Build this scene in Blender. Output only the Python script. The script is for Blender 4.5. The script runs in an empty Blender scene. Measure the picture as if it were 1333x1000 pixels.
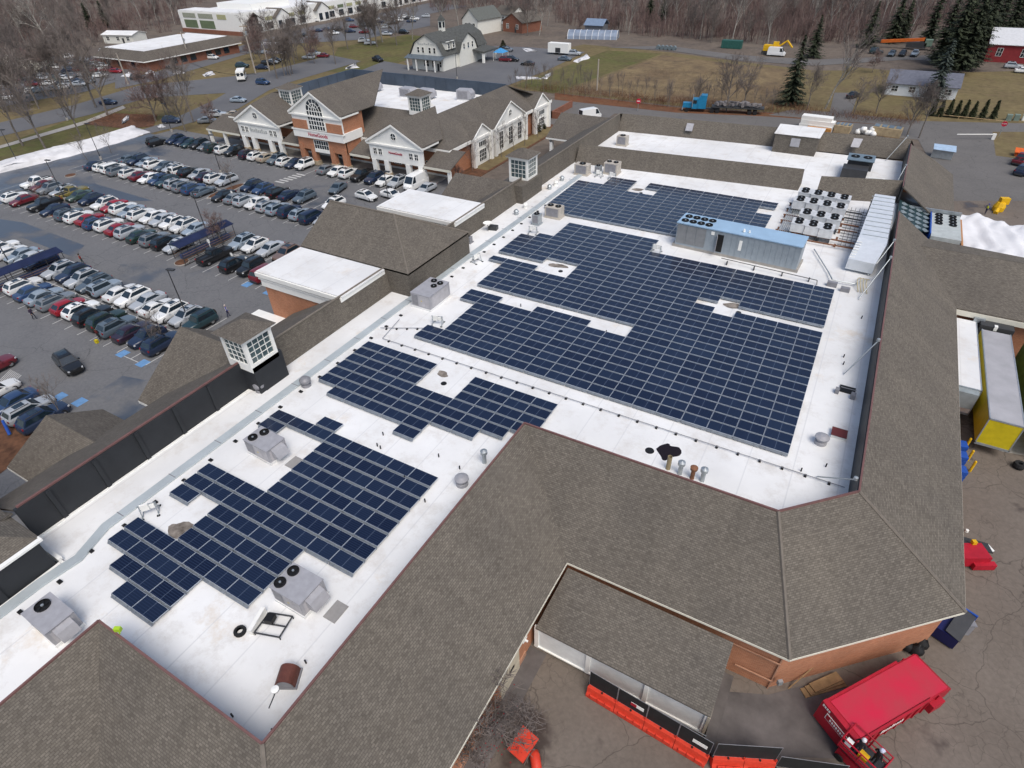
import bpy, bmesh, math, random
from mathutils import Vector, Matrix
rnd = random.Random(7)
S = bpy.context.scene
COL = S.collection
# ------------------------------------------------------------------ camera
FPX = 773.22
YAW, PIT, ROL = -.53377327, .6672427, -.03165455
CAM = Vector((32.767, -37.034, 39.825))
_fw = Vector((math.sin(YAW)*math.cos(PIT), math.cos(YAW)*math.cos(PIT), -math.sin(PIT)))
_r = Vector((math.cos(YAW), -math.sin(YAW), 0)); _u = _r.cross(_fw)
CR = _r*math.cos(ROL) + _u*math.sin(ROL); CU = -_r*math.sin(ROL) + _u*math.cos(ROL)
cd = bpy.data.cameras.new('camera'); cam = bpy.data.objects.new('camera', cd); COL.objects.link(cam)
M3 = Matrix((CR, CU, -_fw)).transposed().to_4x4(); M3.translation = CAM
cam.matrix_world = M3
cd.sensor_fit = 'HORIZONTAL'; cd.sensor_width = 36; cd.lens = FPX/1333*36
cd.clip_start = .5; cd.clip_end = 6000
S.camera = cam
def U(px, py, z=0.):
    """point of the place seen at a pixel of the photograph, on the level z"""
    d = _fw + CR*((px-666.5)/FPX) - CU*((py-500)/FPX)
    p = CAM + d*((z-CAM.z)/d.z)
    return Vector((p.x, p.y, z))
# ------------------------------------------------------------------ world, sun, exposure
SUNV = Vector((.42, -.33, .82)).normalized()
w = bpy.data.worlds.new('World'); S.world = w; w.use_nodes = True
nt = w.node_tree
sky = nt.nodes.new('ShaderNodeTexSky'); sky.sky_type = 'NISHITA'; sky.sun_disc = False
sky.sun_elevation = math.asin(SUNV.z); sky.sun_rotation = math.atan2(SUNV.x, SUNV.y)
sky.air_density = 1.0; sky.dust_density = 3.5; sky.ozone_density = 1.0
bg = nt.nodes['Background']; nt.links.new(sky.outputs[0], bg.inputs[0]); bg.inputs[1].default_value = .146
sl = bpy.data.lights.new('sun', 'SUN'); sl.energy = 1.75; sl.angle = math.radians(34); sl.color = (1, .965, .905)
so = bpy.data.objects.new('sun', sl); COL.objects.link(so)
so.rotation_euler = (-SUNV).to_track_quat('-Z', 'Y').to_euler()
S.view_settings.view_transform = 'Standard'; S.view_settings.look = 'None'
S.view_settings.exposure = .06; S.view_settings.gamma = 1
# ------------------------------------------------------------------ materials
def N(nt, t, **k):
    n = nt.nodes.new('ShaderNode'+t)
    for a, b in k.items():
        if a.startswith('i_'):
            n.inputs[int(a[2:]) if a[2:].isdigit() else a[2:].replace('_', ' ')].default_value = b
        else: setattr(n, a, b)
    return n
def base(name, rough=.7, metal=0, spec=.35):
    m = bpy.data.materials.new(name); m.use_nodes = True
    p = m.node_tree.nodes['Principled BSDF']
    p.inputs['Roughness'].default_value = rough; p.inputs['Metallic'].default_value = metal
    p.inputs['Specular IOR Level'].default_value = spec
    return m, m.node_tree, p
def c4(c): return (c[0], c[1], c[2], 1)
def mixc(nt, f, a, b, mode='MIX'):
    n = N(nt, 'Mix', data_type='RGBA', blend_type=mode)
    for s, v in ((0, f), (6, a), (7, b)):
        if hasattr(v, 'links') or hasattr(v, 'is_linked'): nt.links.new(v, n.inputs[s])
        elif isinstance(v, (int, float)): n.inputs[s].default_value = v
        else: n.inputs[s].default_value = c4(v)
    return n.outputs[2]
def noise(nt, vec, sc, det=4, ro=.55):
    n = N(nt, 'TexNoise', i_Scale=sc, i_Detail=det, i_Roughness=ro)
    if vec is not None: nt.links.new(vec, n.inputs['Vector'])
    return n.outputs[0]
def ramp(nt, v, a, b, ca=(0, 0, 0), cb=(1, 1, 1)):
    r = N(nt, 'ValToRGB'); e = r.color_ramp.elements
    e[0].position = a; e[0].color = c4(ca); e[1].position = b; e[1].color = c4(cb)
    nt.links.new(v, r.inputs[0]); return r.outputs[0]
def wpos(nt): return N(nt, 'NewGeometry').outputs['Position']
def opos(nt): return N(nt, 'TexCoord').outputs['Object']
def uvs(nt): return N(nt, 'TexCoord').outputs['UV']
MC = {}
def mat(name, col, rough=.7, metal=0, var=.12, vs=1.5, col2=None, spec=.35):
    """plain painted or raw surface with uneven tone"""
    if name in MC: return MC[name]
    m, nt, p = base(name, rough, metal, spec)
    v = opos(nt)
    f = ramp(nt, noise(nt, v, vs, 5, .6), .32, .7)
    dark = col2 or tuple(c*(1-2*var) for c in col)
    nt.links.new(mixc(nt, f, dark, col), p.inputs['Base Color'])
    MC[name] = m; return m
def m_shingle(name, a, b, light):
    m, nt, p = base(name, .9, 0, .2)
    uv = uvs(nt)
    def bk(w_, h_, ca, cb, mo, off, ms=.02):
        br = N(nt, 'TexBrick', offset=off, i_Scale=1, i_Mortar_Size=ms, i_Mortar_Smooth=.3, i_Bias=0., i_Brick_Width=w_, i_Row_Height=h_)
        br.inputs['Color1'].default_value = c4(ca); br.inputs['Color2'].default_value = c4(cb); br.inputs['Mortar'].default_value = c4(mo)
        nt.links.new(uv, br.inputs['Vector']); return br.outputs[0]
    c1 = bk(.25, .135, light, b, tuple(x*.72 for x in b), .5)
    c2 = bk(.16, .135, a, tuple(x*.8 for x in b), b, .37, .012)
    c = mixc(nt, .5, c1, c2)
    big = ramp(nt, noise(nt, uv, .18, 5, .65), .3, .75, (.86, .86, .87), (1.08, 1.07, 1.05))
    sv = N(nt, 'VectorMath', operation='MULTIPLY'); nt.links.new(uv, sv.inputs[0]); sv.inputs[1].default_value = (.9, .07, 1)
    big = mixc(nt, 1, big, ramp(nt, noise(nt, sv.outputs[0], 1.0, 4, .6), .35, .7, (.93, .93, .93), (1.05, 1.05, 1.05)), 'MULTIPLY')
    c = mixc(nt, 1, c, big, 'MULTIPLY')
    nt.links.new(c, p.inputs['Base Color']); return m
def m_brick(name, a, b, mortar):
    m, nt, p = base(name, .9, 0, .2)
    br = N(nt, 'TexBrick', offset=.5, i_Scale=1, i_Mortar_Size=.012, i_Bias=0., i_Brick_Width=.23, i_Row_Height=.078)
    br.inputs['Color1'].default_value = c4(a); br.inputs['Color2'].default_value = c4(b); br.inputs['Mortar'].default_value = c4(mortar)
    uv = uvs(nt); nt.links.new(uv, br.inputs['Vector'])
    st = ramp(nt, noise(nt, uv, .5, 5, .65), .3, .75, (.8, .8, .8), (1.08, 1.08, 1.08))
    nt.links.new(mixc(nt, 1, br.outputs[0], st, 'MULTIPLY'), p.inputs['Base Color']); return m
def m_membrane():
    m, nt, p = base('white roof membrane', .75, 0, .3)
    v = wpos(nt)
    a = ramp(nt, noise(nt, v, .09, 6, .62), .35, .72)
    c = mixc(nt, a, (.66, .665, .66), (.845, .85, .84))
    d = ramp(nt, noise(nt, v, .4, 8, .76), .50, .72)
    c = mixc(nt, d, c, (.60, .58, .55))
    sp = ramp(nt, noise(nt, v, 2.6, 6, .8), .66, .72)
    c = mixc(nt, sp, c, (.50, .47, .44))
    d2 = ramp(nt, noise(nt, v, .19, 6, .72), .60, .74)
    c = mixc(nt, d2, c, (.66, .585, .49))
    w = N(nt, 'TexWave', wave_type='BANDS', bands_direction='X', i_Scale=.103, i_Distortion=.0)
    nt.links.new(v, w.inputs['Vector'])
    s = ramp(nt, w.outputs['Fac'] if 'Fac' in w.outputs else w.outputs[1], .9985, 1.0, (0, 0, 0), (.5, .5, .5))
    c = mixc(nt, s, c, (.55, .56, .57))
    nt.links.new(c, p.inputs['Base Color']); return m
def m_asphalt(name, a, b, wet=None, crack=True, wetlo=.58, wsc=.05):
    m, nt, p = base(name, .85, 0, .3)
    v = wpos(nt)
    c = mixc(nt, ramp(nt, noise(nt, v, .12, 6, .65), .3, .7), a, b)
    c = mixc(nt, ramp(nt, noise(nt, v, 3, 5, .7), .3, .75, (.84, .84, .84), (1.1, 1.1, 1.1)), (0, 0, 0), c, 'MULTIPLY') if 0 else mixc(nt, 1, c, ramp(nt, noise(nt, v, 3, 5, .7), .3, .75, (.84, .84, .84), (1.12, 1.12, 1.12)), 'MULTIPLY')
    if crack:
        dv = N(nt, 'VectorMath', operation='ADD'); nz = N(nt, 'TexNoise', i_Scale=.5, i_Detail=4)
        nt.links.new(v, nz.inputs['Vector']); nt.links.new(v, dv.inputs[0])
        sc_ = N(nt, 'VectorMath', operation='SCALE'); nt.links.new(nz.outputs[1], sc_.inputs[0]); sc_.inputs['Scale'].default_value = 1.6
        nt.links.new(sc_.outputs[0], dv.inputs[1])
        for s_, lo, k in ((.16, .006, .7), (1.0, .028, .42)):
            vo = N(nt, 'TexVoronoi', feature='DISTANCE_TO_EDGE', i_Scale=s_); nt.links.new(dv.outputs[0], vo.inputs['Vector'])
            e = ramp(nt, vo.outputs[0], 0, lo, (k, k, k), (0, 0, 0))
            if s_ > .5:
                e = mixc(nt, 1, e, ramp(nt, noise(nt, v, .11, 3), .46, .56), 'MULTIPLY')
            c = mixc(nt, e, c, tuple(x*.4 for x in a))
    if wet:
        wf = ramp(nt, noise(nt, v, wsc, 5, .62), wetlo, wetlo+.08)
        c = mixc(nt, wf, c, wet)
        rr = N(nt, 'MapRange'); nt.links.new(wf, rr.inputs[0]); rr.inputs[3].default_value = .85; rr.inputs[4].default_value = .3
        nt.links.new(rr.outputs[0], p.inputs['Roughness'])
    nt.links.new(c, p.inputs['Base Color']); return m
def m_ground(name, cols, s1=.03, s2=.6):
    m, nt, p = base(name, .95, 0, .1)
    v = wpos(nt)
    c = mixc(nt, ramp(nt, noise(nt, v, s1, 6, .65), .35, .65), cols[0], cols[1])
    c = mixc(nt, ramp(nt, noise(nt, v, s1*3.1, 6, .7), .45, .68), c, cols[2])
    c = mixc(nt, 1, c, ramp(nt, noise(nt, v, s2, 5, .75), .25, .8, (.62, .62, .62), (1.25, 1.25, 1.25)), 'MULTIPLY')
    nt.links.new(c, p.inputs['Base Color']); return m
def m_panel():
    m, nt, p = base('solar cell glass', .16, 0, .32)
    uv = uvs(nt)
    sx = N(nt, 'SeparateXYZ'); nt.links.new(uv, sx.inputs[0])
    def lines(src, per, wid, off=0.):
        a = N(nt, 'Math', operation='ADD'); a.inputs[1].default_value = off; nt.links.new(src, a.inputs[0])
        d = N(nt, 'Math', operation='DIVIDE'); nt.links.new(a.outputs[0], d.inputs[0]); d.inputs[1].default_value = per
        f = N(nt, 'Math', operation='FRACT'); nt.links.new(d.outputs[0], f.inputs[0])
        l = N(nt, 'Math', operation='LESS_THAN'); nt.links.new(f.outputs[0], l.inputs[0]); l.inputs[1].default_value = wid
        return l.outputs[0]
    g1 = lines(sx.outputs[1], .158, .28, 10.0); g2 = lines(sx.outputs[0], .158, .05, 10.0); mid = lines(sx.outputs[0], 20.0, .0014, .014+20)
    oi = N(nt, 'ObjectInfo')
    c = mixc(nt, oi.outputs['Random'], (.0050, .0095, .0280), (.0125, .0225, .0500))
    c = mixc(nt, g1, c, (.017, .028, .064)); c = mixc(nt, g2, c, (.014, .024, .054)); c = mixc(nt, mid, c, (.10, .13, .19))
    nt.links.new(c, p.inputs['Base Color']); return m
def m_paint():
    m, nt, p = base('car paint', .28, 0, .5)
    oi = N(nt, 'ObjectInfo'); nt.links.new(oi.outputs['Color'], p.inputs['Base Color'])
    p.inputs['Coat Weight'].default_value = .35; p.inputs['Coat Roughness'].default_value = .08
    return m
SH = m_shingle('weathered brown shingles', (.168, .151, .127), (.118, .105, .089), (.222, .201, .172))
SHG = m_shingle('grey brown shingles', (.155, .138, .118), (.108, .096, .083), (.205, .187, .162))
BR = m_brick('red brick', (.50, .205, .105), (.38, .140, .070), (.44, .27, .18))
BRD = m_brick('dark red brick', (.30, .105, .06), (.22, .075, .045), (.26, .16, .12))
MEM = m_membrane()
SOL = m_panel(); PAINT = m_paint()
WHITE = mat('white trim paint', (.86, .86, .82), .5, var=.035)
CREAM = mat('cream trim paint', (.72, .70, .60), .6, var=.05)
EPDM = mat('black rubber membrane', (.026, .029, .034), .6, var=.15, vs=.5)
EPDMB = mat('blue grey wall cladding', (.060, .082, .115), .5, var=.15, vs=.3)
REDCAP = mat('faded red metal coping', (.185, .095, .088), .6)
GALV = mat('galvanised steel', (.46, .50, .52), .42, .55, var=.12, vs=2)
HVAC = mat('grey enamel sheet metal', (.40, .40, .425), .5, .1, var=.1, vs=2)
HVACD = mat('darker enamel sheet metal', (.27, .27, .29), .5, .1, var=.12, vs=2)
BEIGE = mat('beige enamel', (.52, .48, .42), .6)
BLACK = mat('black plastic', (.013, .013, .014), .55, var=.2)
DARK = mat('dark grey metal', (.05, .052, .056), .5)
RUBBER = mat('tyre rubber', (.018, .018, .019), .85)
RIM = mat('wheel alloy', (.42, .43, .44), .35, .7)
GLASS = mat('dark window glass', (.018, .032, .046), .06, 0, var=.25, vs=.9, spec=.9)  # blue of the reflected sky is put into the base colour
WGLASS = mat('window glass reflecting sky', (.10, .15, .16), .1, 0, var=.3, vs=.7, spec=.7)
RED = mat('red enamel', (.46, .012, .030), .5, var=.14, vs=.9)
ORANGE = mat('orange red plastic', (.72, .060, .030), .5, var=.12, vs=3)
YELLOW = mat('yellow enamel', (.62, .50, .015), .45, var=.1)
BYELLOW = mat('safety yellow', (.78, .46, .01), .5)
BLUE = mat('bright blue plastic', (.02, .09, .42), .5)
NAVY = mat('navy blue canopy', (.018, .026, .075), .45, var=.2, vs=.6)
LBLUE = mat('pale blue sheet roof', (.33, .49, .66), .35, var=.08, vs=.6)  # reflected blue painted into the top of the air handler
WOOD = mat('bare timber', (.34, .22, .11), .85, var=.2)
RUST = mat('rusty steel', (.28, .13, .07), .8, var=.25, vs=3)
CONC = mat('concrete', (.38, .36, .33), .9, var=.12)
DCONC = mat('damp concrete', (.165, .148, .142), .8, var=.28, vs=.35)
SNOW = mat('old snow', (.74, .74, .75), .8, var=.12, vs=.6)
MULCH = mat('brown mulch', (.16, .075, .04), .95, var=.3, vs=1.2)
STRIPE = mat('white road paint', (.55, .55, .53), .8, var=.15, vs=2)
BPAINT = mat('blue parking paint', (.15, .31, .55), .8, var=.12, vs=2)
YPAINT = mat('yellow road paint', (.55, .40, .08), .8, var=.15)
LAMP_R = mat('tail lamp red', (.32, .012, .015), .3)
LAMP_W = mat('head lamp clear', (.62, .64, .66), .2)
BARK = mat('grey bark', (.215, .190, .168), .9, var=.25, vs=2)
BARKL = mat('pale sycamore bark', (.40, .375, .335), .9, var=.3, vs=1.2)
TWIG = mat('bare grey brown twigs', (.195, .165, .150), .9, var=.2, vs=.5)
TWIGR = mat('reddish bare twigs', (.190, .130, .118), .9, var=.2, vs=.5)
NEEDLE = mat('dark evergreen needles', (.048, .062, .032), .85, var=.35, vs=.8)
NEEDLE2 = mat('grey green spruce needles', (.060, .080, .066), .85, var=.3, vs=.8)
ROPE = mat('black cable', (.02, .02, .02), .7)
# ------------------------------------------------------------------ mesh helpers
WL = {}
class MB:
    def __init__(s): s.v = []; s.f = []; s.m = []; s.k = 0
    def mt(s, k): s.k = k; return s
    def add(s, vs, fs):
        n = len(s.v); s.v += [tuple(v) for v in vs]; s.f += [tuple(i+n for i in f) for f in fs]; s.m += [s.k]*len(fs); return s
    def poly(s, pts): return s.add(pts, [tuple(range(len(pts)))])
    def box(s, x0, y0, z0, x1, y1, z1):
        v = [(x, y, z) for z in (z0, z1) for y in (y0, y1) for x in (x0, x1)]
        return s.add(v, [(0, 2, 3, 1), (4, 5, 7, 6), (0, 1, 5, 4), (2, 6, 7, 3), (0, 4, 6, 2), (1, 3, 7, 5)])
    def ob(s, c, L, W, H, a=0, tilt=0):
        """box centred in plan on c (z = bottom), length L along angle a"""
        ca, sa = math.cos(a), math.sin(a)
        v = []
        for z in (0, H):
            for y in (-W/2, W/2):
                for x in (-L/2, L/2):
                    v.append((c[0]+x*ca-y*sa, c[1]+x*sa+y*ca, c[2]+z+x*tilt))
        return s.add(v, [(0, 2, 3, 1), (4, 5, 7, 6), (0, 1, 5, 4), (2, 6, 7, 3), (0, 4, 6, 2), (1, 3, 7, 5)])
    def prism(s, pts, z0, z1):
        n = len(pts)
        v = [(p[0], p[1], z0) for p in pts]+[(p[0], p[1], z1) for p in pts]
        return s.add(v, [tuple(range(n))[::-1], tuple(range(n, 2*n))]+[(i, (i+1) % n, n+(i+1) % n, n+i) for i in range(n)])
    def slab(s, pts, t=.15):
        n = len(pts)
        v = [tuple(p) for p in pts]+[(p[0], p[1], p[2]-t) for p in pts]
        return s.add(v, [tuple(range(n)), tuple(range(n, 2*n))[::-1]]+[(i, n+i, n+(i+1) % n, (i+1) % n) for i in range(n)])
    def ext(s, pts, d):
        """polygon pushed along the vector d"""
        n = len(pts); d = Vector(d)
        v = [Vector(p) for p in pts]+[Vector(p)+d for p in pts]
        return s.add(v, [tuple(range(n))[::-1], tuple(range(n, 2*n))]+[(i, (i+1) % n, n+(i+1) % n, n+i) for i in range(n)])
    def tube(s, p, q, r, r2=None, n=6, cap=True):
        p, q = Vector(p), Vector(q); d = q-p
        if d.length < 1e-6: return s
        a = d.orthogonal().normalized(); b = d.normalized().cross(a); r2 = r if r2 is None else r2
        v = []
        for c, rr in ((p, r), (q, r2)):
            for i in range(n):
                t = 2*math.pi*i/n; v.append(c+(a*math.cos(t)+b*math.sin(t))*rr)
        f = [(i, (i+1) % n, n+(i+1) % n, n+i) for i in range(n)]
        if cap: f += [tuple(range(n))[::-1], tuple(range(n, 2*n))]
        return s.add(v, f)
    def path(s, pts, r, n=6):
        for a, b in zip(pts, pts[1:]): s.tube(a, b, r, n=n)
        return s
    def lathe(s, prof, c=(0, 0, 0), n=14):
        v = []; m = len(prof)
        for i in range(n):
            t = 2*math.pi*i/n
            for r, z in prof: v.append((c[0]+r*math.cos(t), c[1]+r*math.sin(t), c[2]+z))
        f = [(i*m+j, ((i+1) % n)*m+j, ((i+1) % n)*m+j+1, i*m+j+1) for i in range(n) for j in range(m-1)]
        return s.add(v, f)
    def grid(s, fn, nu, nv):
        v = [fn(i/nu, j/nv) for j in range(nv+1) for i in range(nu+1)]
        return s.add(v, [(j*(nu+1)+i, j*(nu+1)+i+1, (j+1)*(nu+1)+i+1, (j+1)*(nu+1)+i) for j in range(nv) for i in range(nu)])
    def mesh(s, name, mats, smooth=False, uv=True, fix=True):
        me = bpy.data.meshes.new(name); me.from_pydata(s.v, [], s.f)
        if not isinstance(mats, (list, tuple)): mats = [mats]
        for m in mats: me.materials.append(m)
        if len(mats) > 1: me.polygons.foreach_set('material_index', s.m)
        if fix:
            bm = bmesh.new(); bm.from_mesh(me); bmesh.ops.recalc_face_normals(bm, faces=bm.faces[:]); bm.to_mesh(me); bm.free()
        if uv:
            l = me.uv_layers.new(name='UVMap').data
            Z = Vector((0, 0, 1)); vs = me.vertices
            for p in me.polygons:
                n = p.normal
                t = Z.cross(n)
                if t.length < .04: t = Vector((1, 0, 0)); b = Vector((0, 1, 0))
                else: t.normalize(); b = n.cross(t)
                for li in p.loop_indices:
                    co = vs[me.loops[li].vertex_index].co; l[li].uv = (co.dot(t), co.dot(b))
        if smooth: me.polygons.foreach_set('use_smooth', [True]*len(me.polygons))
        me.update(); return me
    def build(s, name, mats, parent=None, loc=None, **k):
        """one mesh object; parts of a thing keep world coordinates when the thing is an Empty placed with root()"""
        o = bpy.data.objects.new(name, s.mesh(name, mats, **k)); COL.objects.link(o)
        if parent is not None:
            o.parent = parent; o.location = -WL.get(parent.name, Vector((0, 0, 0))); WL[o.name] = Vector((0, 0, 0))
        elif loc is not None: o.location = loc
        return o
def B(): return MB()
def tag(o, label=None, cat=None, group=None, kind=None):
    if label: o['label'] = label
    if cat: o['category'] = cat
    if group: o['group'] = group
    if kind: o['kind'] = kind
    return o
def root(name, loc, label, cat, group=None, local=False):
    o = bpy.data.objects.new(name, None); COL.objects.link(o); o.location = loc; o.empty_display_size = .3
    WL[o.name] = Vector((0, 0, 0)) if local else Vector(loc)
    return tag(o, label, cat, group)
def kids(o): return [c for c in KID.get(o.name, [])] if o.name in KID else list(o.children)
KID = {}
def clone(o, loc=None, rz=None, sc=None, label=None, group=None, parent=None, color=None):
    c = o.copy(); COL.objects.link(c)
    if parent is not None: c.parent = parent
    if loc is not None: c.location = loc
    if rz is not None: c.rotation_euler = (0, 0, rz)
    if sc is not None: c.scale = (sc, sc, sc) if isinstance(sc, (int, float)) else sc
    if label: c['label'] = label
    if group: c['group'] = group
    if color is not None: c.color = c4(color)
    if o.name not in KID: KID[o.name] = list(o.children)
    KID[c.name] = [clone(k, parent=c, color=color) for k in KID[o.name]]
    return c
ORD = ['zeroth', 'first', 'second', 'third', 'fourth', 'fifth', 'sixth', 'seventh', 'eighth', 'ninth', 'tenth', 'eleventh', 'twelfth', 'thirteenth', 'fourteenth', 'fifteenth', 'sixteenth', 'seventeenth', 'eighteenth', 'nineteenth', 'twentieth', 'twenty-first', 'twenty-second', 'twenty-third', 'twenty-fourth', 'twenty-fifth', 'twenty-sixth', 'twenty-seventh', 'twenty-eighth', 'twenty-ninth', 'thirtieth']
# ------------------------------------------------------------------ setting: ground, roads, snow
LAY = [0]
def sheet(name, pts, m, z=None, px=False):
    LAY[0] += 1
    z = LAY[0]*.004 if z is None else z
    P3 = [((U(p[0], p[1], 0).x, U(p[0], p[1], 0).y) if px else p) for p in pts]
    o = B().poly([(p[0], p[1], z) for p in P3]).build(name, m, uv=False)
    if o.data.polygons[0].normal.z < 0: o.data.flip_normals()
    return tag(o, kind='structure')
G_FOREST = m_ground('leaf litter', ((.150, .122, .102), (.180, .150, .122), (.120, .102, .090)), .03)
G_GRASS = m_ground('winter grass', ((.150, .125, .062), (.205, .162, .085), (.155, .118, .068)), .04)
G_GREEN = m_ground('greenish lawn', ((.100, .110, .040), (.150, .135, .058), (.125, .100, .055)), .04)
G_FIELD = m_ground('dry tan field', ((.250, .190, .105), (.175, .125, .078), (.120, .090, .062)), .05)
G_RED = m_ground('red brown brush floor', ((.20, .085, .042), (.13, .066, .042), (.16, .09, .05)), .08)
A_LOT = m_asphalt('car park asphalt', (.135, .137, .142), (.165, .166, .170), (.075, .086, .105), True, .60, .045)  # wet patches also carry the sky's blue reflection in their colour
A_YARD = m_asphalt('brown yard asphalt', (.138, .114, .094), (.186, .158, .133), (.066, .050, .041), True, .57, .15)
A_ROAD = m_asphalt('street asphalt', (.115, .117, .125), (.145, .146, .152), None, False)
A_BACK = m_asphalt('service road asphalt', (.130, .124, .118), (.160, .152, .145), (.075, .08, .09), True, .64, .08)
sheet('ground', [(-1600, -900), (1300, -900), (1300, 2200), (-1600, 2200)], G_FOREST, 0)
sheet('grass', [(-230, 148), (-215, 60), (-170, -20), (-121, -60), (-100, 60), (-118, 75), (-90, 84), (-92, 125), (-118, 150), (-170, 205)], G_GRASS)
sheet('lawn', [(0, 225), (120, 190), (190, 165), (215, 152), (165, 145), (115, 147), (0, 190)], G_GREEN, px=True)
sheet('lawn', [(425, 93), (475, 98), (530, 78), (560, 66), (590, 52), (530, 45), (440, 62)], G_GREEN, px=True)
sheet('field', [(640, 96), (700, 70), (760, 58), (870, 68), (960, 80), (1060, 92), (1130, 92), (1200, 96), (1420, 90), (1450, 165), (1200, 158), (1000, 146), (880, 138), (725, 121), (655, 116)], G_GRASS, px=True)
sheet('lawn', [(705, 98), (790, 66), (862, 70), (720, 122), (668, 112)], G_GREEN, px=True)
sheet('field', [(862, 72), (960, 84), (1040, 92), (1000, 142), (900, 136), (735, 120)], G_FIELD, px=True)
sheet('field', [(1100, 86), (1330, 110), (1420, 118), (1420, 156), (1240, 148), (1110, 120)], G_GRASS, px=True)
sheet('verge', [(722, 121), (880, 140), (1190, 158), (1195, 166), (1000, 152), (880, 147), (722, 131)], G_RED, px=True)
# car park, yard, streets
sheet('car_park', [(-121, -75), (-8, -75), (-8, 58), (-35, 59), (-35, 57), (-118, 57), (-119.5, 46)], A_LOT)
sheet('yard', [(-8.5, -80), (120, -80), (120, 62), (46, 100), (-10, 100), (-14, 40)], A_YARD)
sheet('service_road', [(720, 130), (880, 147), (1000, 152), (1190, 166), (1420, 168), (1420, 262), (1240, 262), (1195, 182), (800, 148), (762, 178), (700, 178)], A_BACK, px=True)
sheet('service_road', [(1000, 150), (1030, 143), (1100, 147), (1120, 122), (1086, 122), (1080, 146), (1330, 163), (1420, 166), (1420, 172)][0:2]+[(1080, 146), (1086, 121), (1118, 121), (1108, 149), (1200, 158), (1420, 163), (1420, 172), (1190, 166)], A_BACK, px=True)
sheet('grass', [(1292, 172), (1420, 172), (1420, 215), (1318, 206), (1296, 203)], G_GRASS, px=True)
sheet('street', [(-90, 196), (0, 178), (120, 149), (190, 128), (250, 124), (350, 118), (375, 108), (470, 80), (430, 72), (350, 93), (300, 100), (180, 112), (100, 136), (0, 160), (-90, 178)], A_ROAD, px=True)
sheet('street', [(150, 116), (205, 105), (330, 68), (420, 45), (560, 18), (610, 8), (560, 4), (400, 36), (320, 58), (196, 96), (150, 104)], A_ROAD, px=True)
sheet('street', [(188, 176), (232, 165), (310, 142), (350, 118), (310, 112), (280, 130), (215, 160), (176, 172)], A_ROAD, px=True)
sheet('car_park', [(-60, 152), (40, 132), (110, 120), (160, 104), (185, 92), (150, 74), (60, 74), (-60, 96)], A_ROAD, px=True)
sheet('car_park', [(330, 60), (470, 52), (560, 34), (560, 14), (500, 24), (400, 42)], A_ROAD, px=True)
sheet('driveway', [(470, 92), (545, 98), (660, 112), (712, 92), (762, 68), (690, 62), (636, 60), (610, 72), (534, 86), (500, 80)], A_ROAD, px=True)
sheet('dirt_track', [(790, 62), (870, 66), (960, 79), (1060, 86), (1180, 78), (1215, 80), (1215, 72), (1060, 78), (960, 72), (870, 60)], A_BACK, px=True)
sheet('path', [(0, 190), (110, 158), (160, 138), (164, 141), (112, 162), (0, 194)], CONC, px=True)
sheet('mulch_bed', [(108, 162), (150, 148), (205, 150), (200, 165), (165, 168)], MULCH, px=True)
A_WET = m_asphalt('rain soaked asphalt', (.135, .137, .142), (.165, .166, .170), (.066, .080, .104), False, .42, .05)  # wet tone darkened, with reflected sky blue mixed into it
sheet('wet_car_park', [(-40, 262), (0, 226), (60, 212), (196, 174), (222, 180), (232, 205), (190, 202), (150, 212), (118, 226), (125, 240), (200, 262), (160, 262), (60, 240), (-40, 285)], A_WET, .058, px=True)
sheet('wet_car_park', [(-40, 280), (30, 290), (110, 320), (95, 335), (30, 310), (-40, 320)], A_WET, .058, px=True)
sheet('wet_car_park', [(95, 530), (160, 490), (215, 500), (190, 545), (150, 565), (110, 560)], A_WET, .058, px=True)
# pavements and kerbs along the shops
def kerb(name, pts, z1, m=CONC, px=False):
    P3 = [((U(p[0], p[1], 0).x, U(p[0], p[1], 0).y) if px else p) for p in pts]
    return tag(B().prism(P3, -.02, z1).build(name, m), kind='structure')
kerb('pavement', [(-98, 52.2), (-36, 52.2), (-36, 57.2), (-98, 57.2)], .14)
kerb('pavement', [(-22, -75), (-14, -75), (-14, 80), (-22, 80)], .13)
kerb('mulch_bed', [(-36, 57.4), (-30.5, 60), (-30.5, 99), (-36, 99)], .10, MULCH)
sheet('lawn', [(-34.3, 64), (-31, 64), (-31, 96), (-34.3, 96)], G_GRASS, .125)
# drifts of old snow
def snow(px_pts, h):
    P3 = [U(x, y, 0) for x, y in px_pts]
    c = sum(P3, Vector())/len(P3); b = B(); n = len(P3); rings = 5; v = []; r2 = random.Random(int(px_pts[0][0]*7+px_pts[0][1]))
    ext = []
    for i in range(n):
        a, d = P3[i], P3[(i+1) % n]; k = max(1, int((d-a).length/2.5))
        for j in range(k): ext.append(a.lerp(d, j/k))
    m = len(ext)
    ax = max(((a-b2) for a in P3 for b2 in P3), key=lambda q: q.length).normalized()
    for r in range(rings+1):
        t = r/rings
        for p in ext:
            mid = c+ax*((p-c).dot(ax))*.93
            q = p.lerp(mid, t)
            jt = 0 if r == rings else .4; v.append((q.x+r2.uniform(-jt, jt), q.y+r2.uniform(-jt, jt), .01+h*(1-(1-t)**2.2)*(r2.uniform(.45, 1.1) if r < rings else .8) if r else -.02))
    f = [(r*m+i, r*m+(i+1) % m, (r+1)*m+(i+1) % m, (r+1)*m+i) for r in range(rings) for i in range(m)]
    b.add(v, f)
    o = b.build('snow', SNOW, smooth=True); tag(o, kind='structure'); return o
snow([(-40, 236), (60, 212), (125, 196), (196, 173), (178, 168), (120, 184), (60, 199), (-40, 221)], 1.5)
snow([(156, 100), (170, 95), (182, 97), (182, 101)], .7)
snow([(188, 96), (196, 92), (202, 95), (200, 98)], .8)
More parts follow.
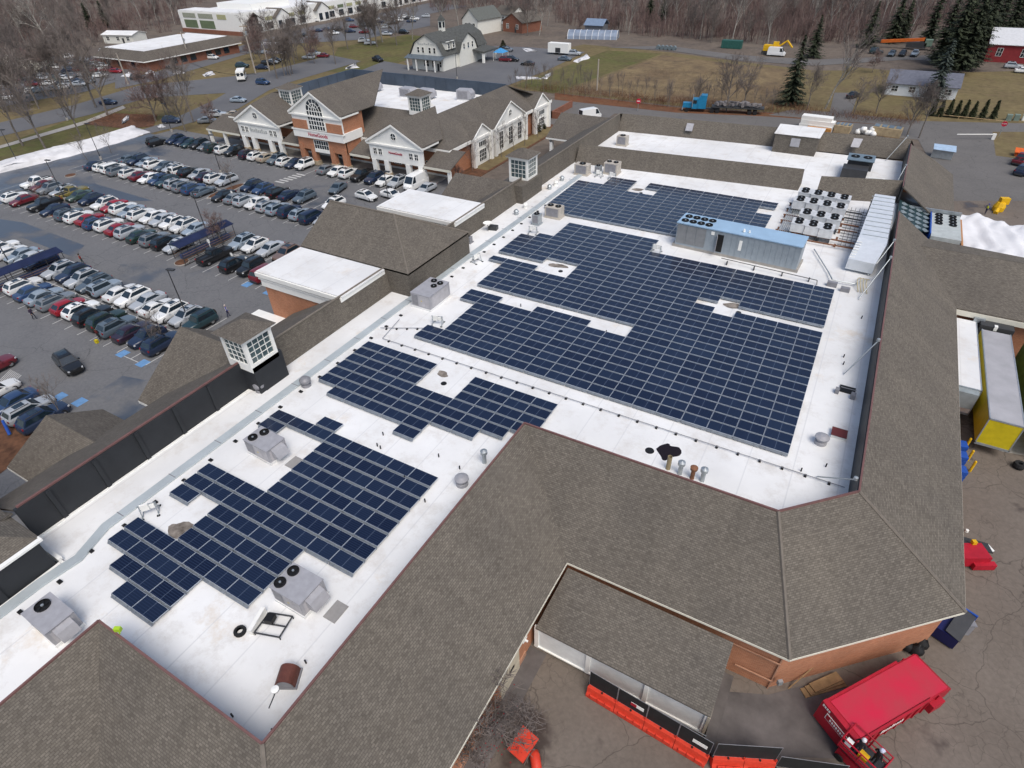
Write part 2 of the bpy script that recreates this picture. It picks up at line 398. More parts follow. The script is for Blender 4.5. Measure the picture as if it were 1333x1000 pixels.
snow([(224, 97), (236, 93), (242, 96)], .7)
snow([(264, 97), (276, 94), (282, 97), (268, 100)], .6)
snow([(450, 90), (462, 85), (468, 88)], 1.2)
snow([(745, 80), (764, 72), (770, 75), (752, 82)], .6)
snow([(705, 103), (715, 96), (718, 98), (712, 103)], .7)
snow([(670, 100), (700, 101), (704, 103), (672, 104)], .4)
snow([(680, 64), (692, 64), (698, 68), (684, 68)], .5)
snow([(345, 67), (372, 67), (372, 70), (345, 70)], .4); snow([(340, 56), (372, 55), (372, 58), (340, 59)], .4)
snow([(205, 165), (212, 163), (216, 166), (208, 168)], .5); snow([(158, 158), (168, 152), (170, 156), (160, 162)], .5)
# road paint: bay lines, blue spaces, crossing
PL = [-9.0, 9.6, 27.9]
bp = B()
for yb in (-9.3, 9.3, 27.5):
    x = -112.
    while x < -30:
        if not (yb < 0 and x < -72):
            bp.box(x-.06, yb-.9, 0, x+.06, yb+10.6, .004)
        x += 2.75
    bp.box(-104 if yb > 0 else -70, yb+5.25, .0, -31, yb+5.37, .005)
x = -110.
while x < -34: bp.box(x-.06, 46.4, 0, x+.06, 52, .004); x += 2.75
for k in range(6):
    bp.ob((-64.6+k*.12, 40.9+k*1.0, 0), 2.4, .5, .004, .0)
for k in range(9): bp.ob((-44.2+k*.28, -20.5+k*.0, 0), .1, 5.5, .004, .55)
for k in range(7): bp.ob((-47.2+.0, 27.6+k*.85, 0), 2.6, .1, .004, .5)
bp.box(-37.5, -10.3, 0, -32.8, -10.2, .004); 
o = bp.build('parking_lines', STRIPE, loc=(0, 0, .055), uv=False); tag(o, kind='structure')
o = B()
for c in ((160, 461), (186, 473.5), (78, 517), (104, 524), (322, 371), (350, 381)):
    q = U(c[0], c[1], 0); o.box(q.x-.62, q.y-.62, 0, q.x+.62, q.y+.62, .004)
tag(o.build('parking_symbols', BPAINT, loc=(0, 0, .058), uv=False), kind='structure')
sheet('mulch_bed', [(-30, 530), (2, 543), (44, 565), (16, 606), (-30, 640)], MULCH, .07, px=True)
# low concrete slab and gutters in the loading yard
sheet('concrete_apron', [(935, 900), (1000, 905), (1095, 880), (1130, 990), (1010, 985), (925, 965)], DCONC, .062, px=True)
sheet('concrete_apron', [(1303, 588), (1420, 610), (1420, 470), (1290, 480)], CONC, .05, px=True)
sheet('concrete_walk', [(22.6, -45), (23.9, -45), (23.9, -18.5), (22.6, -18.5)], DCONC, .05)
# ------------------------------------------------------------------ the big flat-roofed shopping building
R, E_, ZR = 10.3, 5.0, 7.7
SHL = mat('ridge cap shingles', (.185, .163, .137), .9, var=.12, vs=3)
mb = root('shopping_center', (15, 20, 0), 'vast flat white roof ringed by brown shingle slopes and carrying the solar panels', 'building')
deck = B()
deck.prism([(-8.2, -31.7), (-4.85, -31.7), (-4.85, -70), (4.0, -70), (4.0, -33.3), (16.65, -33.3), (16.8, -8.4), (34.7, -8.2), (38.9, -4.1), (38.9, 76.5), (-8.2, 75.0)], 6.9, ZR)
deck.build('roof_deck', MEM, mb)
A = [(4.0, -70), (4.0, -33.3), (16.65, -33.3), (16.8, -8.4), (34.7, -8.2), (38.9, -4.1), (38.9, 46.9)]
Eo = [(10.5, -70), (10.5, -39.8), (23.3, -39.8), (23.3, -14.35), (37.7, -14.2), (46.7, -5.8), (46.7, 50.3)]
for i in range(6):
    b = B().slab([(*A[i], R), (*A[i+1], R), (*Eo[i+1], E_), (*Eo[i], E_)] if i < 5 else
                 [(*A[5], R), (*A[6], R), (42.9, 46.9, 7.55), (42.0, 42.6, 8.2), (46.7, 35.3, E_), (*Eo[5], E_)], .18)
    b.build('mansard_roof', SH, mb)
# hip and ridge caps
for p in (2, 4, 5):
    a, e = Vector((*A[p], R-.02)), Vector((*Eo[p], E_-.02))
    B().tube(a, e, .12, n=6).build('hip_cap', SHL, mb)
b = B().slab([(42.0, 42.6, 8.2), (70, 42.6, 8.2), (70, 35.3, E_), (46.7, 35.3, E_)], .18); b.build('mansard_roof', SH, mb)
b = B().slab([(42.0, 42.7, 8.19), (70, 42.7, 8.19), (70, 49.6, E_), (46.7, 49.6, E_), (42.9, 46.9, 7.54)], .18); b.build('mansard_roof', SH, mb)
b = B().slab([(38.9, 56.4, R), (39.2, 76.8, R), (43.0, 80.4, 7.6), (46.8, 82.2, E_), (46.8, 55.2, E_)], .18); b.build('mansard_roof', SH, mb)
b = B().slab([(39.2, 76.8, R), (46.8, 82.2, E_), (42.6, 92.0, E_), (41.5, 92.0, E_)], .18); b.build('mansard_roof', SH, mb)
# red coping on the ridge, cream fascia board at the eaves
rc = B()
for p, q in zip(A, A[1:]): rc.tube((*p, R), (*q, R), .085, n=4)
rc.tube((38.9, 56.4, R), (39.2, 76.8, R), .085, n=4)
rc.tube((-8.25, -31.2, 10.55), (-8.25, -13.3, 10.55), .11, n=4)
rc.build('ridge_coping', REDCAP, mb)
fa = B()
for p, q in zip(Eo, Eo[1:]):
    p3, q3 = Vector((*p, 0)), Vector((*q, 0)); d = (q3-p3); a = math.atan2(d.y, d.x); c = (p3+q3)/2
    fa.ob((c.x, c.y, E_-.24), d.length, .07, .17, a)
fa.ob((58.5, 35.35, E_-.75), 23.4, .3, .58)
fa.ob((46.75, 68.7, E_-.32), .12, 27, .28)
fa.build('eaves_fascia', CREAM, mb)
# brick walls under the eaves (eave overhang .6 m)
wl = B()
W_ = [(9.9, -70), (9.9, -39.2), (22.6, -39.2), (22.6, -13.75), (37.45, -13.6), (46.1, -5.6), (46.1, 35.9), (70, 35.9)]
for p, q in zip(W_, W_[1:]): wl.poly([(*p, 0), (*q, 0), (*q, 4.98), (*p, 4.98)])
wl.poly([(46.1, 56, 0), (46.1, 82, 0), (46.1, 82, 4.98), (46.1, 56, 4.98)])
wl.build('brick_wall', BR, mb)
bt = B()
bt.box(35.2, -13.80, 1.15, 37.5, -13.72, 1.25); bt.box(34.6, -13.80, 3.3, 37.5, -13.72, 3.38); bt.tube((37.46, -13.66, 0), (37.46, -13.66, 4.9), .05, n=4)
bt.box(22.58, -70, 0, 22.68, -19.2, .55)
bt.build('brick_band', mat('pale brick band', (.47, .26, .17), .9), mb)
# soffits
so_ = B()
for i in range(6):
    so_.poly([(*Eo[i], E_-.2), (*Eo[i+1], E_-.2), (*W_[i+1], E_-.2), (*W_[i], E_-.2)])
so_.build('soffit', CREAM, mb)
# inner parapet faces
ip = B()
for p, q in ((0, 1), (1, 2), (2, 3), (3, 4)): ip.poly([(*A[p], ZR), (*A[q], ZR), (*A[q], R), (*A[p], R)])
ip.box(38.78, -4.15, ZR, 38.98, 46.9, R-.02); ip.box(38.9, 56.4, ZR, 39.06, 76.8, R-.02)
ip.box(-8.35, -31.4, ZR-.3, -8.1, -13.3, 10.5)
ip.box(-8.4, -13.3, ZR-.3, -6.55, -10.1, 10.45)
ip.box(-5.0, -70, ZR-.2, -4.8, -31.95, 9.95)
for y in (-29.4, -26.2, -23.0, -19.8, -16.6): ip.box(-8.12, y-.14, ZR, -7.98, y+.14, 10.45)
for y in (-35, -40): ip.box(-4.82, y-.2, ZR, -4.68, y+.2, 9.9)
ip.build('parapet_lining', EPDM, mb)
pc = B(); pc.box(-5.15, -70, 9.95, -4.7, -31.7, 10.1); pc.box(-8.3, -31.75, ZR, -4.7, -31.5, 8.0); pc.box(-8.08, -31.5, ZR, -7.93, -13.4, ZR+.10); pc.box(-4.68, -70, ZR, -4.5, -31.8, ZR+.12)
pc.build('parapet_trim', WHITE, mb)
# west slope, cross gables toward the car park
XW, ZW = -16.3, 6.25
def wslope(y0, y1, top=10.5): B().slab([(-8.3, y0, top), (-8.3, y1, top), (XW, y1, ZW), (XW, y0, ZW)], .18).build('mansard_roof', SHG, mb)
wslope(-31.4, -.6); wslope(26.4, 75)
B().slab([(-8.2, -31.55, 10.42), (XW, -31.5, ZW), (XW, -36, ZW), (-8.2, -36, 10.42)], .18).build('mansard_roof', SHG, mb)
def cross(yr, zr, x0, ys, yn, ze, x1, m1=SH, m2=SHG):
    B().slab([(x0, yr, zr), (x1, yr, zr), (XW+1.2, ys, ze), (x0-.4, ys, ze)], .18).build('gable_roof', m1, mb)
    B().slab([(x0, yr, zr), (x1, yr, zr), (XW+1.2, yn, ze), (x0-.4, yn, ze)], .18).build('gable_roof', m2, mb)  # north slope by default in greyer shingles, its shade put into the colour
    g = B(); g.poly([(x0+.2, yr, zr-.3), (x0+.2, ys+.3, ze), (x0+.2, ys+.3, ze-1), (x0+.2, yn-.3, ze-1), (x0+.2, yn-.3, ze)])
    g.box(x0-.4, ys-.02, ze-.34, XW+1.0, ys+.14, ze-.05)
    g.build('gable_trim', WHITE, mb)
    c = B()
    for y in (ys+.6, yn-.6): c.box(x0+.3, y-.3, 0, x0+.9, y+.3, ze-.9)
    c.build('porch_column', WHITE, mb)
cross(-11.4, 10.0, -18.8, -17.6, -5.2, 5.3, -8.9)
cross(-23.7, 7.2, -21.6, -28.0, -19.6, 4.6, -13.2)
cross(36.0, 10.0, -19.0, 27.6, 44.0, 5.3, -8.9, SHG, SHG)
cross(78.5, 8.6, -22.0, 72.5, 84.5, 5.3, -11.5, SHG, SHG)
# corner roof at the south west
hz = 13.2
B().slab([(-4.9, -31.7, 10.05), (-4.9, -70, 10.05), (-11.5, -70, hz), (-11.5, -37.4, hz)], .2).build('hip_roof', SH, mb)
B().slab([(-4.9, -31.7, 10.05), (-11.5, -37.4, hz), (-25, -37.4, hz), (-25, -31.7, 10.05)], .2).build('hip_roof', SH, mb)
B().box(-25, -31.9, 5, -8.4, -31.75, 9.85).build('hip_wall', BR, mb)
# middle entrance block: gabled roof with hipped inner end between two flat white porticoes
y0, y1, ye, xr = 6.2, 17.9, 12.05, -5.05
B().slab([(-20.6, y0, 10.5), (-20.6, ye, 13.8), (-11, ye, 13.8), (xr, y0, 10.5)], .2).build('hip_roof', SH, mb)
B().slab([(-20.6, y1, 10.5), (-20.6, ye, 13.8), (-11, ye, 13.8), (xr, y1, 10.5)], .2).build('hip_roof', SH, mb)
B().slab([(xr, y0, 10.5), (xr, y1, 10.5), (-11, ye, 13.8)], .2).build('hip_roof', SH, mb)
b = B(); b.poly([(xr, y0, ZR), (xr, y1, ZR), (xr, y1, 10.48), (xr, y0, 10.48)]); b.poly([(xr, y0, ZR), (-8.3, y0, ZR), (-8.3, y0, 10.48), (xr, y0, 10.48)]); b.poly([(xr, y1, ZR), (-8.3, y1, ZR), (-8.3, y1, 10.48), (xr, y1, 10.48)])
b.poly([(-7.75, -10.1, ZR), (-7.75, y0, ZR), (-8.28, y0, 10.47), (-8.28, -10.1, 10.47)])
b.poly([(-7.85, y1, ZR), (-7.85, 75, ZR), (-8.28, 75, 10.47), (-8.28, y1, 10.47)])
b.box(-8.25, 34.6, ZR, -6.9, 40.6, 10.2)
b.build('shingled_parapet', SH, mb)
for pa_, pb_, rr in (((xr, y0, 10.5), (-11, ye, 13.8), .11), ((xr, y1, 10.5), (-11, ye, 13.8), .11), ((-20.6, ye, 13.8), (-11, ye, 13.8), .11), ((-8.3, -10, 10.53), (-8.3, 6, 10.53), .1), ((-8.3, 18, 10.53), (-8.3, 75, 10.53), .1)):
    B().tube(pa_, pb_, rr, n=6).build('hip_cap', SHL, mb)
b = B(); b.poly([(-20.3, y0, 0), (-20.3, y1, 0), (-20.3, y1, 10.4), (-20.3, ye, 13.6), (-20.3, y0, 10.4)]); b.build('gable_wall', WHITE, mb)
for ya, yb in ((-.7, 5.9), (19.7, 26.4)):
    b = B(); b.box(-20.3, ya, 10.36, -8.0, yb, 10.5); b.build('portico_roof', MEM, mb)
    b = B(); b.box(-20.45, ya-.12, 9.9, -8.1, yb+.1, 10.36); b.box(-20.1, ya+.12, 8.7, -8.6, yb-.1, 9.9); b.box(-20.25, ya, 9.55, -8.4, yb, 9.75); b.build('portico_fascia', WHITE, mb)
    b = B(); b.box(-19.9, ya+.3, 0, -9, yb-.3, 8.7); b.build('portico_wall', BR, mb)
b = B(); b.box(-22.2, -4.9, 4.5, -17.3, -.4, 4.85); b.box(-22.4, -5.1, 4.85, -17.1, -.4, 5.0); b.build('canopy', WHITE, mb)
for y in (-4.5, -1): B().box(-22, y, 0, -21.6, y+.4, 4.5).build('canopy_post', WHITE, mb)
# cupolas with glazed lantern sides
def cupola(par, x, y, z, s, h, skirt=.3):
    r_ = par
    b = B(); b.box(x-s, y-s, z-.5, x+s, y+s, z+.25)
    for sx in (-1, 1):
        for sy in (-1, 1): b.box(x+sx*s-.16*(sx > 0)*2+.0 if sx > 0 else x-s, y+sy*s-.32 if sy > 0 else y-s, z+.25, (x+s) if sx > 0 else x-s+.32, (y+s) if sy > 0 else y-s+.32, z+h)
    b.box(x-s-.03, y-s-.03, z+h-.35, x+s+.03, y+s+.03, z+h); b.box(x-s-.32, y-s-.32, z+h, x+s+.32, y+s+.32, z+h+.14)
    body = b.build('cupola', WHITE, r_)
    k = s+.42
    f = B(); t = (x, y, z+h+.1+s*.62)
    q = [(x-k, y-k, z+h+.12), (x+k, y-k, z+h+.12), (x+k, y+k, z+h+.12), (x-k, y+k, z+h+.12)]
    for i in range(4): f.poly([q[i], q[(i+1) % 4], t])
    f.poly(q[::-1]); f.build('cupola_roof', SHG, body)
    g = B(); i_ = s-.12; g.box(x-i_, y-i_, z+.2, x+i_, y+i_, z+h-.3); g.build('cupola_glass', WGLASS, body)
    m = B(); a0, a1 = -s+.3, s-.3; z0, z1 = z+.25, z+h-.35
    for k_ in range(1, 4):
        u = a0+(a1-a0)*k_/4; wv = z0+(z1-z0)*k_/4
        for sg in (-1, 1):
            m.box(x+u-.025, y+sg*(s-.1)-.03, z0, x+u+.025, y+sg*(s-.1)+.03, z1); m.box(x+a0, y+sg*(s-.1)-.028, wv-.025, x+a1, y+sg*(s-.1)+.028, wv+.025)
            m.box(x+sg*(s-.1)-.03, y+u-.025, z0, x+sg*(s-.1)+.03, y+u+.025, z1); m.box(x+sg*(s-.1)-.028, y+a0, wv-.025, x+sg*(s-.1)+.028, y+a1, wv+.025)
    m.build('muntins', WHITE, body)
cupola(mb, -8.0, -11.9, 10.5, 1.45, 2.7)
cupola(mb, -8.8, 38.4, 10.2, 1.5, 3.0)
# shingled firewalls across the roof and the north parapet
def fire(xa, ya, xb, yb, dy=2.3, zt=R, nm='firewall'):
    b = B(); b.poly([(xa, ya, ZR), (xb, yb, ZR), (xb, yb+dy, zt), (xa, ya+dy, zt)]); b.poly([(xa, ya+2*dy, ZR), (xb, yb+2*dy, ZR), (xb, yb+dy+.02, zt), (xa, ya+dy+.02, zt)])
    b.poly([(xb, yb, ZR), (xb, yb+2*dy, ZR), (xb, yb+dy, zt)]); b.poly([(xa, ya, ZR), (xa, ya+2*dy, ZR), (xa, ya+dy, zt)])
    return b.build(nm, SH, mb)
fire(-7.6, 53.9, 26.4, 56.4, 1.6); fire(28.9, 54.4, 38.85, 57.2, 1.6)
b = B(); b.poly([(-8, 74.0, ZR), (39, 77.4, ZR), (39.2, 79.4, R), (-8.2, 76, R)]); b.poly([(-8.2, 76, R), (39.2, 79.4, R), (42, 86.5, E_), (-9, 83, E_)]); b.poly([(-8.3, 75, 10.47), (-8.2, 76, R), (-9, 83, E_), (XW, 83, ZW), (XW, 75, ZW)])
b.build('mansard_roof', SH, mb)
B().poly([(-9, 82.4, 0), (42, 85.9, 0), (42, 85.9, 5), (-9, 82.4, 5)]).build('brick_wall', BR, mb)
b = B(); b.box(19.6, 73.2, ZR, 26.2, 77.6, 10.6); b.build('roof_hut', SH, mb)
b = B(); b.poly([(19.4, 73.0, 10.62), (26.4, 73.0, 10.62), (26.6, 78.2, 10.9), (19.4, 78.2, 10.9)]); b.build('roof_hut_top', MEM, mb)
b = B(); b.box(22.2, 73.1, 8.9, 23.6, 73.2, 10.2); b.ext([(31.0, 76.25, 9.0), (32.2, 76.35, 9.0), (32.4, 77.3, 10.1), (31.1, 77.2, 10.1)], (0, -.12, .1)); b.ext([(4.2, 75.1, 8.8), (5.4, 75.2, 8.8), (5.4, 75.9, 9.9), (4.2, 75.8, 9.9)], (0, -.12, .1)); b.build('roof_louvre', HVAC, mb)
b = B(); b.box(38.9, 46.6, 5, 39.1, 56.6, ZR+.2); b.box(38.95, 46.85, 5, 46.4, 47.0, 7.3); b.box(38.95, 56.2, 4.5, 46.5, 56.35, 8); b.box(39, 46.9, 4.4, 47.6, 56.3, 5.2); b.build('plant_well', GALV, mb)
# low lean-to in the loading corner with its white panelled front
b = B().slab([(23.4, -14.4, 4.45), (34.6, -14.4, 4.45), (34.6, -18.55, 2.80), (23.05, -18.55, 2.80)], .12); b.build('lean_to_roof', SH, mb)
wp = B(); wp.box(22.9, -18.4, .35, 34.5, -18.25, 2.68); fr = wp.build('panel_front', mat('white enamel panels', (.78, .81, .81), .35, var=.08), mb)
fr_ = B()
for x in (22.95, 26.7, 30.6, 34.3): fr_.box(x, -18.52, .3, x+.28, -18.38, 2.7)
fr_.box(22.9, -18.5, .3, 34.5, -18.4, .42); fr_.build('panel_post', WHITE, fr)
b = B(); b.box(34.45, -18.6, .0, 34.62, -13.8, 2.7); b.build('lean_to_wall', mat('tan stucco', (.42, .37, .29), .85), mb)
b = B(); b.box(34.7, -19.4, 0, 35.35, -14.2, .55); b.build('loading_kerb', DCONC, mb)
b = B(); b.box(22.6, -22.6, .05, 22.72, -20.2, 2.6); d = b.build('roller_door', mat('cream steel door', (.62, .56, .43), .6), mb)
b = B(); b.box(22.72, -21.5, 1.5, 22.75, -20.9, 1.75); b.build('door_sign', BLACK, d)
b = B(); b.box(22.62, -23.2, 3.1, 22.9, -22.8, 3.4); b.build('wall_lamp', BLACK, mb)
b = B(); b.ob((22.85, -19.7, 2.9), .5, .12, .12); b.ob((22.85, -19.7, 2.9), .12, .5, .35); b.build('wall_lamp', WHITE, mb)
b = B(); b.ob((37.9, -13.75, 1.3), .3, .2, .4, .7); b.build('wall_box', GALV, mb)
# ------------------------------------------------------------------ solar panels
PX, PY = 2.03, 1.1634
GOFF = {'A': (0, 0), 'T': (.28, 0), 'B': (.33, 0)}
def panel_mb(Wd=1.0):
    b = B(); L = 2.0; th = math.radians(3.0)
    zc = .12+.0
    def P(x, y, z): return (x, y, .30 - y*math.tan(th)+z)
    b.mt(0); f = .02
    b.add([P(x, y, z) for z in (-.04, 0) for y in (-Wd/2, Wd/2) for x in (-L/2, L/2)], [(0, 2, 3, 1), (4, 5, 7, 6), (0, 1, 5, 4), (2, 6, 7, 3), (0, 4, 6, 2), (1, 3, 7, 5)])
    b.mt(1); b.poly([P(-L/2+f, -Wd/2+f, .004), P(L/2-f, -Wd/2+f, .004), P(L/2-f, Wd/2-f, .004), P(-L/2+f, Wd/2-f, .004)])
    return b
def defl_mb():
    b = B(); b.poly([(-.99, -.51, .33), (.99, -.51, .33), (.99, -.60, .14), (-.99, -.60, .14)]); b.poly([(-.99, -.60, .14), (.99, -.60, .14), (.99, -.665, .13), (-.99, -.665, .13)])
    for x in (-.6, .6): b.box(x-.05, -.60, 0, x+.05, -.42, .3)
    return b
FRAME = mat('aluminium panel frame', (.55, .60, .66), .4, .4, var=.05)
DEFL = mat('galvanised deflector plate', (.27, .30, .335), .5, .35, var=.1)
pm = panel_mb(1.03).mesh('solar_panel', [FRAME, SOL], fix=False); pm2 = panel_mb(1.118).mesh('solar_panel', [FRAME, SOL], fix=False); dm = defl_mb().mesh('wind_deflector', DEFL, uv=False)
def rows_A():
    """columns used in each row of the large array"""
    out = {}
    for r in range(27):
        if r in (0, 1): c = list(range(0, 17))
        elif r < 7: c = list(range(1, 17))
        elif r == 7: c = list(range(0, 17))
        elif r == 8: c = [0, 1, 4, 5, 6]+list(range(9, 17))
        elif r == 9: c = list(range(9, 17))
        elif r < 15: c = list(range(0, 17))
        elif r == 15: c = [-1, 0, 1]+list(range(4, 12))+list(range(13, 17))
        elif r == 16: c = list(range(4, 11))
        elif r == 17: c = [-1, 0, 1]+list(range(4, 12))+list(range(13, 17))
        elif r < 22: c = list(range(-1, 17))
        elif r == 22: c = list(range(0, 17))
        elif r == 23: c = list(range(1, 17))
        else: c = list(range(1, 7))
        if r == 15: c = [x for x in c if x != 12]
        out[r] = c
    return out
def rows_T():
    out = {}
    for r in range(29, 43):
        c = []
        if 30 <= r < 40: c += [0]
        if r < 40: c += [1]
        c += [2, 3]
        if r < 39: c += [4, 5]
        if r >= 41: c += [5]
        c += list(range(6, 13))
        if r < 39 or r >= 41: c += [13]
        out[r] = c
    return out
RB = {0: [0, 1, 2, 3, 6, 7, 8, 9], 1: [0, 1, 2, 3, 6, 7, 8, 9], 2: [0, 1, 2, 3, 6, 7, 8, 9], 3: list(range(10)), 4: list(range(9)), 5: list(range(8)), 6: [1, 2, 3, 4, 5], 7: [5]}
RC = {-1: [2], 0: list(range(8)), 1: [0]+list(range(3, 8)), 2: list(range(3, 8)), 3: list(range(3, 8)), 4: list(range(3, 8)), 5: list(range(3, 8)), 6: list(range(8)), 7: list(range(8)), 8: [0, 2, 3, 4, 5], 9: [2, 3, 4, 5], 10: [2, 3, 4, 5], 11: list(range(6)), 12: [0, 1, 2, 3], 13: [1, 2, 3], 14: [2, 3]}
cells = []
for r, cs in RC.items():
    for c in cs: cells.append(((c-1.66+.5)*PX, (-12.27-r*1.0-.42)*PY, 'nearest', 15-r-1, RC[r].index(c)+1))
for r, cs in RB.items():
    for c in cs: cells.append(((c-1.66+.5)*PX, (-2.45-r*.985-.42)*PY, 'middle', 8-r, cs.index(c)+1))
for r, cs in rows_A().items():
    for c in cs: cells.append(((c+.5)*PX, (r*.994+.44)*PY, 'largest', r+1, cs.index(c)+1))
for r, cs in rows_T().items():
    for c in cs: cells.append(((c-1.72+.5)*PX, (r*.994+.44)*PY, 'farthest', r-28, cs.index(c)+1))
cells.sort(key=lambda q: (Vector((q[0], q[1], ZR))-CAM).length)
rest_f = B()
first = None
for i, (x, y, arr, rw, k) in enumerate(cells):
    if i < 296:
        if first is None:
            o = bpy.data.objects.new('solar_panel', pm); COL.objects.link(o); first = o
            d = bpy.data.objects.new('wind_deflector', dm); COL.objects.link(d); d.parent = o
            tag(o, None, 'solar panel'); o.location = (x, y, ZR)
        else: o = clone(first, (x, y, ZR))
        if arr in ('largest', 'farthest'): o.data = pm2
        rs = 'front row' if rw == 1 else ORD[rw]+' row from front'
        tag(o, '%s solar panel from left in %s of %s roof array' % (ORD[k], rs, arr), None, 'dark blue solar panels in the %s roof array' % arr)
        o.rotation_euler = (0, 0, 0)
    else:
        q = panel_mb(1.118); q2 = defl_mb(); q2.m = [2]*len(q2.f)
        for w_ in (q, q2):
            n = len(rest_f.v); rest_f.v += [(a+x, b_+y, c) for a, b_, c in w_.v]; rest_f.f += [tuple(t+n for t in f) for f in w_.f]; rest_f.m += w_.m
me = rest_f.mesh('solar_panels', [FRAME, SOL, DEFL], fix=False)
uvl = me.uv_layers[0].data
cell0 = [(c[0], c[1]) for c in cells[296:]]
for p in me.polygons:
    ci = p.vertices[0]
    for li in p.loop_indices:
        co = me.vertices[me.loops[li].vertex_index].co
        pass
o = bpy.data.objects.new('solar_panel_field', me); COL.objects.link(o); o.location = (0, 0, ZR)
# per panel texture frame: make the cell lines start at each panel's own middle
nper = len(panel_mb().v)+len(defl_mb().v)
for p in me.polygons:
    cx, cy = cell0[p.vertices[0]//nper]
    for li in p.loop_indices:
        co = me.vertices[me.loops[li].vertex_index].co; uvl[li].uv = (co.x-cx, co.y-cy)
tag(o, 'rows of solar panels filling the far part of the white roof', 'solar panels', None, 'stuff')
# ------------------------------------------------------------------ equipment on the roof
def fan(b, x, y, z, r, k=0):
    b.mt(k+1); b.lathe([(r, 0), (r, .12), (r*.93, .12), (r*.93, .01), (0, .01)], (x, y, z), 16)
    for i in range(5):
        a = i*1.2566; b.ob((x+math.cos(a)*r*.5, y+math.sin(a)*r*.5, z+.05), r*.8, r*.22, .02, a+.3)
    b.mt(k); b.lathe([(.0, .13), (r*.2, .13), (r*.2, .05)], (x, y, z), 8)
def rtu(x, y, L, Wd, H, a, fans, label, hood=True, group='packaged air conditioners on the white roof'):
    t = root('rooftop_unit', (x, y, ZR), label, 'air conditioner', group, local=True); t.rotation_euler = (0, 0, a)
    b = B(); b.box(-L/2-.05, -Wd/2-.05, 0, L/2+.05, Wd/2+.05, .22); b.build('curb', MEM, t)
    b = B(); b.box(-L/2, -Wd/2, .22, L/2, Wd/2, H); b.box(-L/2-.03, -Wd/2-.03, H, L/2+.03, Wd/2+.03, H+.05); b.build('cabinet', HVAC, t)
    b = B()
    b.box(-L*.1, -Wd/2-.015, .35, L*.22, -Wd/2, H-.15); b.box(L*.25, -Wd/2-.015, .35, L*.46, -Wd/2, H-.15); b.box(L/2, -Wd*.4, .3, L/2+.015, Wd*.4, H-.2)
    b.build('access_panel', mat('pale access panel', (.47, .46, .48), .5), t)
    b = B(); b.box(-L/2-.012, -Wd*.42, .35, -L/2, Wd*.42, H-.12); b.box(-L*.46, -Wd/2-.012, .35, -L*.14, -Wd/2, H-.12); b.build('coil_grille', HVACD, t)
    for fx, fy, r in fans:
        b = B(); fan(b, fx, fy, H+.05, r); b.build('fan', [GALV, BLACK], t)
    if hood:
        b = B(); b.ext([(L/2, -Wd*.3, .5), (L/2, -Wd*.3, H-.1), (L/2+.35, -Wd*.3, H-.25), (L/2+.7, -Wd*.3, .6)], (0, Wd*.62, 0)); b.build('intake_hood', HVAC, t)
        b = B(); b.box(L/2+.85, -Wd*.2, 0, L/2+1.75, Wd*.45, .05); b.build('walk_pad', mat('grey walk pad', (.33, .32, .31), .9), t)
    b = B(); b.box(L*.02, -Wd/2-.02, H*.55, L*.08, -Wd/2-.016, H*.62); b.build('warning_label', YELLOW, t)
    return t
rtu(-.25, -34.3, 2.5, 1.6, 1.4, -.02, [(-.65, .1, .42)], 'grey rooftop air conditioner with one fan, nearest the southwest corner')
rtu(-.45, -18.1, 2.6, 1.7, 1.4, -.04, [(-.8, -.35, .36), (-.5, .5, .36)], 'grey twin-fan air conditioner between the low panel rows and left duct')
rtu(11.0, -26.0, 2.4, 1.9, 1.4, .0, [(-.85, -.45, .36), (-.75, .5, .36)], 'grey twin-fan air conditioner touching the notch of the nearest panel array')
rtu(-2.6, 6.5, 2.4, 3.6, 1.7, .0, [(.55, 1.1, .33), (-.35, 1.25, .33), (.3, .3, .33)], 'grey three-fan air conditioner beside the shingled entrance block', False)
# the long unit, its top coloured with the blue it reflects
t = root('air_handler', (16.2, 30.9, ZR), 'very long grey air handler with a top tinted with reflected blue behind the panels', 'air handler', None, True); t.rotation_euler = (0, 0, -.045)
b = B(); b.box(-.3, 0, .0, 14.2, 3.1, .35); b.build('base_rail', CONC, t)
b = B(); b.box(0, 0, .35, 14, 3.0, 3.0)
for i in range(15): b.box(4.6+i*.63, -.03, .4, 4.63+i*.63, 0, 2.95)
b.build('cabinet', mat('blue grey sheet metal', (.33, .38, .42), .45, .2, var=.08), t)
b = B(); b.box(-.08, -.08, 3.0, 14.08, 3.08, 3.12); b.build('top_sheet', LBLUE, t)
for i in range(3): b = B(); b.box(.1+i*1.15, -.05, .6, 1.2+i*1.15, -.02, 2.85); b.build('coil_grille', mat('grey coil fins', (.24, .25, .26), .6), t)
for i in range(4):
    for j in range(2): b = B(); fan(b, .65+i*.95, .75+j*1.35, 3.12, .43); b.build('fan', [GALV, BLACK], t)
b = B(); b.box(4.9, -.04, .5, 5.6, .0, 2.6); b.build('door_opening', BLACK, t)
b = B(); b.ob((4.92, -.35, .5), .7, .04, 2.05, -1.2); b.build('door', HVAC, t)
b = B(); b.box(4.1, -.06, 2.4, 4.5, -.02, 2.8); b.box(7.4, -.05, 1.2, 7.75, -.02, 2.4); b.build('sign_plate', WHITE, t)
b = B(); b.lathe([(0, 0), (.16, .05), (.1, .35), (0, .4)], (7.5, .8, 3.12)); b.lathe([(0, 0), (.12, .05), (.08, .3), (0, .35)], (8.1, .8, 3.12)); b.build('vent_cap', WHITE, t)
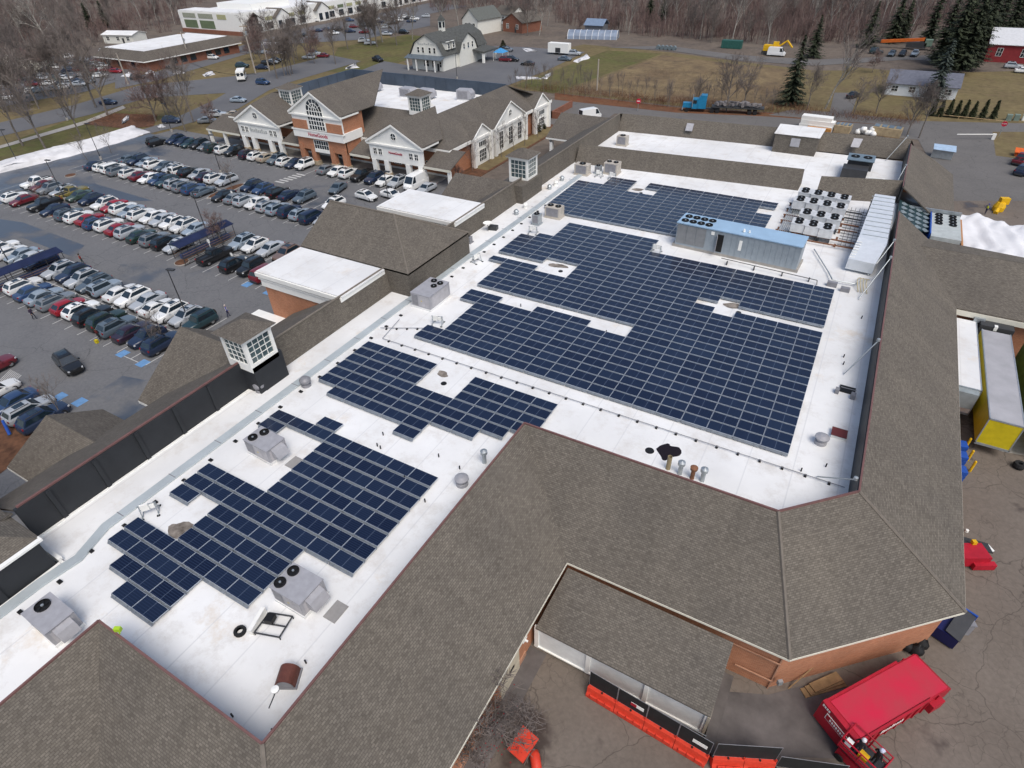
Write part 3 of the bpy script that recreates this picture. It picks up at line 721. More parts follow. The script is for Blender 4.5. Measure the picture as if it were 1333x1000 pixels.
# condenser bank on the pipe rack
def condenser(x, y, a, n, lab):
    t = root('condenser', (x, y, ZR+.75), lab, 'condenser', 'twin fan condensers on the pipe rack', True); t.rotation_euler = (0, 0, a)
    b = B(); b.box(-.78, -.95, 0, .78, .95, .12); b.box(-.78, -.93, .12, .78, .93, 1.02); b.box(-.805, -.97, 1.02, .805, .97, 1.09); b.build('casing', mat('pale grey casing', (.74, .76, .77), .45, .2), t)
    for fy in (-.4, .4):
        b = B(); fan(b, 0, fy*1.15, 1.09, .47); b.build('fan', [GALV, BLACK], t)
    for sx in (-.6, .6): b = B(); b.box(sx-.05, -.8, -.75, sx+.05, .8, .02); b.build('leg', DARK, t)
    return t
for rw, (yy, x0_, n) in enumerate(((51.6, 27.7, 4), (48.2, 27.6, 4), (44.0, 29.0, 3), (40.6, 28.6, 3))):
    for k in range(n):
        condenser(x0_+k*1.62, yy-.14*k, 0, k, '%s twin-fan condenser from left in %s row of the roof condenser bank' % (ORD[k+1], ('back', 'second', 'third', 'front')[rw]))
t = root('pipe_rack', (30, 45, ZR), 'rusty steel pipe rack under the rows of condensers', 'pipe rack')
for y in (38.6, 40.2, 43.6, 45.6, 47.8, 50):
    b = B(); b.box(26.2, y-.06, ZR+.35, 35.2, y+.06, ZR+.5); b.build('cross_beam', RUST if y < 46 else DARK, t)
b = B()
for k in range(7): b.tube((26.6+k*.22, 38.3, ZR+.58), (26.6+k*.22, 51, ZR+.58), .05, n=5)
b.build('refrigerant_pipes', GALV, t)
b = B()
for k in range(14): b.tube((33.4, 39+k*.9, ZR+.45), (36, 38.8+k*.9, ZR+.45), .035, n=5)
for k in range(5): b.tube((33.8+k*.5, 38.6, ZR+.4), (33.8+k*.5, 52, ZR+.4), .03, n=5)
b.build('cross_pipes', DARK, t)
b = B()
for k in range(6):
    for xx in (26.4, 29.5, 33.2): b.box(xx-.12, 39+k*2.2, ZR, xx+.12, 39.25+k*2.2, ZR+.35)
b.build('rack_foot', RUST, t)
# big insulated duct beside the east parapet
t = root('roof_duct', (37, 44, ZR), 'big pale grey ribbed duct running beside the right parapet', 'duct')
b = B(); b.ext([(35.3, 37.5, ZR+.7), (38.2, 36.6, ZR+.7), (38.3, 52.5, ZR+.7), (35.9, 52.5, ZR+.7)], (0, 0, 1.7)); b.slab([(35.3, 37.5, ZR+2.4), (38.2, 36.6, ZR+2.4), (37.6, 33.0, ZR+1.5), (34.9, 33.2, ZR+1.5)], 1.2)
b.build('duct_body', mat('pale blue grey sheet', (.70, .74, .78), .4, .2, var=.06), t)
b = B()
for k in range(10): b.box(35.6, 38.3+k*1.45, ZR+2.4, 38.3, 38.38+k*1.45, ZR+2.47)
b.build('duct_rib', GALV, t)
for k in range(4):
    b = B(); b.box(35.7, 39+k*4, ZR, 35.9, 39.2+k*4, ZR+1.9); b.box(37.9, 39+k*4, ZR, 38.1, 39.2+k*4, ZR+1.9); b.build('duct_stand', DARK, t)
b = B()
for k in range(7): b.ob((35.2+.05*k, 33.6+k*.45, ZR+1.55+k*.12), .55, .12, .06, 0)
b.build('louvre', WHITE, t)
# ladder leaning on the parapet and curved hoops, valve group
t = root('hose_hoops', (37.6, 30.6, ZR), 'bundle of curved cream hoops lying by the right parapet', 'hoops')
for k in range(4):
    b = B(); pts = [(36.7+k*.28+.35*math.sin(i/8*math.pi)*-1, 28.6+i*.42, ZR+.1+.5*math.sin(i/8*math.pi)) for i in range(9)]; b.path(pts, .05, 5); b.build('hoop', mat('cream plastic', (.60, .52, .32), .6), t)
t = root('pipe_valves', (34.2, 29.5, ZR), 'tangle of grey pipes and valves on roof near the cream hoops', 'pipes')
b = B(); b.box(33.6, 28.6, ZR, 34.6, 29.1, ZR+.5); b.box(35, 28, ZR, 35.9, 28.5, ZR+.45); b.build('valve_box', HVACD, t)
b = B(); b.path([(33.4, 31.5, ZR+.3), (34.0, 29.6, ZR+.4), (36.2, 29.8, ZR+.3), (36.8, 30.5, ZR+.6)], .07); b.path([(31.2, 36.8, ZR+.3), (33.4, 31.5, ZR+.3)], .06); b.build('pipe_run', GALV, t)
# left cable duct with its black feet
t = root('cable_tray', (-4.8, 0, ZR), 'long grey sheet metal tray running down the left side of roof', 'cable tray')
b = B(); cl = [(-4.15, -70), (-4.2, -33.2), (-3.9, -31.0), (-4.8, -28.6), (-4.85, 4), (-4.7, 18), (-4.5, 29), (-4.4, 50)]
for (xa, ya), (xb, yb) in zip(cl, cl[1:]):
    w_ = .36; b.poly([(xa-w_, ya, ZR+.16), (xa+w_, ya, ZR+.16), (xb+w_, yb, ZR+.16), (xb-w_, yb, ZR+.16)]); b.poly([(xa+w_, ya, ZR+.02), (xa+w_, ya, ZR+.16), (xb+w_, yb, ZR+.16), (xb+w_, yb, ZR+.02)]); b.poly([(xa-w_, ya, ZR+.02), (xa-w_, ya, ZR+.16), (xb-w_, yb, ZR+.16), (xb-w_, yb, ZR+.02)])
b.build('tray_cover', mat('pale blue grey cover', (.54, .60, .62), .5, .25, var=.1, vs=.4), t)
b = B()
for k in range(24): b.box(-5.2, -48+k*4.1, ZR+.163, -4.44, -47.94+k*4.1, ZR+.175)
b.build('tray_joint', HVACD, t)
for k in range(34):
    y = -42+k*2.35; xo = -3.9 if -32 < y else -3.4
    b = B(); b.box(xo, y-.12, ZR, xo+.32, y+.12, ZR+.1); b.build('tray_foot', BLACK, t)
# gas line across the roof on black blocks
t = root('conduit_line', (18, 0, ZR), 'thin dark conduit on black blocks between the two larger panel arrays', 'conduit')
def blocks(p, q, n, tt):
    p, q = Vector(p), Vector(q)
    for k in range(n):
        c = p.lerp(q, (k+.5)/n); b = B(); b.ob((c.x, c.y, ZR), .27, .17, .11, math.atan2(q.y-p.y, q.x-p.x)+1.57); b.build('pipe_block', BLACK, tt)
b = B(); b.path([(-3.3, 1.9, ZR+.15), (-2.6, -1.7, ZR+.15), (38.5, -1.45, ZR+.15)], .03, 5); b.path([(-4, -.3, ZR+.15), (-.2, 1.6, ZR+.15), (1.2, 1.4, ZR+.15)], .03, 5); b.build('conduit', HVACD, t)
blocks((-2.6, -1.7), (38.3, -1.45), 26, t); blocks((-3.9, -.3), (-.2, 1.6), 4, t)
t = root('gas_pipe', (24, 24, ZR), 'dark pipe on stands running in front of the long air handler', 'pipe')
b = B(); b.path([(22.2, 29.3, ZR+.45), (32.6, 28.6, ZR+.45), (32.7, 28.2, ZR+.1)], .045, 6)
for x in (23, 26, 29, 31.8): b.box(x-.06, 28.7, ZR, x+.06, 29.0, ZR+.42)
b.build('pipe_run', DARK, t)
# H-shaped inverter stands at array corners
def stand(x, y, a, lab):
    t = root('inverter_stand', (x, y, ZR), lab, 'equipment stand', 'strut frames carrying inverter boxes', True); t.rotation_euler = (0, 0, a)
    b = B()
    for sx in (-.5, .5):
        b.tube((sx, -.35, 0), (sx, 0, .95), .035, n=4); b.tube((sx, .35, 0), (sx, 0, .95), .035, n=4); b.tube((sx, -.5, .05), (sx, .5, .05), .035, n=4)
    b.tube((-.6, 0, .9), (.6, 0, .9), .035, n=4); b.tube((-.6, 0, .5), (.6, 0, .5), .035, n=4); b.build('strut_frame', GALV, t)
    b = B(); b.box(-.42, -.12, .45, .1, .0, 1.02); b.box(.15, -.1, .5, .45, 0, .85); b.build('inverter_box', WHITE, t)
    b = B()
    for sx in (-.5, .5): b.box(sx-.1, -.55, 0, sx+.1, -.4, .06); b.box(sx-.1, .4, 0, sx+.1, .55, .06)
    b.build('foot_block', BLACK, t)
for x, y, a, l in ((*U(197, 668, ZR).xy, .9, 'galvanised strut frame with white box by the nearest array and tray'), (.6, 3.1, .3, 'galvanised strut frame with white box at left corner of largest array'),
                   (14.8, 28.3, 0, 'galvanised strut frame with white box left of the air handler'), (-1.0, 26.6, .2, 'galvanised strut frame with white box near the beige condensers'),
                   (-3.2, 16.5, 1.3, 'galvanised strut frame with white box beside the tray and upper rows'), (-1.6, 49.6, 0, 'galvanised strut frame left of the pair by the beige units'), (.6, 49.6, 0, 'galvanised strut frame right of the pair by the beige units')):
    stand(x, y, a, l)
# roof penetrations
def vent(kind, x, y, lab):
    nm, m, prof = {'stack': ('vent_stack', GALV, [(0, 0), (.22, 0), (.16, .06), (.16, 1.0), (.27, 1.0), (.27, 1.25), (0, 1.38)]),
                   'rust': ('vent_stack', RUST, [(0, 0), (.22, 0), (.15, .06), (.15, .95), (.26, .95), (.28, 1.15), (0, 1.25)]),
                   'tan': ('vent_stack', mat('tan metal', (.36, .29, .17), .6), [(0, 0), (.17, 0), (.17, 1.3), (.15, 1.3), (.15, .9), (0, .9)]),
                   'mush': ('mushroom_fan', HVACD, [(0, 0), (.42, 0), (.42, .25), (.3, .3), (.3, .5), (.48, .52), (.5, .75), (.3, .95), (0, 1.0)]),
                   'cap': ('exhaust_fan', HVAC, [(0, 0), (.45, 0), (.45, .3), (.35, .35), (.35, .55), (.52, .6), (.52, .7), (.2, .85), (0, .85)])}[kind]
    t = root(nm, (x, y, ZR), lab, 'vent', None, True)
    b = B(); b.lathe(prof, n=14); b.build('hood', m, t)
    b = B(); b.lathe([(0, .0), (.55, .0), (.55, .035), (0, .05)], n=14); b.build('flashing', MEM, t)
vent('tan', 27.1, -5.4, 'tan open pipe leftmost of the four stacks on the red coping'); vent('stack', 28.0, -5.5, 'galvanised stack beside the tan pipe behind the near coping')
vent('rust', 28.9, -5.5, 'rusty capped stack between two galvanised ones at the coping'); vent('stack', 29.6, -5.4, 'galvanised stack rightmost of the four at the near coping')
vent('stack', 14.9, -11.2, 'lone galvanised stack at the inner corner of the near slope'); vent('cap', 14.6, -13.8, 'squat grey fan on the roof edge below the middle array')
vent('cap', 36.4, 2.6, 'squat white-topped fan near the right end of the largest array'); vent('mush', -3.9, -10.6, 'dark mushroom fan by rust stains left of the middle array'); vent('mush', -7.0, -13.0, 'dark mushroom fan by the black parapet below the front cupola')
def hatch(x, y, lab):
    t = root('curved_hood', (x, y, ZR), lab, 'roof hood', None, True); t.rotation_euler = (0, 0, .5)
    b = B(); p = [(.55*math.cos(i/12*math.pi), .62*math.sin(i/12*math.pi)) for i in range(13)]
    b.ext([(q[0], -.5, .15+q[1]) for q in p], (0, 1.0, 0)); b.build('hood', mat('dull maroon hood', (.16, .055, .04), .6, var=.2, vs=3), t)
    b = B(); b.ext([(q[0]*.86, -.53, .18+q[1]*.86) for q in p], (0, .03, 0)); b.build('hood_louvre', HVACD, t)
    b = B(); b.box(-.62, -.56, 0, .62, .56, .15); b.build('curb', HVACD, t)
hatch(14.0, -30.0, 'rust red curved hood on the white roof near the bottom corner')
t = root('roof_hatch', (37.5, 4.1, ZR), 'flat dark red hatch by the right parapet', 'hatch'); b = B(); b.box(37.0, 3.7, ZR, 38.0, 4.6, ZR+.3); b.build('curb', WHITE, t); b = B(); b.box(36.95, 3.65, ZR+.3, 38.05, 4.65, ZR+.36); b.build('lid', mat('dark red lid', (.14, .03, .03), .6), t)
t = root('open_hatch', (37.4, 10.2, ZR), 'black framed open roof hatch by the right parapet', 'hatch'); b = B(); b.box(36.9, 10.0, ZR, 38.1, 10.9, ZR+.12); b.build('opening', BLACK, t)
b = B(); b.box(36.6, 9.5, ZR, 36.9, 10.0, ZR+.4); b.box(37.8, 9.3, ZR, 38.15, 9.8, ZR+.45); b.tube((36.9, 10, ZR+.5), (38.1, 10, ZR+.5), .03, n=4); b.build('hatch_frame', HVACD, t)
# drains, boots, roof debris
for x, y, lb in ((26.6, -3.6, 'black pool of standing water near the four stacks'), ):
    b = B(); r2 = random.Random(3); pts = [(x+(.8+.3*math.sin(i*.26*2+1)+r2.uniform(-.06, .06))*math.cos(i*.26)*.85, y+(.9+.25*math.sin(i*.26*3)+r2.uniform(-.06, .06))*math.sin(i*.26), ZR+.012) for i in range(24)]
    o = b.poly(pts).build('puddle', mat('dirty water', (.016, .010, .012), .12), uv=False); tag(o, lb, 'puddle')
    b = B(); b.lathe([(0, 0), (.35, 0), (.33, .03), (0, .04)], (25.3, -4.2, ZR+.01)); tag(b.build('roof_drain', BLACK), 'round black drain left of the black puddle', 'drain')
DIRT = mat('dark mud stain', (.34, .30, .26), .9, vs=1.6, col2=(.085, .07, .058)); 
for i, (x, y, rr, lb) in enumerate(((*U(236, 690, ZR).xy, .95, 'muddy pool in the gap of the nearest array'), (*U(726, 346, ZR).xy, .9, 'grey membrane patch in the gap of the upper rows'), (*U(953, 398, ZR).xy, .8, 'muddy ring in the right gap of the largest array'), (*U(830, 247, ZR).xy, .8, 'brown puddle in gap of the farthest array'), (*U(576, 487, ZR).xy, .55, 'mossy patch in the notch of the middle array'))):
    r2 = random.Random(20+i); b = B(); ph = r2.uniform(0, 6); pts = [(x+rr*(1+.22*math.sin(k*.4+ph)+.13*math.sin(k*.6+2*ph)+r2.uniform(-.05, .05))*math.cos(k*.2094)*1.15, y+rr*.62*(1+.25*math.sin(k*.4+ph)+r2.uniform(-.06, .06))*math.sin(k*.2094), ZR+.012) for k in range(30)]
    tag(b.poly(pts).build('mud_patch', DIRT, uv=False), lb, 'puddle')
    b = B(); b.lathe([(0, 0), (.27, 0), (.25, .04), (0, .05)], (x+.9, y-1.1+.6*(i == 0)*2, ZR+.01)); tag(b.build('roof_drain', BLACK), 'round black drain beside the '+lb.split(' in ')[0], 'drain')
k = 0
for x, y in ((2.4, -10.7), (-1.2, -9.8), (-.9, -9.85), (6.2, -12.4), (6.6, -13.6), (7.0, -13.7), (11.5, -12.3), (13.6, -12.6), (10.6, -15.3), (13.2, -16.4), (6.4, 9.9), (8.2, 9.6), (16.2, 9.3), (36.8, 14.2), (36.7, 15.4), (14.2, -28.9), (15.3, -32.3), (34.9, -6.5), (35.6, -1.1), (37.1, .2), (12.9, -32.8), (37.5, 23.2)):
    k += 1; b = B(); b.tube((x, y, ZR), (x, y, ZR+.34), .05, n=6)
    tag(b.build('vent_pipe', BLACK), 'short black plumbing pipe sticking up from the white roof', 'vent pipe', 'short black plumbing pipes on the white roof')
# satellite dish frame with a wheel, flood lamp, leaning pipes
t = root('equipment_cart', (10.9, -28.4, ZR), 'open wheeled frame lying on the near roof below the twin-fan unit', 'frame')
b = B()
for p, q in (((10.4, -29.1), (11.9, -28.6)), ((11.9, -28.6), (11.6, -27.3)), ((11.6, -27.3), (10.2, -27.8)), ((10.2, -27.8), (10.4, -29.1)), ((10.3, -28.45), (11.75, -27.95))): b.tube((*p, ZR+.25), (*q, ZR+.25), .05, n=4)
for p in ((10.4, -29.1), (11.9, -28.6), (11.6, -27.3), (10.2, -27.8)): b.tube((*p, ZR), (*p, ZR+.25), .04, n=4)
b.build('frame', DARK, t); b = B(); b.ob((10.7, -28.1, ZR+.3), .5, .5, .35, .3); b.build('motor', BLACK, t)
b = B(); b.ob((10.0, -28.5, ZR), .25, 1.5, .5, .3); b.build('side_plate', WHITE, t)
b = B(); b.lathe([(.18, 0), (.34, 0), (.36, .1), (.34, .2), (.18, .2)], (9.5, -29.4, ZR), 14); tag(b.build('spare_wheel', RUBBER), 'black tyre lying flat beside the wheeled frame', 'tyre')
b = B(); b.ob((5.75, -33.15, 10.55), .34, .2, .26, .5); b.tube((5.75, -33.2, 10.3), (5.75, -33.15, 10.62), .04, n=5); tag(b.build('safety_lamp', mat('lime plastic', (.40, .62, .03), .5)), 'lime green lamp on a pole by the near coping', 'lamp')
t = root('roof_floodlight', (14.9, -31.3, ZR), 'small white lamp on a bracket at the bottom roof corner', 'lamp'); b = B(); b.tube((15.6, -32, ZR+2.4), (15.2, -31.3, ZR+2.2), .03); b.build('bracket', DARK, t); b = B(); b.lathe([(0, 0), (.18, .05), (.2, .2), (0, .25)], (15.1, -31.2, ZR+2.1)); b.build('lamp_head', WHITE, t)
for i, (x, y, x2, y2, z2, lb) in enumerate(((36.7, -1.2, 38.5, -3.6, 3.0, 'nearest pale pipe leaning over right parapet'), (37.0, 12.6, 38.6, 14.2, 3.1, 'middle pale pipe leaning over the right parapet'), (36.9, 27, 38.6, 31.5, 3.1, 'pale pipe leaning over parapet by the cream hoops'), (37.3, 33, 38.7, 36.2, 3.1, 'pale pipe leaning over parapet below the big duct'), (38.0, 60, 38.8, 64, 3.0, 'pale pipe leaning over the parapet at the plant well'), (36.5, 75.5, 38.4, 78.5, 3.2, 'tall pale pipe in the far corner of the back roof'))):
    t = root('leaning_pipe', (x, y, ZR), lb, 'pipe'); b = B(); b.tube((x, y, ZR+.1), (x2, y2, ZR+z2), .05, n=6); b.build('pipe', GALV, t); b = B(); b.lathe([(0, 0), (.13, 0), (.13, .22), (0, .26)], (x2, y2, ZR+z2)); b.build('cap', GALV, t)
# beige condensers, bench units, dish at the far left of the roof
def ac(x, y, L, Wd, H, m, lab, fans=1):
    t = root('condensing_unit', (x, y, ZR), lab, 'condensing unit', None, True)
    b = B(); b.box(-L/2, -Wd/2, .15, L/2, Wd/2, H); b.box(-L/2-.1, -Wd/2-.1, 0, L/2+.1, Wd/2+.1, .15); b.build('cabinet', m, t)
    b = B(); b.box(-L*.4, -Wd/2-.012, .3, L*.4, -Wd/2, H-.1); b.build('grille', HVACD, t)
    for k in range(fans): b = B(); fan(b, -L*.25+k*L*.5 if fans > 1 else 0, 0, H, min(Wd, L/fans)*.36); b.build('fan', [GALV, BLACK], t)
ac(-1.9, 29.4, 1.0, 1.0, 1.4, GALV, 'grey box condenser beside the strut frame at far left'); ac(-.9, 32.6, 2.2, 1.5, 1.5, BEIGE, 'beige condenser below the farthest panel array at left', 2)
ac(-4.4, 49.6, 2.2, 1.4, 1.6, BEIGE, 'beige condenser in the back left corner of the roof'); ac(-.4, 52.0, 2.2, 1.8, 1.7, BEIGE, 'larger beige condenser right of the back left corner', 2); ac(-2.3, 50.9, .9, .9, 1.2, GALV, 'small grey condenser between the two beige ones')
ac(-4.2, 66.2, 1.8, 1.3, 1.6, BEIGE, 'beige condenser alone on the narrow back roof'); ac(-7.0, 20.6, .9, .6, .8, HVACD, 'small dark condenser by the shingled parapet below the dish')
t = root('satellite_dish', (-6.6, 24.7, ZR), 'white satellite dish on a dark frame beside the left parapet', 'satellite dish'); b = B(); b.lathe([(0, 0), (.35, .06), (.6, .2), (.62, .2), (.35, .03), (0, -.04)], (-6.6, 24.7, ZR+.9), 18); b.build('dish', WHITE, t); b = B(); b.tube((-6.6, 24.7, ZR), (-6.6, 24.7, ZR+.9), .04); b.ob((-6.2, 25.4, ZR), 1.1, .8, .5, .2); b.build('stand', DARK, t)
for i, (x, y) in enumerate(((-5.9, 31.0), (-5.9, 33.6), (-6.1, 41.5), (-6.0, 43.4), (-6.0, 45.6))):
    b = B(); b.lathe([(0, 0), (.3, 0), (.3, .25), (.2, .4), (.38, .45), (.2, .7), (0, .7)], (x, y, ZR)); tag(b.build('roof_fan', WHITE if i % 2 else GALV), '%s small fan from front in the line beside the far tray' % ORD[i+1], 'roof fan')
t = root('roof_cooler', (32.6, 66, ZR), 'dark cooling unit with two fans on the narrow back roof', 'cooling unit')
b = B(); b.box(31.0, 64, ZR+.3, 34.4, 66.4, ZR+1.6); b.box(31.4, 66.6, ZR+.8, 34.8, 69.4, ZR+2.2); b.build('cabinet', DARK, t)
b = B(); b.box(31.2, 66.2, ZR+2.2, 34.9, 69.6, ZR+2.3); b.build('top', mat('blue grey metal', (.16, .22, .27), .5), t)
for k in range(2): b = B(); fan(b, 32.2+k*1.7, 68, ZR+2.3, .6); b.build('fan', [GALV, BLACK], t)
b = B(); b.path([(34.4, 65, ZR+.4), (37, 65.3, ZR+.4), (37, 65.6, ZR)], .06); b.box(31.6, 62.6, ZR, 34, 63.2, ZR+.08); b.build('pipe', GALV, t)
# machinery in the plant well
t = root('chiller', (44.6, 52, 5.2), 'grey chiller with eight black fans in the gap of the right slope', 'chiller')
b = B(); b.box(43.2, 47.8, 5.2, 46.4, 56, 7.6); b.build('cabinet', mat('pale green grey metal', (.50, .54, .53), .5), t)
for i in range(4):
    for j in range(2): b = B(); fan(b, 44.0+j*1.55, 52.4+i*1.0, 7.6, .44); b.build('fan', [GALV, BLACK], t)
b = B(); b.box(43.05, 48.5, 5.2, 43.2, 56, 7.7); b.build('side_panel', BLUE, t)
b = B(); b.box(46.5, 47, 5.2, 46.7, 55.8, 7.3); b.box(45, 47.2, 7.0, 46.6, 47.4, 7.2); b.build('pipe', mat('orange pipe', (.50, .24, .10), .7), t)
t = root('coil_bank', (41, 52, 5.2), 'dark coil bank with grey grids in the gap of the right slope', 'coil bank')
b = B(); b.slab([(39.1, 47, 8.6), (43.0, 50, 7.2), (43.0, 56.2, 7.2), (39.1, 56.2, 8.6)], .3); b.build('frame', mat('dark teal metal', (.02, .045, .05), .5), t)
b = B()
for i in range(4):
    for j in range(5): b.ob((39.7+i*.95, 49.2+j*1.5+.2*i, 8.42-i*.34), .55, 1.0, .06, .5)
b.build('grids', mat('grey grid', (.22, .27, .29), .5), t)
# ------------------------------------------------------------------ cars
CT = {  # L, W, H, belt z, hood z, cowl x, roof front, roof rear, tail x(top of tail), deck z (rear), ground clearance
 'sedan': (4.8, 1.84, 1.46, .93, .86, 1.05, .28, -1.05, -1.75, .98, .2), 'coupe': (4.6, 1.82, 1.38, .92, .84, .95, .15, -.9, -1.8, .98, .18),
 'SUV': (4.75, 1.90, 1.70, 1.05, 1.0, 1.02, .22, -1.72, -2.22, 1.08, .24), 'crossover': (4.5, 1.84, 1.60, 1.0, .94, 1.02, .2, -1.35, -2.08, 1.05, .22),
 'wagon': (4.8, 1.83, 1.52, .96, .90, 1.05, .28, -1.85, -2.25, .98, .2), 'hatchback': (4.25, 1.78, 1.5, .95, .92, 1.05, .3, -1.3, -1.95, .98, .2),
 'minivan': (5.1, 1.96, 1.76, 1.02, 1.0, 1.55, .7, -2.1, -2.42, 1.0, .2), 'pickup': (5.7, 1.98, 1.86, 1.14, 1.12, 1.15, .45, -.75, -.98, 1.14, .32),
 'jeep': (4.3, 1.86, 1.84, 1.14, 1.10, .8, .45, -1.85, -2.05, 1.1, .34), 'tall van': (5.9, 2.05, 2.65, 1.35, 1.25, 2.35, 1.55, -2.75, -2.9, 1.35, .25)}
def car_parts(kind):
    L, Wd, H, bz, hz, cx, rf, rr, tx, dz, gc = CT[kind]
    w = Wd/2; f, r = L/2, -L/2
    st = [(f, .30, gc+.12, hz-.28), (f-.10, .70, gc+.02, hz-.12), (f-.45, .93, gc, hz-.03), (cx+.05, 1, gc, bz), (.2, 1, gc, bz+.01), (-.8, 1, gc, bz+.02), (tx-.02, .99, gc, max(bz, dz)), (r+.35, .95, gc, dz), (r+.10, .88, gc+.05, dz-.05 if dz > 1 else dz-.03), (r, .78, gc+.15, dz-.22)]
    b = B(); v = []
    for x, k, z0, z1 in st:
        hw = w*k; m = z0+(z1-z0)*.52
        v += [(x, -hw*.86, z0), (x, -hw*.985, z0+.14), (x, -hw, m), (x, -hw*.965, z1-.09), (x, -hw*.86, z1), (x, 0, z1+.025*(k > .6)), (x, hw*.86, z1), (x, hw*.965, z1-.09), (x, hw, m), (x, hw*.985, z0+.14), (x, hw*.86, z0)]
    n = 11; fs = []
    for i in range(len(st)-1):
        for j in range(n): fs.append((i*n+j, i*n+(j+1) % n, (i+1)*n+(j+1) % n, (i+1)*n+j))
    fs += [tuple(range(n))[::-1], tuple(range((len(st)-1)*n, len(st)*n))]
    b.add(v, fs)
    if kind == 'pickup':   # open bed
        b2 = B()
    # cabin (pillars and roof)
    wb, wr = w*.93, w*.70 if kind != 'tall van' else w*.86
    bt = bz-.02; cab = []
    crn = .10
    prof = [(cx, bt), (rf, H-.07), (rf-.22, H-.01), ((rf+rr)/2, H+.015), (rr+.2, H-.015), (rr, H-.08), (tx, bt)]
    def hw(z): return wb+(wr-wb)*min(1, (z-bt)/(H-bt))
    m = len(prof); v = [(x, -hw(z), z) for x, z in prof]+[(x, hw(z), z) for x, z in prof]
    top = [(x, -hw(z)*.86, z+.045) for x, z in prof[1:-1]]; top2 = [(x, hw(z)*.86, z+.045) for x, z in prof[1:-1]]
    v += top+top2; k = len(top)
    f2 = [tuple(range(m))[::-1], tuple(range(m, 2*m)), (0, m, 2*m+k, 2*m) if 0 else (0, 1, m+1, m), (m-2, m-1, 2*m-1, 2*m-2)]
    for i in range(1, m-2):
        a, c = 2*m+i-1, 2*m+k+i-1
        f2 += [(i, i+1, a+1, a), (a, a+1, c+1, c), (c, c+1, m+i+1, m+i)]
    f2 += [(1, 2*m, 2*m+k, m+1), (m-2, 2*m+k-1, 2*m+2*k-1, 2*m-2)]
    b.add(v, f2)
    parts = [('body', b, PAINT, True)]
    def on(pa, pb, t0, t1, m0, m1, off):
        """glass quad on the sloping end faces"""
        (xa, za), (xb, zb) = pa, pb
        d = Vector((zb-za, 0, xa-xb)).normalized()*off
        q = []
        for t, s_ in ((t0, -1), (t0, 1), (t1, 1), (t1, -1)):
            x, z = xa+(xb-xa)*t, za+(zb-za)*t; q.append((x+d.x, s_*hw(z)*m0, z+d.z))
        return q
    g = B().poly(on(prof[0], prof[1], .10, .96, .90, .9, .014 if prof[0][0] > prof[1][0] else -.014)); parts.append(('windshield', g, GLASS, False))
    g = B().poly(on(prof[-1], prof[-2], .22, .95, .86, .9, -.014)); parts.append(('rear_window', g, GLASS, False))
    for s_ in (-1, 1):
        def sp(x, z): return (x, s_*(hw(z)+.012), z)
        a = .2; z0, z1 = bt+.10, H-.13
        def xat(pa, pb, z): t = (z-pa[1])/(pb[1]-pa[1]); return pa[0]+(pb[0]-pa[0])*t
        xf0, xf1 = xat(prof[0], prof[1], z0)-.16, xat(prof[0], prof[1], z1)-.14
        xr0, xr1 = xat(prof[-1], prof[-2], z0)+.16, xat(prof[-1], prof[-2], z1)+.14
        if kind == 'tall van': xr0 = xr1 = 1.0
        g = B().poly([sp(xf0, z0), sp(xf1, z1), sp(xr1, z1), sp(xr0, z0)]); parts.append(('side_window', g, GLASS, False))
    wr_ = .34 if kind in ('sedan', 'coupe', 'wagon', 'hatchback') else .38
    for x in (f-.92, r+.95):
        for s_ in (-1, 1):
            g = B(); y0 = s_*(w-.13)
            g.mt(0).lathe([(wr_*.62, -.1), (wr_*.95, -.11), (wr_, -.05), (wr_, .05), (wr_*.95, .11), (wr_*.62, .1)], n=14)
            g.mt(1).lathe([(0, .085), (wr_*.25, .09), (wr_*.62, .07)], n=10); g.mt(1).lathe([(0, -.085), (wr_*.25, -.09), (wr_*.62, -.07)], n=10)
            g.v = [(x+a, y0+c, wr_+b_) for a, b_, c in g.v]
            parts.append(('wheel', g, [RUBBER, RIM], False))
    for s_ in (-1, 1):
        g = B(); g.ob((f-.20, s_*w*.66, hz-.29), .22, w*.30, .13, -s_*.35); parts.append(('headlight', g, LAMP_W, False))
        g = B(); g.ob((r+.12, s_*w*.76, dz-.24), .16, w*.22, .2, s_*.2); parts.append(('tail_light', g, LAMP_R, False))
    g = B(); g.ob((f-.03, 0, gc+.10), .10, w*1.15, .30); parts.append(('grille', g, BLACK, False))
    g = B(); g.box(r-.03, -w*.72, gc+.02, r+.2, w*.72, gc+.26); parts.append(('rear_bumper', g, DARK, False))
    for s_ in (-1, 1):
        g = B(); g.ob((cx-.28, s_*(w+.06), bz-.02), .16, .2, .15); parts.append(('wing_mirror', g, PAINT, False))
        g = B(); g.box(r+1.4, s_*(w*.985)-.02, gc-.02, f-1.35, s_*(w*.985)+.02, gc+.15); parts.append(('sill', g, BLACK, False))
    if kind in ('SUV', 'crossover', 'wagon', 'jeep'):
        g = B(); g.box(rr+.7, -w*.44, H+.028, rf-.45, w*.44, H+.045+.02); parts.append(('sunroof', g, GLASS, False))
        for s_ in (-1, 1): g = B(); g.box(rr+.15, s_*wr*.92-.03, H+.0, rf-.2, s_*wr*.92+.03, H+.09); parts.append(('roof_rail', g, DARK, False))
    if kind == 'pickup':
        g = B(); g.box(r+.12, -w*.8, dz+.003, tx-.1, w*.8, dz+.02); parts.append(('bed_cover', g, BLACK, False))
    if kind == 'jeep':
        g = B(); g.lathe([(0, 0), (.36, 0), (.36, .2), (0, .2)], n=12); g.v = [(r-.05-c, a*1.0, 1.0+b_) for a, b_, c in g.v]; parts.append(('spare_wheel', g, RUBBER, False))
    return parts
PROTO = {}; MERGED = {}
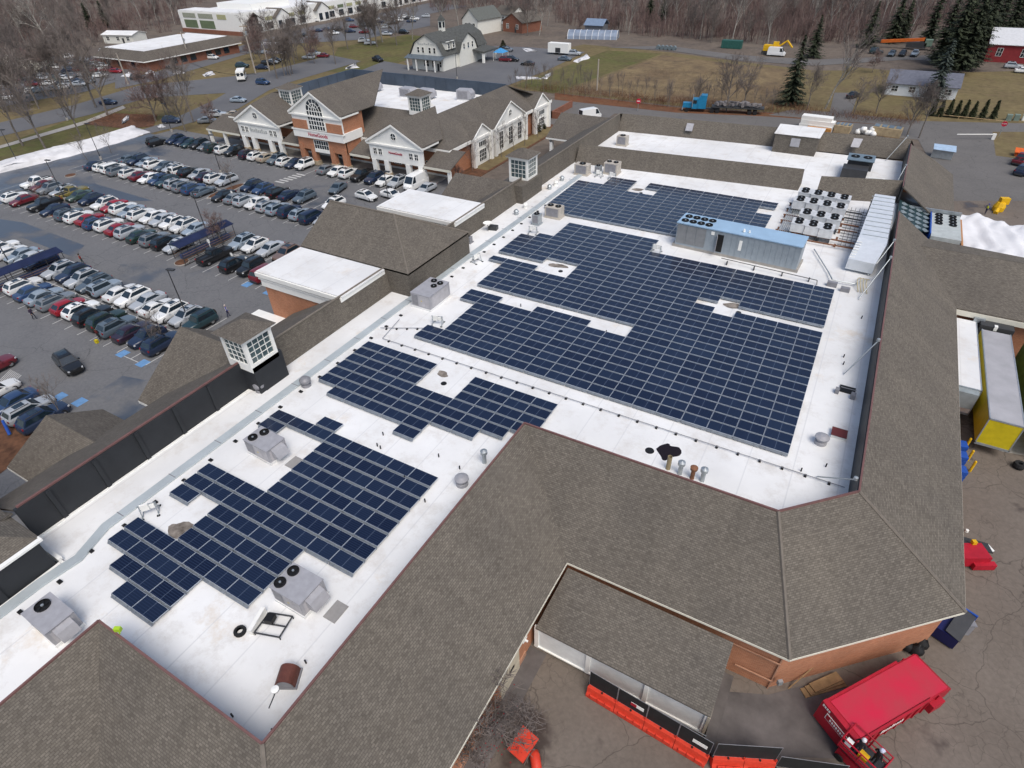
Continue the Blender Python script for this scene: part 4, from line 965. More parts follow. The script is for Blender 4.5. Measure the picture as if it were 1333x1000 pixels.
def car(kind, x, y, a, color, label, group=None, far=False, z=.062):
    if far:
        if kind not in MERGED:
            m = B(); mats = []
            for nm, g, mt_, sm in car_parts(kind):
                ms = mt_ if isinstance(mt_, list) else [mt_]
                gm = g.m
                n = len(m.v); m.v += g.v; m.f += [tuple(i+n for i in f) for f in g.f]
                for k in gm:
                    mm = ms[k]
                    if mm not in mats: mats.append(mm)
                    m.m.append(mats.index(mm))
            MERGED[kind] = (m.mesh('parked_car', mats, uv=False),)
        o = bpy.data.objects.new('parked_car', MERGED[kind][0]); COL.objects.link(o)
        o.location = (x, y, z); o.rotation_euler = (0, 0, a); o.color = c4(color)
        return tag(o, label, 'car', group)
    if kind not in PROTO:
        o = root('parked_car' if kind not in ('pickup', 'tall van') else ('parked_pickup' if kind == 'pickup' else 'parked_van'), (x, y, z), label, 'car', group, True)
        for nm, g, mt_, sm in car_parts(kind): c = g.build(nm, mt_, o, uv=False, smooth=(nm == 'body')); c.color = c4(color); (nm == 'body') and c.data.set_sharp_from_angle(angle=math.radians(38))
        PROTO[kind] = o; KID[o.name] = list(o.children); o.rotation_euler = (0, 0, a)
    else: o = clone(PROTO[kind], (x, y, z), a, None, None, None, None, color)
    tag(o, label, {'pickup': 'pickup', 'tall van': 'van'}.get(kind, 'car'), group); return o
CCOL = {'white': (.74, .75, .74), 'silver': (.40, .43, .46), 'light blue': (.27, .33, .39), 'grey': (.17, .19, .21), 'slate': (.09, .12, .15), 'black': (.012, .013, .015), 'navy': (.014, .026, .06), 'blue': (.028, .06, .14),
        'red': (.26, .012, .022), 'dark red': (.13, .010, .018), 'dark green': (.014, .032, .026), 'beige': (.36, .31, .24), 'green': (.05, .085, .07), 'yellow': (.19, .155, .045), 'purple': (.024, .014, .028), 'brown': (.16, .11, .09), 'teal': (.018, .045, .055)}
RW = [
 ('first block lower row', -9.3, [(-64.3, 'white', 'SUV', 1), (-61.5, 'blue', 'sedan', 1), (-58.7, 'light blue', 'sedan', 1), (-55.9, 'grey', 'wagon', 1), (-52.9, 'red', 'hatchback', 1), (-50.3, 'white', 'crossover', 1), (-47.5, 'black', 'SUV', 1), (-44.8, 'dark green', 'SUV', 1), (-42.1, 'slate', 'SUV', 1), (-39.3, 'purple', 'sedan', 1), (-36.5, 'navy', 'crossover', -1), (-33.6, 'navy', 'SUV', 1)]),
 ('first block upper row', -4.0, [(-81, 'white', 'SUV', 1), (-78.2, 'white', 'sedan', 1), (-75.4, 'light blue', 'sedan', -1), (-72.6, 'silver', 'sedan', -1), (-70.0, 'blue', 'SUV', -1), (-64.5, 'silver', 'SUV', -1), (-61.6, 'navy', 'SUV', -1), (-58.7, 'silver', 'SUV', -1), (-55.9, 'slate', 'wagon', -1), (-53.0, 'light blue', 'jeep', 1), (-49.9, 'white', 'sedan', 1), (-47.2, 'white', 'SUV', -1), (-44.5, 'silver', 'sedan', -1), (-41.8, 'white', 'coupe', 1), (-39.0, 'white', 'SUV', -1), (-36.3, 'silver', 'crossover', -1), (-33.4, 'teal', 'jeep', -1)]),
 ('second block lower row', 9.3, [(-103.4, 'white', 'crossover', 1), (-99.9, 'dark red', 'sedan', -1), (-93.8, 'black', 'pickup', -1), (-89.6, 'navy', 'sedan', -1), (-85.0, 'slate', 'SUV', 1), (-82.2, 'white', 'SUV', 1), (-79.4, 'red', 'sedan', 1), (-76.6, 'blue', 'crossover', 1), (-73.9, 'white', 'SUV', 1), (-70.8, 'red', 'sedan', 1), (-68.0, 'silver', 'SUV', 1), (-64.9, 'dark green', 'sedan', 1), (-61.6, 'grey', 'SUV', 1), (-58.8, 'black', 'SUV', 1), (-56.0, 'silver', 'crossover', -1), (-47.6, 'black', 'pickup', 1), (-42.6, 'black', 'SUV', 1), (-39.4, 'black', 'jeep', -1), (-36.2, 'dark red', 'minivan', 1), (-33.0, 'silver', 'sedan', 1)]),
 ('second block upper row', 15.0, [(-107.5, 'white', 'pickup', -1), (-104.7, 'dark red', 'sedan', -1), (-101.6, 'grey', 'SUV', -1), (-97.9, 'silver', 'wagon', -1), (-95.2, 'yellow', 'pickup', 1), (-92.4, 'green', 'sedan', -1), (-88.5, 'navy', 'crossover', -1), (-83.9, 'white', 'SUV', -1), (-81.4, 'red', 'sedan', -1), (-78.8, 'white', 'SUV', 1), (-76.1, 'light blue', 'sedan', -1), (-73.1, 'white', 'SUV', 1), (-70.3, 'white', 'sedan', -1), (-67.6, 'silver', 'sedan', -1), (-64.7, 'white', 'crossover', -1), (-61.8, 'white', 'SUV', -1), (-58.9, 'light blue', 'sedan', -1), (-47.7, 'light blue', 'SUV', -1), (-45.0, 'white', 'crossover', -1), (-41.9, 'silver', 'sedan', -1), (-38.2, 'brown', 'SUV', -1)]),
 ('third block lower row', 27.5, [(-107.2, 'navy', 'sedan', 1), (-104.4, 'white', 'wagon', 1), (-101.7, 'white', 'minivan', 1), (-98.9, 'grey', 'SUV', 1), (-95.3, 'white', 'SUV', 1), (-92.0, 'dark red', 'sedan', 1), (-89.1, 'white', 'sedan', -1), (-86.3, 'blue', 'crossover', -1), (-83.6, 'teal', 'SUV', -1), (-80.9, 'silver', 'SUV', 1), (-78.2, 'grey', 'SUV', 1), (-75.5, 'blue', 'SUV', 1), (-72.8, 'slate', 'sedan', 1), (-67.3, 'black', 'sedan', -1), (-64.3, 'grey', 'sedan', 1), (-61.6, 'silver', 'SUV', 1), (-58.7, 'white', 'sedan', -1), (-55.9, 'silver', 'wagon', 1), (-53.1, 'light blue', 'SUV', 1), (-50.4, 'navy', 'SUV', 1), (-47.6, 'light blue', 'crossover', 1), (-45.0, 'navy', 'minivan', 1), (-42.2, 'silver', 'sedan', -1)]),
 ('third block upper row', 33.3, [(-104.2, 'slate', 'sedan', 1), (-101.5, 'navy', 'SUV', -1), (-98.7, 'light blue', 'sedan', -1), (-95.6, 'white', 'SUV', 1), (-92.8, 'slate', 'sedan', -1), (-89.9, 'silver', 'crossover', -1), (-87.1, 'white', 'jeep', 1), (-84.5, 'black', 'SUV', 1), (-81.9, 'silver', 'sedan', -1), (-79.2, 'purple', 'sedan', 1), (-76.5, 'white', 'SUV', 1), (-73.5, 'silver', 'SUV', -1), (-66.2, 'navy', 'SUV', -1), (-63.2, 'blue', 'crossover', -1), (-59.2, 'black', 'SUV', 1), (-56.2, 'navy', 'sedan', 1), (-52.9, 'slate', 'SUV', -1), (-45.7, 'white', 'SUV', -1)]),
 ('row along the brick shops', 46.8, [(-107.3, 'navy', 'SUV', -1), (-104.6, 'navy', 'sedan', -1), (-101.9, 'teal', 'sedan', -1), (-99.1, 'black', 'SUV', -1), (-96.4, 'grey', 'sedan', -1), (-93.5, 'dark green', 'SUV', 1), (-90.5, 'white', 'SUV', 1), (-87.4, 'black', 'SUV', -1), (-82.7, 'purple', 'SUV', 1), (-80, 'white', 'crossover', 1), (-77.2, 'beige', 'sedan', 1), (-74.2, 'slate', 'SUV', -1), (-71.5, 'white', 'crossover', 1), (-68.8, 'navy', 'sedan', -1), (-66.0, 'white', 'jeep', -1), (-60, 'grey', 'sedan', 1), (-57.2, 'white', 'sedan', -1), (-54.2, 'white', 'SUV', 1), (-51.1, 'black', 'pickup', -1), (-47.8, 'navy', 'SUV', -1), (-45.0, 'white', 'sedan', -1), (-42.2, 'silver', 'SUV', -1), (-38.3, 'white', 'tall van', -1), (-35.4, 'silver', 'sedan', -1)]),
 ('corner row by the front porch', -24.0, [(-41.6, 'white', 'sedan', 1), (-37.8, 'blue', 'sedan', -1), (-35.1, 'silver', 'wagon', 1), (-32.4, 'navy', 'SUV', 1)]),
]
for rn, yb, lst in RW:
    for i, (x, cl, kd, dr) in enumerate(lst):
        L = CT[kd][0]
        c = CCOL[cl]; j = 1+rnd.uniform(-.12, .12); c = tuple(v*j for v in c)
        car(kd, x+rnd.uniform(-.08, .08), yb+L/2+rnd.uniform(-.1, .35), dr*math.pi/2+rnd.uniform(-.02, .02), c,
            '%s %s, %s car from left in the %s' % (cl, kd, ORD[i+1], rn), 'cars parked in the %s' % rn)
car('SUV', -39.6, -14.6, -.18, CCOL['black'], 'black SUV driving along the empty aisle nearest the building', None)
car('sedan', -50.6, 42.2, -1.35, CCOL['slate'], 'grey sedan driving toward the camera near the zebra crossing', None)
car('crossover', -42.9, 41.4, -.1, CCOL['white'], 'white crossover with dark roof driving sideways in front of the shops', None)
car('sedan', -39.2, 44.0, -.1, CCOL['white'], 'white sedan driving sideways beside the flat white portico', None)
car('jeep', -109.8, 46.2, 1.4, CCOL['black'], 'black jeep with lit red lamps leaving the car park', None)
car('SUV', -46.9, -19.2, 1.57, CCOL['dark red'], 'dark red SUV cut by the left edge near the white sedan', None)
FAR = [(225, 160, 'navy', 'SUV', .5, 'navy SUV by the snowy kerb at the car park entrance'), (271, 160, 'grey', 'sedan', .6, 'grey sedan behind bare trees left of the white gabled shop'), (284, 152, 'silver', 'SUV', .6, 'silver SUV behind bare trees left of the white gabled shop'),
 (300, 158, 'black', 'sedan', .6, 'black sedan just left of the white gabled shop'), (307, 152, 'beige', 'sedan', .6, 'beige sedan just left of the white gabled shop'), (311, 133, 'light blue', 'sedan', .3, 'light blue sedan beside the lawn behind the shops'), (343, 110, 'blue', 'SUV', .1, 'bright blue SUV waiting behind the small bus'),
 (316, 88, 'teal', 'SUV', .4, 'dark teal SUV between the small bus and the utility pole'), (342, 90, 'navy', 'sedan', .4, 'navy sedan right of the utility pole'), (355, 83, 'silver', 'sedan', .4, 'silver sedan on street by the second pole'), (278, 77, 'white', 'crossover', .2, 'white crossover in front of the low brick building'),
 (225, 90, 'black', 'sedan', .4, 'black sedan at the corner of the low brick building'), (180, 103, 'teal', 'SUV', 1.0, 'teal SUV between the snow heaps'), (152, 95, 'red', 'sedan', .3, 'red sedan left of the low brick building'), (138, 69, 'white', 'SUV', 1.2, 'white SUV at far left corner of the low brick building'),
 (492, 80, 'black', 'pickup', -.35, 'black pickup turning into the drive of the white barn house'), (142, 136, 'navy', 'sedan', .5, 'navy sedan on the main street among bare trees'), (340, 70, 'light blue', 'SUV', .4, 'light blue SUV near snow strip by the stores'),
 (8, 130, 'white', 'SUV', .5, 'white SUV at the left edge in the far car park'), (60, 92, 'light blue', 'sedan', .7, 'light blue sedan by the cream porch house'), (58, 104, 'silver', 'SUV', .7, 'silver SUV in the middle of the far left car park'), (74, 105, 'green', 'wagon', .7, 'pale green wagon in the far left car park'),
 (86, 104, 'white', 'sedan', .7, 'white sedan beside the pale green wagon'), (108, 92, 'beige', 'sedan', .7, 'beige sedan at the back of the far left car park'), (92, 76, 'white', 'SUV', .7, 'white SUV at the wood edge of the far left car park'), (104, 112, 'silver', 'sedan', .5, 'silver sedan by the hedge of the far left car park'),
 (14, 114, 'light blue', 'crossover', .6, 'light blue crossover at the far left car park'), (45, 121, 'white', 'wagon', .5, 'white wagon by the grass of the far left car park'), (72, 118, 'grey', 'sedan', .5, 'grey sedan by grass of the far left car park'),
 (455, 28, 'blue', 'SUV', .5, 'blue SUV parked by the white stores'), (474, 55, 'white', 'SUV', .6, 'white SUV among the trees below the white stores'), (482, 58, 'silver', 'sedan', .6, 'silver sedan right of the white SUV below the stores'), (504, 46, 'silver', 'sedan', .3, 'silver sedan behind the pale roadside tree'),
 (410, 72, 'silver', 'SUV', .4, 'silver SUV on the street behind bare trees'), (526, 44, 'black', 'SUV', .2, 'black SUV on street left of the white barn house'), (492, 27, 'white', 'sedan', .5, 'white sedan farthest right at the white stores'), (412, 28, 'white', 'sedan', .5, 'white sedan in front of the store porch'),
 (667, 80, 'black', 'SUV', .1, 'black SUV parked right of the blue canopy'), (660, 67, 'slate', 'SUV', .1, 'slate SUV parked behind the blue canopy'), (735, 79, 'slate', 'sedan', .1, 'slate sedan beside the white box trailer'), (748, 72, 'silver', 'SUV', .1, 'silver SUV behind the slate sedan at the field'),
 (1160, 73, 'slate', 'SUV', -1.7, 'slate SUV leftmost of three below the orange machine'), (1174, 73, 'black', 'SUV', -1.7, 'black SUV middle of three below the orange machine'), (1190, 73, 'light blue', 'pickup', -1.7, 'pale blue pickup rightmost of three below the orange machine'), (1110, 127, 'black', 'sedan', 1.2, 'black sedan on the driveway left of the white ranch house'),
 (1318, 89, 'silver', 'SUV', 0, 'silver SUV in front of the red barn'), (1332, 95, 'white', 'sedan', 0, 'white sedan right of the silver SUV at the red barn'), (1328, 212, 'dark red', 'pickup', 1.2, 'dark red pickup under the orange sheet at right edge'), (1330, 226, 'navy', 'SUV', 1.2, 'navy SUV at the right edge on dark tarmac'), (768, 156, 'white', 'tall van', 1.0, 'white van on the lane between the two shop roofs'),
 (1140, 70, 'teal', 'jeep', 0, 'teal jeep left of the three vehicles below the orange machine'), (1010, 73, 'white', 'tall van', 0, 'white tanker van by the yellow excavator')]
for px, py, cl, kd, a, lab in FAR:
    q = U(px, py, .06); car(kd, q.x, q.y, a, CCOL[cl], lab, None, True)
# small white bus
t = root('shuttle_bus', U(316, 104, 0), 'small white shuttle bus seen from behind at the junction', 'bus', None, True); t.rotation_euler = (0, 0, 2.35)
b = B(); b.box(-3.6, -1.2, .55, 2.6, 1.2, 3.1); b.ext([(2.6, -1.1, .5), (3.9, -1.1, .5), (3.9, -1.1, 1.5), (3.3, -1.1, 1.6), (2.6, -1.1, 2.7)], (0, 2.2, 0)); b.build('body', WHITE, t)
for sy in (-.6, .6): b = B(); b.box(-3.64, sy-.42, 1.7, -3.6, sy+.42, 2.6); b.build('rear_window', GLASS, t)
for sy in (-1.22, 1.2): b = B(); b.box(-3.2, sy, 1.8, 2.3, sy+.02, 2.6); b.build('side_window', GLASS, t)
for x in (-2.4, 2.7):
    for sy in (-1.1, 1.1): b = B(); b.tube((x, sy-.12, .45), (x, sy+.12, .45), .45, n=12); b.build('wheel', RUBBER, t)
b = B(); b.box(-3.7, -1.1, .45, -3.6, 1.1, .75); b.build('bumper', DARK, t)
# blue semi truck with flatbed
q = U(888, 144, 0); q2 = U(990, 149, 0); a = math.atan2(q2.y-q.y, q2.x-q.x)
t = root('semi_truck', q, 'bright blue long-nosed truck pulling a loaded flatbed on the back road', 'truck', None, True); t.rotation_euler = (0, 0, a)
TB = mat('bright blue truck paint', (.02, .22, .42), .35)
b = B(); b.box(0, -.75, .9, 2.2, .75, 2.0); b.box(2.2, -1.1, .8, 3.6, 1.1, 3.0); b.ext([(3.6, -1.2, .9), (5.6, -1.2, .9), (5.6, -1.2, 3.9), (4.2, -1.2, 3.9), (3.6, -1.2, 3.1)], (0, 2.4, 0)); b.build('cab', TB, t)
b = B(); b.box(2.17, -.95, 2.1, 2.2, .95, 2.85); b.build('windshield', GLASS, t)
b = B(); b.box(2.3, -1.13, 2.0, 3.3, -1.1, 2.8); b.build('side_window', GLASS, t)
b = B(); b.box(-.1, -1.2, .45, .15, 1.2, .85); b.tube((2.3, -1.25, 1.2), (2.3, -1.25, 4.1), .09); b.build('bumper', GALV, t)
b = B(); b.box(1, -.4, .6, 9, .4, .95); b.build('chassis', DARK, t)
for x in (1.1, 7.2, 8.5):
    for sy in (-1.1, 1.1): b = B(); b.tube((x, sy-.17, .5), (x, sy+.17, .5), .5, n=12); b.build('wheel', RUBBER, t)
LT = (q2-q).length+.5
b = B(); b.box(7.0, -1.25, 1.25, LT, 1.25, 1.55); b.build('flatbed', DARK, t)
for x in (LT-3.2, LT-1.9):
    for sy in (-1.1, 1.1): b = B(); b.tube((x, sy-.17, .5), (x, sy+.17, .5), .5, n=12); b.build('wheel', RUBBER, t)
r2 = random.Random(5); b = B()
for k in range(46): b.ob((r2.uniform(8, LT-.8), r2.uniform(-1, 1), 1.55+r2.uniform(0, .5)), r2.uniform(.5, 1.3), r2.uniform(.3, .7), r2.uniform(.3, .8), r2.uniform(0, 3))
tag(b.build('scrap_load', mat('grey scrap', (.30, .28, .28), .7, var=.35, vs=1), loc=q, uv=False), 'heap of grey scrap loaded on the flatbed trailer', 'load'); bpy.data.objects['scrap_load'].rotation_euler = (0, 0, a)
# box trailers at the loading dock
def trailer(x0, x1, ya, yb, m, lab, top, reefer=False, z1=4.0, rear=True):
    t = root('box_trailer', ((x0+x1)/2, (ya+yb)/2, 0), lab, 'trailer')
    b = B(); b.box(x0, ya, 1.15, x1, yb, z1); b.build('box_body', m, t)
    b = B(); b.box(x0+.05, ya+.05, z1, x1-.05, yb-.05, z1+.03); b.build('roof_sheet', top, t)
    b = B()
    for xx in (x0, x1-.08): b.box(xx-.01, ya-.01, z1-.1, xx+.09, yb+.01, z1+.05)
    b.box(x0-.02, ya-.03, z1-.1, x1+.02, ya+.06, z1+.05); b.box(x0-.02, ya-.03, 1.0, x1+.02, ya+.06, 1.25)
    for xx in (x0-.02, x1-.07): b.box(xx, ya-.03, 1.1, xx+.09, ya+.07, z1)
    b.build('edge_rail', GALV, t)
    for yy in (yb-1.6, yb-2.9):
        for xx in (x0+.3, x1-.3): b = B(); b.tube((xx-.2, yy, .5), (xx+.2, yy, .5), .5, n=12); b.build('wheel', RUBBER, t)
    b = B()
    for xx in (x0+.5, x1-.6): b.box(xx, ya+2.6, 0, xx+.12, ya+2.75, 1.15)
    b.build('landing_leg', DARK, t)
    if reefer:
        b = B(); b.box(x0+.2, ya-.75, 2.2, x1-.2, ya, 3.9); b.build('cooling_unit', mat('grey cooling unit', (.30, .34, .35), .5), t)
    return t
AL = mat('dull aluminium roof', (.50, .49, .50), .45, .2, var=.12, vs=.4)
YT = mat('yellow trailer side', (.48, .37, .02), .5, var=.18, vs=1)
trailer(49.35, 51.95, 17.4, 33.6, YELLOW, 'yellow box trailer with grey roof backed up to the dock', AL)
trailer(46.75, 48.95, 21.5, 35.0, WHITE, 'white box trailer half hidden under the right roof slope', MEM, True)
trailer(53.3, 55.9, 18.5, 33.6, mat('dull green trailer', (.10, .17, .08), .6, var=.25), 'green box trailer right of the yellow trailer', mat('pinkish trailer roof', (.45, .36, .34), .6))
t = root('dock_shelter', (50.6, 34.6, 0), 'dark rubber dock shelter behind the yellow trailer', 'dock shelter'); b = B(); b.box(49.2, 34.0, .9, 52.2, 35.7, 4.3); b.build('hood', DARK, t); b = B(); b.box(50.4, 33.95, 3.9, 50.7, 34.4, 4.4); b.build('dock_lamp', WHITE, t)
t = root('vent_box', (49.2, 35.2, 0), 'grey vent box with a duct on the brick dock wall', 'vent'); b = B(); b.box(48.6, 34.9, 4.0, 49.6, 35.88, 4.5); b.build('hood', GALV, t); b = B(); b.box(48.9, 35.3, .5, 49.3, 35.88, 4.0); b.build('duct', HVACD, t)
b = B(); b.lathe([(0, 0), (.42, 0), (.5, .25), (.42, .5), (.18, .5), (.18, .1)], (53.0, 16.9, .1), 14); tag(b.build('loose_tyre', RUBBER), 'tyre in white frame standing right of the yellow trailer', 'tyre')
# red compactor container
ang = math.atan2(-8.97+15.25, 46.85-42.07)
t = root('compactor_container', (42.5, -12.7, 0), 'long red compactor container parked beside the brick corner', 'container', None, True)
t.location = (43.7, -11.75, .06); t.rotation_euler = (0, 0, ang)
REDT = mat('red container top', (.57, .010, .048), .55, var=.1, vs=.55, col2=(.44, .035, .055))
b = B(); b.box(-3.95, -1.2, .3, 2.0, 1.2, 2.2); b.ext([(2.0, -1.2, .35), (4.1, -1.2, .6), (4.1, -1.2, 1.6), (3.6, -1.2, 2.05), (2.0, -1.2, 2.05)], (0, 2.4, 0)); b.build('container_body', RED, t)
b = B(); b.box(-3.6, -1.1, 2.2, 2.0, 1.1, 2.24); b.box(2.1, -1.12, 2.05, 3.6, 1.12, 2.09); b.build('top_sheet', REDT, t)
b = B(); b.box(-4.05, -1.3, .3, -3.75, 1.3, 2.34); b.box(-3.8, -1.28, 2.05, 2.0, -1.16, 2.30); b.box(-3.8, 1.16, 2.05, 2.0, 1.28, 2.30); b.build('rim', RED, t)
b = B()
for k in range(9): b.box(-3.3+k*.75, -1.27, .4, -3.2+k*.75, -1.2, 2.04); b.box(-3.3+k*.75, 1.2, .4, -3.2+k*.75, 1.27, 2.04)
b.build('side_rib', RED, t)
b = B(); b.box(2.2, -1.55, .7, 3.2, -1.2, 1.5); b.build('hydraulic_box', RED, t)
def text(body, size, m, parent, loc, rot, name='lettering', ext=.004):
    cu = bpy.data.curves.new(name, 'FONT'); cu.body = body; cu.size = size; cu.extrude = ext; cu.align_x = 'CENTER'; cu.align_y = 'CENTER'
    tmp = bpy.data.objects.new(name, cu); COL.objects.link(tmp)
    dg = bpy.context.evaluated_depsgraph_get(); me = bpy.data.meshes.new_from_object(tmp.evaluated_get(dg)); bpy.data.objects.remove(tmp)
    me.materials.clear(); me.materials.append(m)
    o = bpy.data.objects.new(name, me); COL.objects.link(o); o.parent = parent; o.location = Vector(loc)-WL.get(parent.name, Vector()); o.rotation_euler = rot; return o
b = B(); b.box(-4.08, -.75, 1.30, -4.055, .75, 1.85); sg = b.build('name_plate', WHITE, t)
b = B(); b.box(-4.09, -.70, 1.35, -4.075, .70, 1.80); b.build('plate_field', RED, sg)
b = B()
for k in range(7): b.box(-4.098, -.55+k*.15, 1.47, -4.088, -.45+k*.15, 1.68)
b.build('plate_letters', WHITE, sg)
b = B()
for k in range(9): b.box(-1.9+k*.21, -1.292, 1.35, -1.76+k*.21, -1.28, 1.66+.1*(k in (0, 4)))
b.build('side_letters', WHITE, t)
b = B()
for k in range(4): b.box(-4.066, .65+k*.14, 2.02, -4.055, .75+k*.14, 2.2)
b.build('number_marks', WHITE, t)
# red scissor lift with rails
t = root('boom_lift', (42.7, -15.75, 0), 'small red lift platform with railings and two men aboard', 'lift', None, True); t.location = (42.75, -15.75, .06); t.rotation_euler = (0, 0, -.45)
b = B(); b.box(-1.0, -.5, .25, 1.0, .5, .85); b.build('base', RED, t)
for x in (-.7, .7):
    for sy in (-.5, .5): b = B(); b.tube((x, sy-.1, .25), (x, sy+.1, .25), .25, n=12); b.build('wheel', RUBBER, t)
b = B()
for sy in (-.35, .35): b.tube((-.8, sy, .85), (.8, sy, 1.35), .05, n=4); b.tube((.8, sy, .85), (-.8, sy, 1.35), .05, n=4)
b.build('scissor_arms', DARK, t)
b = B(); b.box(-1.1, -.65, 1.35, 1.1, .65, 1.45); b.build('platform', DARK, t)
b = B()
for z in (1.55, 1.95, 2.45):
    for p, q in (((-1.1, -.65), (1.1, -.65)), ((1.1, -.65), (1.1, .65)), ((1.1, .65), (-1.1, .65)), ((-1.1, .65), (-1.1, -.65))): b.tube((*p, z), (*q, z), .045, n=5)
for p in ((-1.1, -.65), (0, -.65), (1.1, -.65), (1.1, .65), (0, .65), (-1.1, .65)): b.tube((*p, 1.4), (*p, 2.45), .045, n=5)
b.box(-1.12, -.68, 1.45, 1.12, -.64, 1.75)
b.build('railing', RED, t)
b = B(); b.ob((-.75, -.45, 2.0), .35, .3, .35); b.build('control_box', WHITE, t)
b = B(); b.ob((.1, -.2, 1.46), .5, .4, .45); tag(b.build('tool_box', BYELLOW, loc=(42.75, -15.75, .06)), 'yellow tool box on the floor of the red lift', 'tool box'); bpy.data.objects['tool_box'].rotation_euler = (0, 0, -.45)
# ------------------------------------------------------------------ brick shops across the car park
sm = root('shopping_strip', (-62, 75, 0), 'brick shops with white gabled fronts and brown roof across the car park', 'building')
xo0, xo1, yo0, yo1, ze = -95.5, -34.6, 56.6, 99.5, 5.6
xi0, xi1, yi0, yi1, zi = -88.4, -42.3, 64.2, 91.6, 9.5
def q4(*p): return B().slab(list(p), .18)
q4((xo0, yo0, ze), (xo1, yo0, ze), (xi1, yi0, zi), (xi0, yi0, zi)).build('hip_roof', SHG, sm)
q4((xo1, yo0, ze), (xo1, yo1, ze), (xi1, yi1, zi), (xi1, yi0, zi)).build('hip_roof', SHG, sm)
q4((xo0, yo0, ze), (xo0, yo1, ze), (xi0, yi1, zi), (xi0, yi0, zi)).build('hip_roof', SHG, sm)
q4((xo1, yo1, ze), (xo0, yo1, ze), (xi0, yi1, zi), (xi1, yi1, zi)).build('hip_roof', SHG, sm)
q4((xi1+.2, 91.4, zi), (-36.5, 91.5, 8.6), (-34.6, 99.0, ze), (xi1, 99.4, ze)).build('hip_roof', SHG, sm)
B().box(xi0, yi0, 6.4, xi1, yi1, 6.9).build('flat_roof', MEM, sm)
b = B(); b.box(xi0-.1, yi1-.25, 6.9, xi1, yi1+.05, 9.7); b.box(xi0-.1, yi0+6, 6.9, xi0+.2, yi1-.25, 9.7); b.box(xi0, yi0+.1, 6.9, xi1, yi0+.25, 9.4); b.box(xi1-.25, yi0, 6.9, xi1-.1, yi1, 9.4)
for k in range(15): b.box(xi0+1.5+k*3.1, yi1-.32, 6.9, xi0+1.62+k*3.1, yi1-.25, 9.68)
for k in range(6): b.box(xi0+.2, yi0+8+k*3.3, 6.9, xi0+.27, yi0+8.12+k*3.3, 9.68)
b.build('parapet_cladding', EPDMB, sm)
b = B(); b.box(xo0+.8, yo0+.7, 0, xo1-.7, yo1-.7, ze-.1); b.build('brick_wall', BR, sm)
b = B(); b.box(xo0-.05, yo0-.12, ze-.75, xo1+.05, yo0, ze-.12); b.box(xo1, yo0, ze-.75, xo1+.12, yo1, ze-.12); b.box(xo0+.75, yo0+.62, 0, xo1-.65, yo0+.69, .5); b.build('cornice', WHITE, sm)
def win(par, x, y, z, w_, h, nx, nz, ax='x', sgn=-1, glass=GLASS):
    """window with white frame and muntins, flat on a wall facing -y (ax x) or +x (ax y)"""
    b = B(); g = B(); t = .06
    def bx(m, u0, z0, u1, z1, d):
        if ax == 'x': m.box(x+u0, y+sgn*d, z+z0, x+u1, y, z+z1)
        else: m.box(x, y+u0, z+z0, x-sgn*d, y+u1, z+z1)
    bx(g, -w_/2, 0, w_/2, h, .03)
    for u in (-w_/2-.08, w_/2): bx(b, u, -.08, u+.08, h+.08, .09)
    for zz in (-.08, h): bx(b, -w_/2, zz, w_/2, zz+.08, .085)
    for k in range(1, nx): u = -w_/2+w_*k/nx; bx(b, u-t/2, 0, u+t/2, h, .07)
    for k in range(1, nz): zz = h*k/nz; bx(b, -w_/2, zz-t/2, w_/2, zz+t/2, .065)
    f = b.build('window', WHITE, par); g.build('pane', glass, f); return f
def front_gable(xc, hw, zp, zee, yf, zbot, cols, wall, name='gable_front', depth=14):
    g = B(); g.ext([(xc-hw+.3, yf, zee-.1), (xc+hw-.3, yf, zee-.1), (xc, yf, zp-.25)], (0, .5, 0)); g.box(xc-hw+.4, yf, zbot, xc+hw-.4, yf+.5, zee-.1)
    fr = g.build(name, wall, sm)
    r_ = B(); r_.slab([(xc-hw, yf-.35, zee), (xc, yf-.35, zp), (xc, yf+depth, zp), (xc-hw, yf+depth*.45, zee)], .16); a = r_.build('gable_roof', SHG, sm)
    r_ = B(); r_.slab([(xc+hw, yf-.35, zee), (xc, yf-.35, zp), (xc, yf+depth, zp), (xc+hw, yf+depth*.45, zee)], .16); r_.build('gable_roof', SHG, sm)
    k = B()
    for s in (-1, 1): k.ext([(xc+s*(hw+.05), yf-.42, zee-.12), (xc, yf-.42, zp-.12), (xc, yf-.42, zp-.5), (xc+s*(hw+.05), yf-.42, zee-.5)], (0, .4, 0))
    k.box(xc-hw, yf-.3, zee-.75, xc+hw, yf, zee-.45); k.box(xc-hw, yf-.2, zee-.45, xc-hw+.3, yf+5, zee-.05); k.box(xc+hw-.3, yf-.2, zee-.5, xc+hw, yf+5, zee-.05)
    k.build('gable_moulding', WHITE, fr)
    for x in cols: c = B(); c.box(x-.5, yf-.05, .9, x+.5, yf+.7, zbot); c.build('column', WHITE, fr); c = B(); c.box(x-.62, yf-.15, .14, x+.62, yf+.8, .9); c.build('column_base', mat('tan stone', (.46, .38, .27), .9), fr)
    return fr
def roundel(par, x, y, z, r, ax='x'):
    b = B(); g = B()
    for m, r0, r1, d in ((g, 0, r, .04), (b, r, r+.12, .1)):
        m.lathe([(r0, 0), (r0, d), (r1, d), (r1, 0)], n=20)
    g.v = [(a, -c, b_) for a, b_, c in g.v]; b.v = [(a, -c, b_) for a, b_, c in b.v]
    b.box(-.04, -.08, -r, .04, 0, r); b.box(-r, -.075, -.04, r, 0, .04)
    for m in (g, b): m.v = [(x+a, y+b_, z+c) if ax == 'x' else (x-b_, y+a, z+c) for a, b_, c in m.v]
    f = b.build('round_window', WHITE, par); g.build('pane', GLASS, f)
